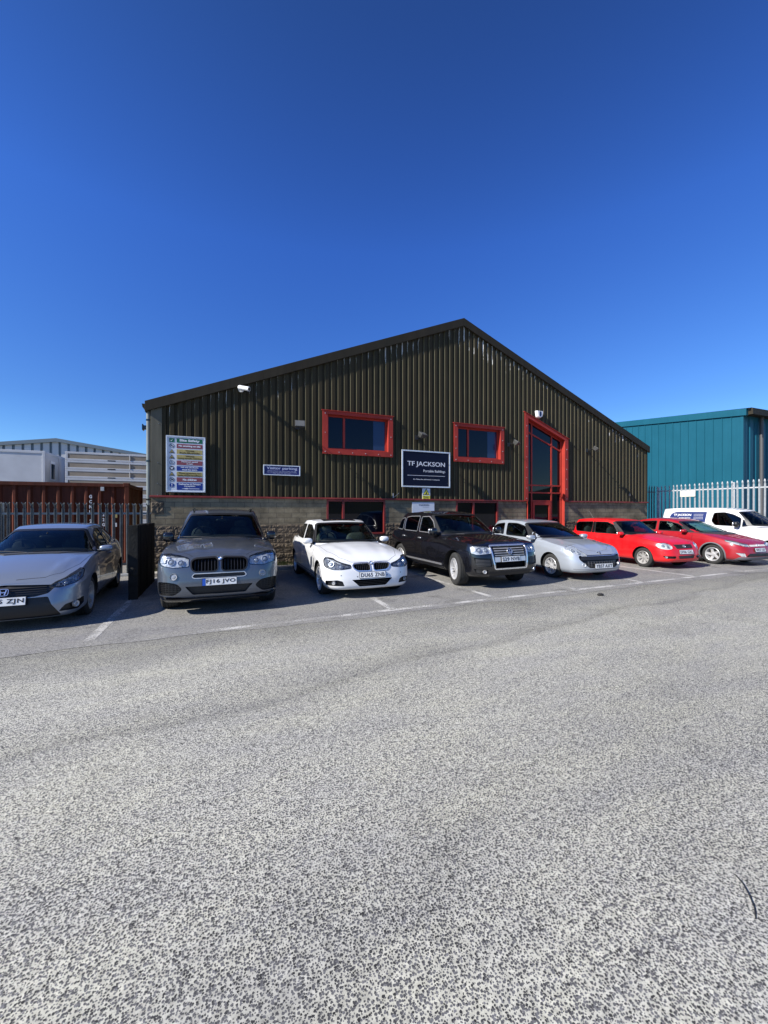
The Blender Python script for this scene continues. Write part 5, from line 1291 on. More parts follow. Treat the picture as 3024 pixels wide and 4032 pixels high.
def block_mat():
    m, n, l, b = new_mat('concrete_block_wall'); b.inputs['Roughness'].default_value = .9; b.inputs['Specular IOR Level'].default_value = .2
    tc = n.new('ShaderNodeTexCoord'); sp = n.new('ShaderNodeSeparateXYZ'); l.new(tc.outputs['Object'], sp.inputs[0])
    cb = n.new('ShaderNodeCombineXYZ'); l.new(sp.outputs['X'], cb.inputs[0]); l.new(sp.outputs['Z'], cb.inputs[1])
    br = n.new('ShaderNodeTexBrick'); l.new(cb.outputs[0], br.inputs['Vector'])
    br.inputs['Scale'].default_value = 1; br.inputs['Mortar Size'].default_value = .006; br.inputs['Brick Width'].default_value = .45; br.inputs['Row Height'].default_value = .15
    br.inputs['Color1'].default_value = (.27, .225, .145, 1); br.inputs['Color2'].default_value = (.20, .165, .105, 1); br.inputs['Mortar'].default_value = (.09, .08, .065, 1); br.inputs['Mortar Smooth'].default_value = .2
    t = n.new('ShaderNodeTexNoise'); t.inputs['Scale'].default_value = 1.3; t.inputs['Detail'].default_value = 9; t.inputs['Roughness'].default_value = .7; l.new(tc.outputs['Object'], t.inputs['Vector'])
    r = n.new('ShaderNodeMapRange'); r.inputs['From Min'].default_value = .35; r.inputs['From Max'].default_value = .65; r.inputs['To Min'].default_value = .45; r.inputs['To Max'].default_value = 1.2; l.new(t.outputs[0], r.inputs['Value'])
    s = n.new('ShaderNodeVectorMath'); s.operation = 'SCALE'; l.new(br.outputs['Color'], s.inputs[0]); l.new(r.outputs[0], s.inputs['Scale']); l.new(s.outputs[0], b.inputs['Base Color'])
    t2 = n.new('ShaderNodeTexNoise'); t2.inputs['Scale'].default_value = 55; t2.inputs['Detail'].default_value = 3; l.new(tc.outputs['Object'], t2.inputs['Vector'])
    h = n.new('ShaderNodeMath'); h.operation = 'MULTIPLY_ADD'; h.inputs[1].default_value = -3.0; l.new(br.outputs['Fac'], h.inputs[0]); l.new(t2.outputs[0], h.inputs[2])
    bp = n.new('ShaderNodeBump'); bp.inputs['Strength'].default_value = .5; bp.inputs['Distance'].default_value = .004; l.new(h.outputs[0], bp.inputs['Height']); l.new(bp.outputs[0], b.inputs['Normal'])
    return m
M['block'] = block_mat()
M['stone'] = mat('split_face_stone', (0.095, 0.072, 0.046), .9, var=.65, vscale=5, bump=.5, bscale=45)

# ================================================================ GROUND
g = MB(); n_ = 24
for i in range(n_):
    pass
g.add([(-400, -400, 0), (400, -400, 0), (400, 600, 0), (-400, 600, 0)], [(0, 1, 2, 3)])
struct(g.build('road', 'road', None))
# parking strip: asphalt sheet with an uneven front edge
pts = []
rr = random.Random(3)
x = -12.0
while x < 40:
    yb = -6.22+.0155*(x)+ (.05*math.sin(x*1.3)+.03*math.sin(x*4.1+1)+rr.uniform(-.012, .012)); pts.append((x, yb)); x += .12
poly = pts+[(40, 6), (-12, 6)]
w = MB(); k = len(pts)
vs = [(a, b_, .004) for a, b_ in pts]+[(a, 30, .004) for a, b_ in pts]
w.add(vs, [(i, i+1, k+i+1, k+i) for i in range(k-1)]); struct(w.build('parking_area', 'bay', None))
# bay lines and the line along their ends
def gline(pts, wd, name='bay_line'):
    q = MB(); P = polyline(pts, .25); vs = []
    for i, p in enumerate(P):
        a = Vector(P[max(0, i-1)]); b_ = Vector(P[min(len(P)-1, i+1)]); t = (b_-a).normalized(); nn = Vector((-t.y, t.x))*wd/2; p = Vector(p)
        vs += [(p.x-nn.x, p.y-nn.y, .008), (p.x+nn.x, p.y+nn.y, .008)]
    q.add(vs, [(2*i, 2*i+2, 2*i+3, 2*i+1) for i in range(len(P)-1)]); return struct(q.build(name, 'line', None))
for a, b_ in (((.28, -.6), (.22, -5.95)), ((4.58, -.6), (4.57, -5.92)), ((6.62, -.6), (6.80, -5.77)), ((8.97, -.6), (8.96, -5.84)), ((11.36, -.6), (11.16, -5.80)),
              ((13.16, -.6), (13.26, -5.78)), ((15.25, -.6), (15.52, -5.66)), ((17.6, -.6), (17.8, -5.6)), ((20.0, -.6), (20.1, -5.5)), ((-2.1, -.6), (-2.1, -5.97))):
    gline([a, b_], .12)
gline([(1.5, -6.06), (4.61, -5.93), (10, -5.80), (16.65, -5.63), (24, -5.4)], .12)
# kerb along the wall foot, weeds on it
for i in range(23):
    q = MB(); q.box(.14+i*.914, .14+i*.914+.905, -.42, -.03, 0, .10); struct(q.build('kerb', 'kerb', None, bevel=.012))
wd = MB(); rr = random.Random(5)
for i in range(520):
    c0 = rr.choice([3.0, 3.5, 3.55, 3.7, 3.3, 5.9, .45, .5, 8.9, 13.0, 11.9]); x0 = c0+rr.gauss(0, .18); y0 = -.03-abs(rr.gauss(0, .07)); hh = rr.uniform(.04, .17); a = rr.uniform(0, 6.28); le = rr.uniform(.01, .06)
    x1, y1 = x0+le*math.cos(a), y0-abs(le*math.sin(a)); ww = .006
    wd.add([(x0-ww, y0, .1), (x0+ww, y0, .1), (x0+.5*(x1-x0)+ww*.8, y0+.4*(y1-y0), .1+hh*.6), (x1, y1, .1+hh)], [(0, 1, 2), (0, 2, 3)])
struct(wd.build('weeds', 'grass', None), 'stuff')
# hills far beyond the road
q = MB(); K = 90; vs = []
for i in range(K+1):
    a = math.radians(170+200*i/K); rad = 330
    hh = 20+16*noise.noise(Vector((i*.13, 0, 3)))+8*noise.noise(Vector((i*.5, 1, 3)))
    vs += [(rad*.8*math.cos(a), rad*.8*math.sin(a), 0), (rad*1.1*math.cos(a), rad*1.1*math.sin(a), max(4, hh)), (rad*1.3*math.cos(a), rad*1.3*math.sin(a), 0)]
q.add(vs, [(3*i+j, 3*i+j+1, 3*i+j+4, 3*i+j+3) for i in range(K) for j in range(2)]); struct(q.build('hills', 'hill', None, smooth=80))

# ================================================================ MAIN BUILDING
W, X0, X1, ZE, ZA, XM = 19.82, .11, 19.73, 4.606, 8.605, 9.911
SL = (ZA-ZE)/XM
def zroof(x): return ZA-SL*abs(x-XM)
bld = thing('industrial_unit', 'olive ribbed metal building with a low gable, red window frames and block base', 'building', (0, 0, 0))
ZR = 2.082      # top of the block wall
OPEN = [  # x0, x1, z0, ztop(x)
    (4.80, 7.05, 3.53, lambda x: 4.80), (9.54, 11.60, 3.51, lambda x: 4.80), (12.80, 14.80, 0, lambda x: 5.42-(x-12.80)*.40)]
# ribbed cladding
cl = MB(); p = .2046; prof = [(0, 0), (.104, 0), (.120, .048), (.182, .048), (.2046, 0)]
x = .36; segs = []
while x < X1-.1:
    for (a, ya), (b_, yb) in zip(prof, prof[1:]): segs.append((x+a, ya, min(x+b_, X1-.03), yb))
    x += p
for (a, ya, b_, yb) in segs:
    if b_ <= a: continue
    mid = (a+b_)/2; ta, tb = zroof(a)-.14, zroof(b_)-.14; zb = ZR+.05
    cuts_ = [(zb, None)]
    op = [o for o in OPEN if o[0] < mid < o[1]]
    # joggle vertices every ~1.1 m so that sheets are not perfectly straight
    def quad(z0a, z0b, z1a, z1b):
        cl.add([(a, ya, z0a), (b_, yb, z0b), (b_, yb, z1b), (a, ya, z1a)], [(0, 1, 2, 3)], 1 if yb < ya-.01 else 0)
    if op:
        o = op[0]; zo = o[3](mid)
        if o[2] > zb: quad(zb, zb, o[2], o[2])
        quad(o[3](a), o[3](b_), ta, tb)
    else: quad(zb, zb, ta, tb)
cl.build('front_cladding', ['clad', 'clad_sunlit'], bld, fix=False)
# trims
q = MB()
def verge(xa, xb, dz0, dz1, y0, y1):
    za, zb = zroof(xa), zroof(xb)
    q.add([(xa, y0, za-dz0), (xb, y0, zb-dz0), (xb, y0, zb+dz1), (xa, y0, za+dz1), (xa, y1, za-dz0), (xb, y1, zb-dz0), (xb, y1, zb+dz1), (xa, y1, za+dz1)],
          [(0, 1, 2, 3), (7, 6, 5, 4), (0, 4, 5, 1), (3, 2, 6, 7), (0, 3, 7, 4), (1, 5, 6, 2)])
for xa, xb in ((-.02, 3.0), (3.0, 6.0), (6.0, XM), (XM, 13.2), (13.2, 16.4), (16.4, W)):
    q = MB(); verge(xa+.002, xb-.002, .26, .02, -.07, -.005 if xa > 0 else .3); q.build('verge_flashing', 'flash', bld, bevel=.006)
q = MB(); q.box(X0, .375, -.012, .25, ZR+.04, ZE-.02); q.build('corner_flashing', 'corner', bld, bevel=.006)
q = MB(); q.box(X1-.05, X1+.01, -.010, .25, ZR+.04, ZE-.02); q.build('corner_flashing', 'flash', bld, bevel=.006)
for (a, b_) in ((X0-.02, 12.66), (14.93, X1+.02)):
    q = MB(); q.box(a, b_, -.045, .05, ZR-.01, ZR+.045); q.build('drip_flashing', 'redline', bld, bevel=.008)
for (z, xx) in ((4.05, .30), (3.0, .28), (2.45, .27), (2.14, .27)):
    q = MB(); q.tube((xx, -.03, z), (xx, -.012, z), .012, n=8); q.build('fixing_screw', 'galv', bld)
# roof sheets and side, rear walls
q = MB(); D = 34
for s in (-1, 1):
    xe = 0 if s < 0 else W
    q.add([(xe, -.03, ZE+.03), (XM, -.03, ZA+.03), (XM, D, ZA+.03), (xe, D, ZE+.03), (xe, -.03, ZE-.02), (XM, -.03, ZA-.02), (XM, D, ZA-.02), (xe, D, ZE-.02)],
          [(0, 1, 2, 3), (4, 7, 6, 5), (0, 4, 5, 1), (3, 2, 6, 7), (0, 3, 7, 4)])
q.build('roof', 'flash', bld)
q = MB()
for xs, s in ((X0+.01, 1), (X1-.01, -1)):
    y = .3
    while y < D:
        for (a, ya), (b_, yb) in zip(prof, prof[1:]): q.add([(xs+s*ya, y+a, ZR), (xs+s*yb, y+b_, ZR), (xs+s*yb, y+b_, ZE-.02), (xs+s*ya, y+a, ZE-.02)], [(0, 1, 2, 3)])
        y += p
q.add([(X0, D, 0), (X1, D, 0), (X1, D, ZE), (XM, D, ZA-.05), (X0, D, ZE)], [(0, 1, 2, 3, 4)])
q.build('side_cladding', 'clad', bld, fix=False)
# block wall with openings: smooth courses over split-face courses
GW = [(4.90, 6.88), (9.62, 11.46)]; ENT = (12.80, 14.735); ZS = 1.30
q = MB(); xs = [X0]
for a, b_ in GW+[ENT]: xs += [a, b_]
xs += [X1]
for i in range(0, len(xs)-1, 2): q.box(xs[i], xs[i+1], .01, .28, ZS, ZR-.012)
q.box(4.90, 6.88, .01, .28, 0, .95); q.box(9.62, 11.46, .01, .28, 0, .95)
q.box(X0, X0+.25, .28, D, 0, ZR); q.box(X1-.25, X1, .28, D, 0, ZR)
q.build('block_wall', 'block', bld)
q = MB(); rr = random.Random(11)
def rubble(xa, xb, z0, z1):
    nx, nz = max(2, int((xb-xa)/.032)), max(2, int((z1-z0)/.030)); vs = []
    for k in range(nz+1):
        for i in range(nx+1):
            X_, Z_ = xa+(xb-xa)*i/nx, z0+(z1-z0)*k/nz
            row = int(Z_/.15); fx = ((X_+(.225 if row % 2 else 0)) % .45)/.45; fz = (Z_ % .15)/.15
            edge = min(1, min(fx, 1-fx)*9, min(fz, 1-fz)*5)
            bo = math.sin(int((X_+(.225 if row % 2 else 0))/.45)*12.9+row*78.2)*.006; d = (noise.fractal(Vector((X_*17, Z_*17, 2)), .6, 2.2, 4)*.014+.014+bo+rr.uniform(-.004, .004))*edge
            border = 0 if (i in (0, nx) or k in (0, nz)) else 1
            vs.append((X_, -.002-d*border, Z_))
    q.add(vs, [(k*(nx+1)+i, k*(nx+1)+i+1, (k+1)*(nx+1)+i+1, (k+1)*(nx+1)+i) for k in range(nz) for i in range(nx)])
for i in range(0, len(xs)-1, 2): rubble(xs[i], xs[i+1], 0, ZS)
for a, b_ in GW: rubble(a, b_, 0, .95)
for i in range(0, len(xs)-1, 2): q.box(xs[i], xs[i+1], .004, .28, 0, ZS-.002)
# broken corner blocks at the left end
rubble(X0, .42, 1.62, 1.98)
q.build('split_stone_wall', 'stone', bld, fix=False)
# dark inside behind the glass
q = MB(); q.box(.5, 19.3, 1.2, 1.25, 0, 4.4); q.build('inner_wall', 'void', bld)

SCREW = None
def screws(pts, parent, m='galv_white', r=.014, y0=-.062, y1=-.049, name='frame_screw'):
    q = MB(); q.tube((0, y0, 0), (0, y1, 0), r, n=8); me = q.mesh(name); me.materials.append(M[m])
    for (xx, zz) in pts:
        o = bpy.data.objects.new(name, me); COL.objects.link(o); o.location = (xx, 0, zz); o.parent = parent

def frame_window(x0, x1, z0, z1, mull, fl=.17, dep=.13, name='window', lean=0, blind=True):
    """flange proud of the cladding, deep reveal, inner frame with mullion, panes"""
    q = MB(); y0 = -.05
    def bar(a, b_, c, d, ya, yb): q.box(a, b_, ya, yb, c, d)
    bar(x0, x0+fl, z0, z1, y0, y0+.022); bar(x1-fl, x1, z0, z1, y0, y0+.022)
    bar(x0+fl, x1-fl, z1-fl*.62, z1, y0, y0+.022); bar(x0+fl, x1-fl, z0, z0+fl, y0, y0+.022)
    bar(x0-.03, x1+.03, z1, z1+.018, y0-.03, y0+.05)     # drip cap
    xi0, xi1, zi0, zi1 = x0+fl, x1-fl, z0+fl, z1-fl*.62
    t = .012   # reveals
    bar(xi0-t, xi0, zi0, zi1, y0+.022, dep+.04); bar(xi1, xi1+t, zi0, zi1, y0+.022, dep+.04)
    bar(xi0, xi1, zi1, zi1+t, y0+.022, dep+.04); bar(xi0, xi1, zi0-t, zi0, y0+.022, dep+.04)
    fw = .05
    bar(xi0, xi0+fw, zi0, zi1, dep-.03, dep+.03); bar(xi1-fw, xi1, zi0, zi1, dep-.03, dep+.03)
    bar(xi0+fw, xi1-fw, zi1-fw, zi1, dep-.03, dep+.03); bar(xi0+fw, xi1-fw, zi0, zi0+fw, dep-.03, dep+.03)
    bar(mull-.035, mull+.035, zi0+fw, zi1-fw, dep-.035, dep+.03)
    o = q.build(name, 'red', bld, bevel=.004)
    for a, b_ in ((xi0+fw, mull-.035), (mull+.035, xi1-fw)):
        g_ = MB(); g_.box(a, b_, dep, dep+.008, zi0+fw, zi1-fw); g_.build('glass_pane', 'winglass', o)
    if blind:
        g_ = MB(); g_.box(xi1-fw-.42, xi1-fw-.01, dep-.004, dep-.001, zi0+fw+.01, zi1-fw-.01); g_.build('blind', 'blindglass', o)
    nx = max(3, int((x1-x0)/.45)); nz = max(2, int((z1-z0)/.45))
    P = [(x0+.08+(x1-x0-.16)*i/nx, z0+.07) for i in range(nx+1)]+[(xx, z0+.07+(z1-z0-.16)*k/nz) for k in range(1, nz+1) for xx in (x0+.08, x1-.08)]
    screws(P, o)
    return o
M['blindglass'] = mat('blind_behind_glass', (0.018, 0.035, 0.085), .05, spec=.5)
frame_window(4.76, 7.14, 3.49, 4.84, 5.49)
frame_window(9.50, 11.70, 3.47, 4.84, 10.19)
for (a, b_, mu) in ((4.90, 6.88, 5.44), (9.62, 11.46, 10.36)):
    q = MB()
    z0, z1 = .95, ZR-.02
    for bx in ((a, a+.06, z0, z1), (b_-.06, b_, z0, z1), (mu-.035, mu+.035, z0+.06, z1-.05)): q.box(bx[0], bx[1], -.012, .12, bx[2], bx[3])
    q.box(a+.06, b_-.06, -.012, .12, z1-.05, z1); q.box(a+.06, b_-.06, -.03, .12, z0, z0+.06)
    o = q.build('ground_floor_window', 'red_shaded', bld, bevel=.004)
    for c0, c1 in ((a+.06, mu-.035), (mu+.035, b_-.06)):
        g_ = MB(); g_.box(c0, c1, .06, .07, z0+.06, z1-.05); g_.build('glass_pane', 'winglass', o)

# tall glazed entrance with a sloping head
q = MB(); y0 = -.05
def slope(x): return 5.52-(x-12.68)*.395
def sbar(xa, xb, off0, off1, ya, yb, mb):
    v = []
    for y in (ya, yb):
        for (x_, o_) in ((xa, off0), (xb, off0), (xb, off1), (xa, off1)): v.append((x_, y, slope(x_)-o_))
    mb.add(v, [(0, 1, 2, 3), (7, 6, 5, 4), (0, 4, 5, 1), (1, 5, 6, 2), (2, 6, 7, 3), (3, 7, 4, 0)])
def vbar(xa, xb, z0, off, ya, yb, mb):
    v = []
    for y in (ya, yb):
        v += [(xa, y, z0), (xb, y, z0), (xb, y, slope(xb)-off), (xa, y, slope(xa)-off)]
    mb.add(v, [(0, 1, 2, 3), (7, 6, 5, 4), (0, 4, 5, 1), (1, 5, 6, 2), (2, 6, 7, 3), (3, 7, 4, 0)])
vbar(12.68, 12.85, ZR+.01, .14, y0, y0+.022, q); vbar(14.73, 14.91, ZR+.01, .14, y0, y0+.022, q); sbar(12.68, 14.91, 0, .14, y0, y0+.022, q); sbar(12.64, 14.95, -.02, 0, y0-.03, y0+.05, q)
vbar(12.838, 12.85, .0, .15, y0+.022, .19, q); vbar(14.73, 14.742, .0, .15, y0+.022, .19, q); sbar(12.85, 14.73, .128, .14, y0+.022, .19, q)
ent = q.build('entrance_surround', 'red', bld, bevel=.004)
q = MB(); dp = .15; ya, yb = dp-.03, dp+.03
for xa, xb in ((12.85, 12.90), (13.14, 13.20), (14.16, 14.22), (14.66, 14.73)): vbar(xa, xb, 0, .15, ya, yb, q)
for a, b_ in ((12.90, 13.14), (13.20, 14.16), (14.22, 14.66)):
    sbar(a, b_, .15, .20, ya, yb, q); sbar(a, b_, .56, .62, ya, yb, q)
    for zz in (2.70, 2.41): q.box(a, b_, ya, yb, zz, zz+.055)
q.box(13.20, 14.16, ya-.01, yb, 2.08, 2.14)
q.build('glazing_frame', 'red', ent, bevel=.003)
for a, b_ in ((12.90, 13.14), (13.20, 14.16), (14.22, 14.66)):
    for (z0, o0, o1) in ((None, .62, .20), (2.755, None, .62), (2.465, None, None), (0.05, None, None)):
        g_ = MB(); y1 = dp
        if z0 is None: sbar(a, b_, o0-.001, o1+.001, y1, y1+.008, g_)
        elif z0 == 2.755: vbar(a, b_, z0, .62, y1, y1+.008, g_)
        elif z0 == 2.465: g_.box(a, b_, y1, y1+.008, 2.465, 2.70)
        else:
            if a == 13.20: g_.box(a, b_, y1, y1+.008, 2.14, 2.41)
            else: g_.box(a, b_, y1, y1+.008, .05, 2.41)
        g_.build('glass_pane', 'winglass', ent)
q = MB(); q.box(13.21, 13.30, ya-.02, yb, .02, 2.07); q.box(14.04, 14.15, ya-.02, yb, .02, 2.07); q.box(13.30, 14.04, ya-.02, yb, 1.95, 2.07); q.box(13.30, 14.04, ya-.02, yb, .02, .25); q.box(13.30, 14.04, ya-.02, yb, 1.0, 1.08)
dr = q.build('door', 'red', bld, bevel=.004)
g_ = MB(); g_.box(13.30, 14.04, dp, dp+.008, 1.08, 1.95); g_.box(13.30, 14.04, dp, dp+.008, .25, 1.0); g_.build('glass_pane', 'winglass', dr)
g_ = MB(); g_.tube((13.36, ya-.06, .85), (13.36, ya-.06, 1.35), .015, n=10); g_.tube((13.36, ya-.06, .9), (13.36, ya, .9), .01, n=8); g_.tube((13.36, ya-.06, 1.3), (13.36, ya, 1.3), .01, n=8); g_.build('handle', 'alloy', dr)
screws([(xx, 2.2+k*.40) for k in range(8) for xx in (12.765, 14.82) if 2.2+k*.40 < slope(xx)-.2], ent)

# gutter end and downpipe at the left corner
q = MB(); q.tube((.045, .12, .3), (.045, .12, 4.44), .055, n=20)
dpz = q.build('downpipe', 'pipe', bld, smooth=40)
for z in (2.02, 3.05, 4.15):
    b2 = MB(); b2.tube((.045, .12, z-.02), (.045, .12, z+.02), .066, n=20); b2.box(.03, .13, .10, .14, z-.015, z+.015); b2.build('bracket', 'gloss_black', dpz)
q = MB(); gp = [(-.10, 4.56), (-.085, 4.47), (-.04, 4.43), (.05, 4.43), (.10, 4.47), (.11, 4.56)]
q.prism(gp, 33.5, 'y', .02); q.build('gutter', 'flash', bld)
sl = thing('flood_light', 'small black lamp high on the side of the downpipe corner', 'floodlight', (0, 0, 0), group=None)
q = MB(); q.box(-.12, .10, .25, .40, 3.93, 4.03); q.box(-.13, -.10, .22, .43, 3.90, 4.06); q.build('lamp_housing', 'gloss_black', sl, bevel=.01)
# ================================================================ THINGS ON THE WALL
M['lampface'] = mat('floodlight_face', (0.13, 0.13, 0.12), .25, var=.1)
M['lampface_dark'] = mat('floodlight_face_dark', (0.10, 0.10, 0.095), .4)
M['lampbody'] = mat('floodlight_body', (0.05, 0.05, 0.046), .5)
M['sblue_dark'] = mat('sign_deep_blue', (0.006, 0.010, 0.11), .35)
M['blue_badge_dark'] = mat('alarm_lens_dark', (0.02, 0.03, 0.08), .2)
M['barrier_end'] = mat('barrier_end_grey', (0.030, 0.029, 0.025), .9, spec=.1, var=.4, vscale=5, bump=.6, bscale=25)
M['syellow_pale'] = mat('plate_cream', (0.62, 0.60, 0.50), .5)
def T(x, y, z): return Matrix(((1, 0, 0, x), (0, 0, -1, y), (0, 1, 0, z), (0, 0, 0, 1)))   # text plane facing -Y
def sign_frame(root, x0, x1, z0, z1, y=-.06, fw=.035, m='alu', th=.03):
    q = MB(); q.box(x0, x1, y, y+th, z0, z0+fw); q.box(x0, x1, y, y+th, z1-fw, z1); q.box(x0, x0+fw, y, y+th, z0+fw, z1-fw); q.box(x1-fw, x1, y, y+th, z0+fw, z1-fw)
    return q.build('sign_frame', m, root, bevel=.006)
def panel(root, x0, x1, z0, z1, y, m, name='sign_panel'):
    q = MB(); q.box(x0, x1, y, y+.012, z0, z1); return q.build(name, m, root)

# -- tall site safety board
x0, x1, z0, z1 = .475, 1.445, 2.22, 3.75
t = thing('safety_sign', 'tall framed site safety board with nine coloured rows of rules and symbols', 'sign', (x0, 0, z0))
def L(o): o.location = (-x0, 0, -z0); return o
L(sign_frame(t, x0, x1, z0, z1)); bd = L(panel(t, x0+.03, x1-.03, z0+.03, z1-.03, -.045, 'signwhite'))
rows = [('sgreen', ['Site Safety'], 3.665, 3.555, 'letter'), ('smaroon', ['No smoking on site'], 3.525, 3.415, 'letter'), ('syellow', ['Warning', 'Fork lift trucks'], 3.385, 3.27, 'olive_ink'),
        ('syellow', ['Warning', 'heavy goods vehicles'], 3.245, 3.13, 'olive_ink'), ('smaroon', ['Maximum speed', '5 mph'], 3.10, 2.985, 'letter'), ('sblue', ['Hi-viz jackets', 'must be worn'], 2.955, 2.84, 'letter'),
        ('syellow', ['These premises are', 'under CCTV surveillance'], 2.81, 2.695, 'olive_ink'), ('smaroon', ['No children'], 2.67, 2.555, 'letter'), ('sblue', ['Deliveries & Drivers', 'reception'], 2.53, 2.35, 'letter')]
# rows spread over the board height
ztop, zbot = 3.685, 2.285
H0 = 3.665-2.35
for i, (c, lines, a, b_, ink) in enumerate(rows):
    za = zbot+(a-2.35)/H0*(ztop-zbot); zb = zbot+(b_-2.35)/H0*(ztop-zbot)
    xl, xr = x0+.255, x1-.075
    r = L(panel(t, xl, xr, zb, za, -.049, c, 'sign_row'))
    q = MB(); hz = za-zb
    if i == 8:
        add_text(q, lines[0], .1, T((xl+xr)/2, -.051, za-.035), width=.54, height=.048, bold=.004)
        add_text(q, lines[1], .1, T((xl+xr)/2, -.051, za-.092), width=.27, height=.048, bold=.004)
        ar = [(xl+.12, zb+.035), (xl+.27, zb+.055), (xl+.27, zb+.042), (xr-.08, zb+.042), (xr-.08, zb+.028), (xl+.27, zb+.028), (xl+.27, zb+.015)]
        q.prism(ar, .002, 'y', -.052)
    elif len(lines) == 1:
        wd_ = {0: .50, 1: .54, 7: .34}[i]; add_text(q, lines[0], .1, T((xl+xr)/2, -.051, (za+zb)/2), width=wd_, height=.085 if i == 0 else .06, bold=.005)
    else:
        for k, tx in enumerate(lines):
            wd_ = min(.58, .031*len(tx)); add_text(q, tx, .1, T((xl+xr)/2, -.051, za-hz*(.28+.46*k)), width=wd_, height=.044, bold=.004)
    q.build('lettering', ink, r, fix=False)
    # symbol at the left of the row
    cx, cz, R_ = x0+.14, (za+zb)/2 if i < 8 else za-.07, .058
    q = MB(); Fm = T(cx, -.046, cz)
    if i == 0:
        q.box(cx-.062, cx+.062, -.049, -.045, cz-.055, cz+.055, 0); q.prism([(cx-.035, cz), (cx-.015, cz-.035), (cx+.035, cz+.035), (cx-.013, cz-.010)], .002, 'y', -.052, 1); ms = ['sgreen', 'letter']
    elif i in (1, 7):
        lay_ring(q, Fm, R_, .010, 0, .004, mi=0); q.prism([(cx-.045, cz+.037), (cx-.037, cz+.045), (cx+.045, cz-.037), (cx+.037, cz-.045)], .002, 'y', -.049, 0)
        q.box(cx-.03, cx+.03, -.048, -.0455, cz-.012, cz+.004, 0) if i == 1 else q.prism([(cx-.03, cz-.03), (cx-.01, cz+.03), (cx+.01, cz+.005), (cx+.03, cz+.03), (cx+.03, cz-.03), (cx, cz-.012)], .002, 'y', -.048, 0); ms = ['dark_ink', 'letter']
    elif i in (2, 3, 6):
        q.prism([(cx-.066, cz-.05), (cx+.066, cz-.05), (cx, cz+.058)], .003, 'y', -.049, 0); q.prism([(cx-.046, cz-.040), (cx+.046, cz-.040), (cx, cz+.036)], .002, 'y', -.051, 1)
        q.prism([(cx-.024, cz-.034), (cx+.026, cz-.034), (cx+.022, cz-.022), (cx+.004, cz-.020), (cx-.004, cz-.002), (cx-.016, cz-.018)], .002, 'y', -.053, 0); ms = ['dark_ink', 'syellow']
    elif i == 4:
        lay_ring(q, Fm, R_, .009, 0, .004, mi=0); add_text(q, '5', .05, T(cx, -.048, cz+.012), height=.034, bold=.002); add_text(q, 'MPH', .03, T(cx, -.048, cz-.024), height=.014, bold=.001); ms = ['dark_ink']
    elif i == 5:
        lay_disc(q, Fm, R_, 0, .003, mi=0); q.prism([(cx-.04, cz+.018), (cx-.02, cz+.024), (cx+.02, cz+.024), (cx+.04, cz+.018), (cx+.036, cz+.004), (cx-.036, cz+.004)], .002, 'y', -.051, 1); q.box(cx-.022, cx+.022, -.051, -.049, cz-.03, cz-.004, 1); ms = ['dark_ink', 'letter']
    else:
        lay_disc(q, Fm, R_, 0, .003, mi=0); q.prism([(cx-.012, cz+.042), (cx+.012, cz+.042), (cx+.006, cz-.016), (cx-.006, cz-.016)], .002, 'y', -.051, 1); q.box(cx-.009, cx+.009, -.051, -.049, cz-.044, cz-.028, 1); ms = ['sblue', 'letter']
    L(q.build('sign_symbol', ms, t, fix=False))

# -- visitor parking sign
x0, x1, z0, z1 = 2.99, 4.07, 2.765, 3.07
t = thing('parking_sign', 'narrow navy visitor parking sign in a pale metal frame', 'sign', (x0, 0, z0))
L(sign_frame(t, x0, x1, z0, z1, fw=.028)); bd = L(panel(t, x0+.02, x1-.02, z0+.02, z1-.02, -.045, 'sblue_dark'))
q = MB(); add_text(q, 'Visitor parking', .1, T((x0+x1)/2, -.047, z1-.098), width=.90, height=.105, bold=.003)
add_text(q, 'Owners of these cars park at their own risk', .03, T((x0+x1)/2, -.047, z1-.175), width=.84, height=.022, bold=.001)
add_text(q, 'The management will not accept responsibility', .03, T((x0+x1)/2, -.047, z1-.212), width=.88, height=.022, bold=.001)
add_text(q, 'for loss or damage', .03, T((x0+x1)/2, -.047, z1-.248), width=.5, height=.02, bold=.001)
q.build('lettering', 'letter_dim', bd, fix=False)

# -- company board
x0, x1, z0, z1 = 7.46, 9.34, 2.52, 3.775
t = thing('company_sign', 'large dark navy company name board in a pale metal frame', 'sign', (x0, 0, z0))
L(sign_frame(t, x0, x1, z0, z1, fw=.045, th=.04)); bd = L(panel(t, x0+.03, x1-.03, z0+.03, z1-.03, -.045, 'signnavy'))
q = MB(); add_text(q, 'TF JACKSON', .2, T((x0+x1)/2, -.047, z1-.47), width=1.46, height=.20, bold=.002)
add_text(q, 'Portable Buildings', .1, T((x0+x1)/2+.31, -.047, z1-.70), width=.86, height=.115)
add_text(q, 'An Eldapoint Industries Company', .05, T((x0+x1)/2, -.047, z1-.985), width=1.03, height=.05, bold=.0004)
q.box((x0+x1)/2-.73, (x0+x1)/2+.73, -.048, -.045, z1-.858, z1-.846)
q.build('lettering', 'letter', bd, fix=False)

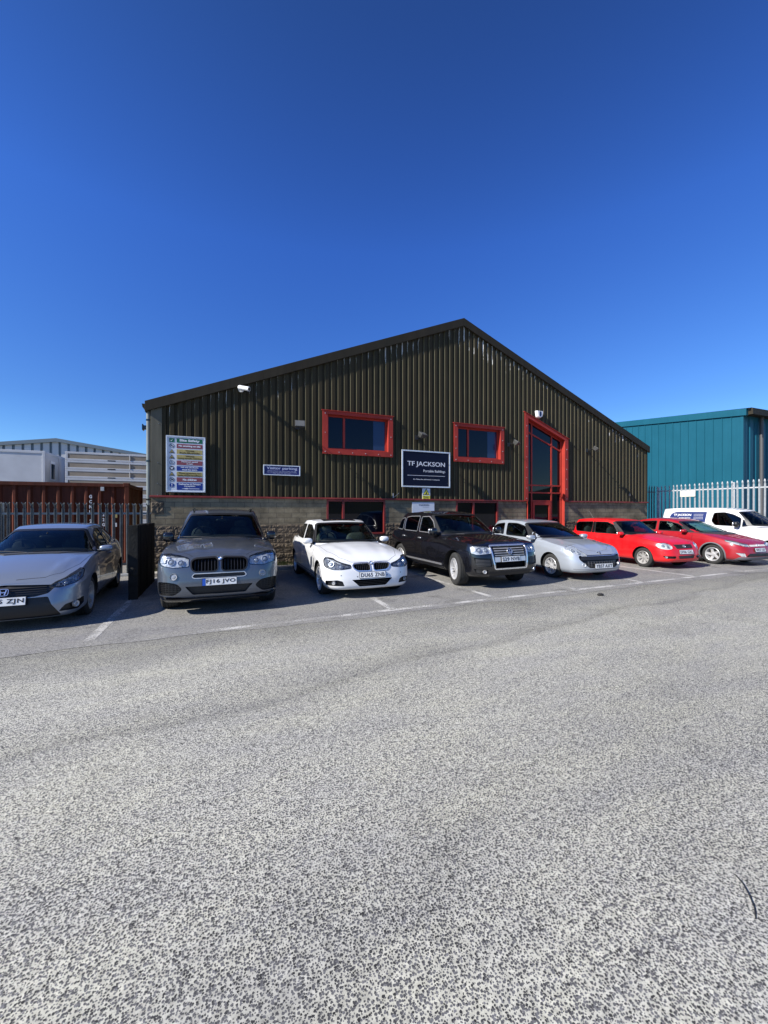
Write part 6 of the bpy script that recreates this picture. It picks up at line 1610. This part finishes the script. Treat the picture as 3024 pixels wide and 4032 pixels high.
# -- danger sign
x0, x1, z0, z1 = 8.25, 8.555, 2.09, 2.49
t = thing('danger_sign', 'small yellow and white danger sign with a black triangle, under the company board', 'sign', (x0, 0, z0))
bd = L(panel(t, x0, x1, z0, z1, -.02, 'signwhite')); L(panel(t, x0+.004, x1-.004, z0+.004, z0+.15, -.023, 'sbright', 'sign_row'))
q = MB(); cx, cz = (x0+x1)/2, z0+.285
q.prism([(cx-.13, cz-.11), (cx+.13, cz-.11), (cx, cz+.115)], .002, 'y', -.022, 0); q.prism([(cx-.098, cz-.092), (cx+.098, cz-.092), (cx, cz+.075)], .002, 'y', -.024, 1)
q.prism([(cx-.045, cz-.08), (cx+.05, cz-.08), (cx+.012, cz-.05), (cx+.035, cz-.015), (cx+.002, cz-.022), (cx-.02, cz+.01), (cx-.012, cz-.045)], .002, 'y', -.026, 0)
add_text(q, 'Danger', .08, T(cx, -.0245, z0+.105), width=.21, height=.058, bold=.003); add_text(q, 'Steps down', .05, T(cx, -.0245, z0+.045), width=.19, height=.03, bold=.002)
L(q.build('sign_symbol', ['ink', 'sbright'], t, fix=False))

# -- reception board
x0, x1, z0, z1 = 7.86, 8.72, .95, 2.01
t = thing('reception_sign', 'pale company board on the block wall behind the black suv', 'sign', (x0, 0, z0))
bd = L(panel(t, x0, x1, z0, z1, -.02, 'signwhite'))
q = MB(); add_text(q, 'TF JACKSON', .1, T((x0+x1)/2+.02, -.022, z1-.10), width=.40, height=.062, bold=.001); q.box(x0+.40, x1-.22, -.0225, -.0195, z1-.165, z1-.158)
add_text(q, 'Reception', .1, T((x0+x1)/2, -.022, z1-.40), width=.56, height=.12, bold=.004); q.build('lettering', 'dark_ink', bd, fix=False)

# -- floodlights
def flood(x, z, label, yaw=.5, tilt=.75, lit=False):
    t = thing('flood_light', label, 'floodlight', (x, 0, z), group='floodlights along the front')
    q = MB(); q.box(-.06, .06, -.03, .0, -.07, .07); q.tube((0, 0, 0), (-.02, -.34, .02), .014, n=8); q.tube((-.14, -.30, -.02), (.14, -.38, .02), .012, n=8); q.build('bracket', 'black', t, bevel=.004)
    Fm = Matrix.Translation((0, -.44, 0)) @ Matrix.Rotation(yaw, 4, 'Z') @ Matrix.Rotation(-tilt, 4, 'X')
    q = MB(); pts = [(-.15, -.10), (.15, -.10), (.15, .10), (-.15, .10)]
    vs = [Fm @ Vector((a, -.07, b_)) for a, b_ in pts]+[Fm @ Vector((a*.75, .07, b_*.7)) for a, b_ in pts]
    q.add(vs, [(0, 1, 2, 3), (7, 6, 5, 4), (0, 4, 5, 1), (1, 5, 6, 2), (2, 6, 7, 3), (3, 7, 4, 0)]); h = q.build('lamp_housing', 'lampbody', t, bevel=.008)
    g_ = MB(); vs = [Fm @ Vector((a*.86, y_, b_*.82)) for y_ in (-.071, -.078) for a, b_ in pts]
    g_.add(vs, [(3, 2, 1, 0), (4, 5, 6, 7), (0, 1, 5, 4), (1, 2, 6, 5), (2, 3, 7, 6), (3, 0, 4, 7)]); g_.build('lamp_glass', 'lampface' if lit else 'lampface_dark', h)
    return t
flood(3.99, 4.25, 'floodlight on the cladding between the safety board and the first red window', -.1, .25, True)
flood(8.03, 4.22, 'floodlight on a bracket directly above the company board', .35, .9)
flood(11.93, 4.22, 'floodlight mounted beside the right edge of the second red window', .55, .9)
flood(15.97, 4.24, 'floodlight right of the tall glazed entrance', .55, .9)
# -- camera and alarm
t = thing('security_camera', 'white bullet camera under the left slope of the roof edge', 'camera', (2.38, 0, 5.20))
q = MB(); q.tube((0, 0, 0), (0, -.05, 0), .075, n=20); q.tube((0, -.05, 0), (.02, -.10, -.01), .035, n=12); q.build('mount', 'white', t, smooth=40)
q = MB(); q.tube((-.04, -.12, .03), (.20, -.34, -.05), .062, n=20); q.sphere((-.03, -.12, .03), .066, 16, 10); q.tube((.20, -.34, -.05), (.205, -.345, -.052), .045, n=16, mi=1); q.build('camera_body', ['white', 'black'], t, smooth=40)
t = thing('alarm_box', 'white alarm box above the sloping head of the entrance', 'alarm', (13.37, 0, 5.50))
q = MB(); P = rnd([(-.16, .13), (.16, .13), (.12, -.10), (.06, -.15), (-.06, -.15), (-.12, -.10)], .03)
vs = [(a, -.04, b_) for a, b_ in P]+[(a*.86, -.13, b_*.86) for a, b_ in P]; k = len(P)
q.add([(a, 0, b_) for a, b_ in P], []); b0 = len(q.v)
q.add(vs, [tuple(range(k, 2*k))]+[(i, (i+1) % k, k+(i+1) % k, k+i) for i in range(k)]); q.add([(a, 0, b_) for a, b_ in P]+[(a, -.04, b_) for a, b_ in P], [(i, (i+1) % k, k+(i+1) % k, k+i) for i in range(k)])
q.build('alarm_case', 'white', t, smooth=40)
q = MB(); P2 = [(-.045, .09), (.045, .09), (.05, -.02), (.03, -.10), (-.03, -.10), (-.05, -.02)]; q.prism(P2, .006, 'y', -.136); q.build('alarm_lens', 'blue_badge_dark', t)
# torn strips of metal hanging at the foot of the cladding
t = thing('bent_bracket', 'small bent pale bracket at the foot of the cladding left of the danger sign', 'bracket', (7.15, 0, 2.2))
q = MB(); q.box(-.01, .015, -.035, -.02, -.05, .10); q.add([(.02, -.04, -.03), (.035, -.04, -.035), (.19, -.10, .11), (.175, -.10, .115)], [(0, 1, 2, 3)]); q.build('metal_strip', 'galv_white', t)
t = thing('wall_tag', 'small pale tag low on the ribbed wall near its right end', 'tag', (18.55, 0, 2.42))
q = MB(); q.box(-.05, .05, -.03, -.01, -.05, .06); q.box(-.02, .02, -.05, -.03, -.03, .03); q.build('tag_plate', 'packbeige', t, bevel=.006)

# ================================================================ LEFT SIDE
def pale_mesh(h, w=.066, m='galv', splay=True):
    """W-section pale with a split, splayed top"""
    q = MB(); pr = [(-w/2, .012), (-w*.3, -.010), (-w*.12, .004), (0, -.014), (w*.12, .004), (w*.3, -.010), (w/2, .012)]
    lev = [(0, 1, 0), (h-.16, 1, 0), (h-.13, .72, 0), (h-.09, .80, 0), (h-.04, 1.0, -.012)]
    vs = []; k = len(pr)
    for z, s, dy in lev:
        for off in (0, .006):
            for a, b_ in pr: vs.append((a*s, b_+off+dy, z))
    fs = []
    for l in range(len(lev)-1):
        a, b_ = l*2*k, (l+1)*2*k
        for i in range(k-1): fs += [(a+i, a+i+1, b_+i+1, b_+i), (a+k+i+1, a+k+i, b_+k+i, b_+k+i+1)]
        fs += [(a, b_, b_+k, a+k), (a+k-1, a+2*k-1, b_+2*k-1, b_+k-1)]
    q.add(vs, fs)
    if not splay:
        q.add([(-w*.45, -.012, h-.05), (w*.45, -.012, h-.05), (w*.30, -.014, h+.02), (0, -.014, h+.055), (-w*.30, -.014, h+.02), (-w*.45, .006, h-.05), (w*.45, .006, h-.05), (w*.30, .002, h+.02), (0, .002, h+.055), (-w*.30, .002, h+.02)],
              [(0, 1, 2, 3, 4), (9, 8, 7, 6, 5), (1, 6, 7, 2), (2, 7, 8, 3), (3, 8, 9, 4), (4, 9, 5, 0)])
    for s in ((-1, 1) if splay else ()):   # two splayed points
        q.add([(s*.006, -.018, h-.05), (s*w*.5, -.006, h-.05), (s*w*.72, -.042, h+.0), (s*w*.48, -.036, h+.012), (s*.008, -.010, h-.05), (s*w*.5, .004, h-.05), (s*w*.72, -.034, h+.0)],
              [(0, 1, 2, 3), (4, 3, 2, 6), (4, 6, 5), (0, 3, 4), (1, 5, 6, 2)])
    q.add([(-.010, -.02, h-.05), (.010, -.02, h-.05), (0, -.03, h+.004), (0, -.012, h-.05)], [(0, 1, 2), (1, 3, 2), (3, 0, 2)])
    me = q.mesh('pale'); me.materials.append(M[m]); return me
def palisade(label, A, B, hA, hB, pitch, m, post_every=17, posts=None, jitter=0, skip=(), w=.066, splay=True):
    A, B = Vector(A), Vector(B); d = B-A; Lg = d.length; u = d.normalized(); ang = math.atan2(u.y, u.x)
    t = thing('palisade_fence', label, 'fence', (A.x, A.y, 0), ang, None)
    hm = (hA+hB)/2
    q = MB()
    for z in (.32, hm-.27): q.box(-.05, Lg+.05, .015, .060, z-.025, z+.025); 
    q.build('rail', m, t)
    me = pale_mesh(hm, w, m, splay); n = int(Lg/pitch)+1; rr = random.Random(int(Lg*10)); first = True
    for i in range(n):
        x = i*pitch+rr.uniform(-1, 1)*jitter; o = bpy.data.objects.new('pale', me); COL.objects.link(o); o.parent = t
        o.location = (x, rr.uniform(-.004, .004), .04); hh = hA+(hB-hA)*x/Lg; o.scale = (1, 1, (hh-.04)/hm); o.rotation_euler = (0, rr.uniform(-.006, .006)+jitter*rr.uniform(-.5, .5), rr.uniform(-.05, .05))
    for x in (posts or []):
        q = MB(); hh = hA+(hB-hA)*x/Lg; q.box(x-.035, x+.035, .045, .055, 0, hh-.01); q.box(x-.035, x-.029, .055, .13, 0, hh-.01); q.box(x+.029, x+.035, .055, .13, 0, hh-.01); q.box(x-.035, x+.035, .13, .138, 0, hh-.01); q.build('post', m, t, bevel=.003)
    return t
# left fence: pales at the measured pitch, ends beside the corner
palisade('galvanised palisade fence in front of the red container', (-6.72, .05, 0), (.17, .05, 0), 1.93, 1.90, .1535, 'galv', posts=[.8, 3.72, 6.44])
q = MB(); q.box(-1.2, .15, -.02, .12, 0, .07); tag(q.build('base_beam', 'galv_white', None, bevel=.01), 'pale concrete beam under the left palisade fence', 'beam')
# dark barrier between the first two cars
t = thing('barrier_panel', 'dark weathered upright barrier standing between the grey hatchback and the dusty suv', 'barrier', (.27, -3.28, 0))
rr = random.Random(2); y = 0.0
q = MB()
while y < 2.2:
    wd_ = .19; q.box(-.065+rr.uniform(0, .01), .072-rr.uniform(0, .012), y+.004, y+wd_-.004, 0, 1.425+rr.uniform(-.012, .012)); y += wd_
q.build('boards', 'concrete_dark', t, bevel=.008)
q = MB(); q.box(-.08, .08, -.03, -.002, 0, 1.43); q.sphere((-.02, -.04, .55), (.06, .03, .07), 10, 8, e=.8); q.sphere((.03, -.035, .50), (.05, .03, .05), 10, 8); q.build('end_post', 'barrier_end', t, bevel=.012)
# red shipping container
t = thing('shipping_container', 'rusty red corrugated shipping container behind the palisade fence', 'container', (-6.95, 2.5, 0))
Lc, Wc, Hc = 6.12, 2.44, 2.59
def corr(p0, p1, out, pitch, depth, z0, z1, mb, flat=.36):
    p0, p1 = Vector(p0), Vector(p1); d = (p1-p0); n = max(1, round(d.length/pitch)); u = d/n; o = Vector(out)*depth; pts = []
    for i in range(n): pts += [p0+u*i+o*0, p0+u*(i+flat), p0+u*(i+flat+.13)-o, p0+u*(i+.87)-o]
    pts.append(p1)
    k = len(pts); vs = [(p_.x, p_.y, z) for z in (z0, z1) for p_ in pts]
    mb.add(vs, [(i, i+1, k+i+1, k+i) for i in range(k-1)])
q = MB(); corr((.12, .04, 0), (Lc-.12, .04, 0), (0, -1, 0), .337, .050, .14, Hc-.12, q, .16); corr((Lc-.04, .12, 0), (Lc-.04, Wc-.12, 0), (1, 0, 0), .25, .04, .14, Hc-.12, q); corr((.04, .12, 0), (.04, Wc-.12, 0), (-1, 0, 0), .25, .04, .14, Hc-.12, q)
q.add([(.05, .05, Hc-.02), (Lc-.05, .05, Hc-.02), (Lc-.05, Wc-.05, Hc-.02), (.05, Wc-.05, Hc-.02)], [(0, 1, 2, 3)]); q.add([(.05, Wc-.05, .1), (Lc-.05, Wc-.05, .1), (Lc-.05, Wc-.05, Hc-.05), (.05, Wc-.05, Hc-.05)], [(0, 1, 2, 3)])
q.build('corrugated_walls', 'contred', t, fix=False)
q = MB()
for xx in (0, Lc-.12):
    for yy in (0, Wc-.12): q.box(xx, xx+.12, yy, yy+.12, .12, Hc-.12)
for yy in (0.01, Wc-.07): q.box(.12, Lc-.12, yy, yy+.06, Hc-.13, Hc-.03); q.box(.12, Lc-.12, yy, yy+.06, .02, .15)
for xx in (.01, Lc-.07): q.box(xx, xx+.06, .12, Wc-.12, Hc-.13, Hc-.03); q.box(xx, xx+.06, .12, Wc-.12, .02, .15)
q.build('container_frame', 'contred', t, bevel=.008)
for xx in (0, Lc-.16):
    for yy in (0, Wc-.16):
        for zz in (0, Hc-.12): c_ = MB(); c_.box(xx-.005, xx+.165, yy-.005, yy+.165, zz, zz+.12); c_.build('corner_casting', 'contred', t, bevel=.012)
q = MB()
for k, ch in enumerate('GCNU'): add_text(q, ch, .1, T(5.11, -.004, 2.15-k*.155), height=.105, bold=.004)
q.build('lettering', 'signwhite', t, fix=False); q = MB()
for k, ch in enumerate('222'): add_text(q, ch, .1, T(5.11, -.004, 1.40-k*.155), height=.105, bold=.004)
q.build('lettering', 'signwhite', t, fix=False); q = MB()
for k, ch in enumerate('22G1'): add_text(q, ch, .1, T(5.44, -.004, 1.60-k*.155), height=.105, bold=.004)
q.build('lettering', 'signwhite', t, fix=False)
q = MB(); q.box(5.37, 5.46, -.02, .03, 2.33, 2.45); q.build('vent', 'galv_white', t, bevel=.006)
q = MB(); q.box(5.745, 5.80, -.006, .0, 1.50, 1.66); q.build('placard', 'syellow', t); q = MB(); q.box(5.735, 5.79, -.006, .0, 1.22, 1.34); q.build('placard', 'signwhite', t)

# portable cabins stacked beyond the container
def cabin(x0, y0, z0, Lx, Ly, label, group, flip=False):
    t = thing('portable_cabin', label, 'cabin', (x0, y0, z0), 0, group); H_ = 2.66
    q = MB(); q.box(.03, Lx-.03, .03, Ly-.03, .10, H_-.12); q.build('cabin_wall', 'cabinwhite', t)
    q = MB()
    for xx in (0, Lx-.14):
        for yy in (0, Ly-.14): q.box(xx, xx+.14, yy, yy+.14, 0, H_)
    q.box(.14, Lx-.14, 0, .10, H_-.16, H_-.01); q.box(.14, Lx-.14, Ly-.10, Ly, H_-.16, H_-.01); q.box(0, .10, .14, Ly-.14, H_-.16, H_-.01); q.box(Lx-.10, Lx, .14, Ly-.14, H_-.16, H_-.01)
    q.box(.14, Lx-.14, 0, .10, .01, .14); q.box(Lx-.10, Lx, .14, Ly-.14, .01, .14); q.box(.02, Lx-.02, .02, Ly-.02, H_-.06, H_-.03)
    q.build('cabin_frame', 'cabinwhite', t, bevel=.012)
    q = MB(); yw = Ly*.36; q.box(Lx-.03, Lx+.01, yw, yw+.75, .95, 2.15); w_ = q.build('window', 'signwhite', t, bevel=.01)
    q = MB(); q.box(Lx-.02, Lx+.016, yw+.08, yw+.67, 1.03, 1.98); q.build('glass_pane', 'winglass', w_)
    return t
G = 'white portable cabins beyond the container'
cabin(-13.99, 18.0, 2.70, 6.02, 2.44, 'white portable cabin on the upper tier, nearest end with a small window', G)
cabin(-13.99, 20.5, 2.70, 6.02, 2.44, 'upper white portable cabin just behind the nearest one, beside the flat packs', G)
cabin(-13.99, 18.0, 0.0, 6.02, 2.44, 'lower white portable cabin hidden under the nearest upper cabin', G)
cabin(-13.99, 20.5, 0.0, 6.02, 2.44, 'lower white portable cabin hidden under the farther upper cabin', G)
G = 'flat packed cabins in one stack'
names = ['topmost', 'second from top', 'third from top', 'fourth from top', 'fifth from top', 'sixth from top', 'seventh from top', 'eighth from top', 'ninth from top', 'bottom']
for k in range(10):
    zt_ = 5.40-k*.545; x0_ = -6.98
    t = thing('flat_pack_cabin', 'flat packed white and beige cabin, %s of the stack beyond the container' % names[k], 'flat pack', (x0_, 18.0, zt_-.54), 0, G)
    q = MB(); q.box(0, 6.05, 0, 2.44, .41, .535); q.box(0, 6.05, 0, 2.44, .0, .12); 
    for xx in (0, 5.91): q.box(xx, xx+.14, 0, .14, .12, .41); q.box(xx, xx+.14, 2.3, 2.44, .12, .41)
    q.build('cabin_frame', 'cabinwhite', t, bevel=.012)
    q = MB(); q.box(.16, 5.89, .015, 2.38, .125, .405); q.build('panel_bundle', 'packbeige', t)
    q = MB(); q.box(2.2, 2.62, -.006, .01, .03, .085); q.box(4.9, 5.3, -.006, .01, .03, .085); q.build('fork_pocket', 'void', t)
    if k in (0, 1, 2):
        q = MB(); q.tube((3.42, -.01, .12), (3.42, -.01, .45), .02, n=6); q.build('strap_buckle', 'cabinwhite', t)
# far grey shed with a low gable
t = thing('far_warehouse', 'distant pale ribbed warehouse with a low grey gable behind the cabins', 'building', (-14.7, 42, 0))
def zf(x): return 9.69-.148*abs(x)
q = MB(); x = -22.0; pp = .80
while x < 17:
    for a, ya, b_, yb in ((0, 0, .56, 0), (.56, 0, .62, .10), (.62, .10, .76, .10), (.76, .10, .80, 0)):
        q.add([(x+a, ya, 0), (x+b_, yb, 0), (x+b_, yb, zf(x+b_)-.05), (x+a, ya, zf(x+a)-.05)], [(0, 1, 2, 3)], 1 if ya > .05 or yb > .05 else 0)
    x += pp
q.build('wall', ['farshed', 'farroof'], t, fix=False)
q = MB()
for s in (-1, 1):
    xe = s*22 if s < 0 else 17
    q.add([(0, -.25, 9.69), (xe, -.25, zf(xe)), (xe, -.25, zf(xe)-.38), (0, -.25, 9.69-.38), (0, 12, 9.69), (xe, 12, zf(xe)), (xe, 12, zf(xe)-.38), (0, 12, 9.69-.38)], [(0, 1, 2, 3), (0, 4, 5, 1), (3, 2, 6, 7), (1, 5, 6, 2)])
q.build('roof', 'farroof', t, fix=False)

# ================================================================ RIGHT SIDE
t = thing('teal_warehouse', 'tall teal blue panel-clad warehouse behind the right-hand fence', 'building', (29.1, .94, 0))
def zt2(y): return 7.45+y*.108
q = MB(); q.add([(0, 0, 0), (0, 22, 0), (0, 22, zt2(22)), (0, 0, zt2(0))], [(0, 3, 2, 1)]); q.build('gable_wall', 'teal', t, fix=False)
q = MB(); y = .55
while y < 22:
    q.add([(0, y-.03, 0), (-.035, y-.012, 0), (-.035, y+.012, 0), (0, y+.03, 0), (0, y-.03, zt2(y)-.36), (-.035, y-.012, zt2(y)-.36), (-.035, y+.012, zt2(y)-.36), (0, y+.03, zt2(y)-.36)], [(0, 1, 5, 4), (1, 2, 6, 5), (2, 3, 7, 6)]); y += .46
q.build('panel_ribs', 'teal', t)
q = MB(); q.add([(-.10, -.20, zt2(0)-.38), (-.10, 22, zt2(22)-.38), (-.10, 22, zt2(22)+.02), (-.10, -.20, zt2(0)), (.1, -.20, zt2(0)-.38), (.1, 22, zt2(22)-.38), (.1, 22, zt2(22)+.02), (.1, -.20, zt2(0))],
              [(0, 1, 2, 3), (7, 6, 5, 4), (0, 4, 5, 1), (3, 2, 6, 7), (0, 3, 7, 4)]); q.build('verge_flashing', 'teal', t, bevel=.01)
q = MB(); x = .12
while x < 30:
    for a, ya, b_, yb in ((0, 0, .30, 0), (.30, 0, .36, .06), (.36, .06, .54, .06), (.54, .06, .60, 0)): q.add([(x+a, ya, 0), (x+b_, yb, 0), (x+b_, yb, 7.2), (x+a, ya, 7.2)], [(0, 1, 2, 3)])
    x += .6
q.build('side_wall', 'teal', t, fix=False)
q = MB(); q.box(-.02, .12, -.03, .12, 0, 7.1); q.build('corner_flashing', 'teal', t, bevel=.01)
q = MB(); q.box(.1, 30, -.45, .05, 7.12, 7.30); q.box(-.08, 30, -.50, -.42, 7.08, 7.42); q.build('gutter', 'flash', t)
q = MB(); q.tube((1.6, -.12, 0), (1.6, -.12, 7.1), .09, n=14); q.build('downpipe', 'grey_plastic', t, smooth=40)
q = MB(); q.add([(-.1, -.45, 7.44), (30, -.45, 7.44), (30, 22, 9.8), (-.1, 22, 9.8)], [(0, 1, 2, 3)]); q.build('roof', 'farroof', t, fix=False)
# palisade fences on the right
palisade('shaded palisade fence between the olive building corner and the teal warehouse', (19.95, 1.3, 0), (21.85, 1.05, 0), 2.93, 2.92, .155, 'galv', posts=[.05], splay=False)
palisade('tall sunlit pale palisade fence behind the white van', (21.88, .95, 0), (22.55, -4.6, 0), 2.90, 3.02, .175, 'galv_white', jitter=.015, posts=[.0, 3.0], w=.068, splay=False)
q = MB(); t = thing('fence_plate', 'small pale rectangular plate fixed to the sunlit fence', 'plate', (22.02, -.35, 2.5))
q.box(-.02, .0, -.33, .33, -.12, .16); q.build('plate_face', 'syellow_pale', t, bevel=.01)
# litter on the road
q = MB(); pts = [(4.03, -11.13, .004), (4.005, -11.17, .010), (3.96, -11.215, .012), (3.915, -11.255, .008), (3.87, -11.28, .004)]
q.path(pts, .0026, 7); q.tube(pts[2], (3.985, -11.245, .006), .0018, .0008, 6); tag(q.build('twig', 'asphalt_dark', None, smooth=50), 'thin curved dark twig lying on the pale road at the right', 'twig')
q = MB(); q.sphere((8.91, -6.43, .02), (.075, .045, .03), 10, 7, e=.9); tag(q.build('stone', 'asphalt_dark', None), 'small dark stone lying on the road past the bay line', 'stone')
# ================================================================ BUILD THE VEHICLES
def on_side(S, mb, s, u, v, width, height, mi=0, **k):
    """letters laid on the car side (its right-hand side): u runs forward"""
    vs, fs = text_mesh(s, .2, depth=0.0, **k)
    x0, x1 = min(a.x for a in vs), max(a.x for a in vs); y0, y1 = min(a.y for a in vs), max(a.y for a in vs); out = []
    for a in vs:
        p, n, d = S.hit(u+((a.x-x0)/(x1-x0)-.5)*width, v+((a.y-y0)/(y1-y0)-.5)*height); out.append(p+n*.007)
    mb.add(out, fs, mi)
for cfg in CARS:
    c = build_car(cfg)
    if cfg['name'] == 'parked_van':      # navy name panel on the side facing the other cars
        for sg in (-1,):
            S = c.SG[sg]; q = MB(); v, f = S.patch(rnd([(-3.42, 1.20), (-3.30, 1.60), (-3.12, 1.68), (-1.98, 1.68), (-2.03, 1.20)], [.02, .1, .1, .03, .03]), .003, -.01, .08); q.add(v, f)
            pn = q.build('name_panel', 'navy', c.root, smooth=40)
            q = MB(); on_side(S, q, 'TF JACKSON', -2.86, 1.54, .66, .11, bold=.004); on_side(S, q, 'Portable Buildings', -2.76, 1.43, .42, .05, bold=.001)
            for r in range(4):
                for k in range(9):
                    uu, vv = -2.42+k*.038, 1.58-r*.06; p, n, d = S.hit(uu, vv); F = S.frame(uu, vv); lay_disc(q, F, .010, .002, .006, n=8)
            q.build('lettering', 'white', pn, fix=False)
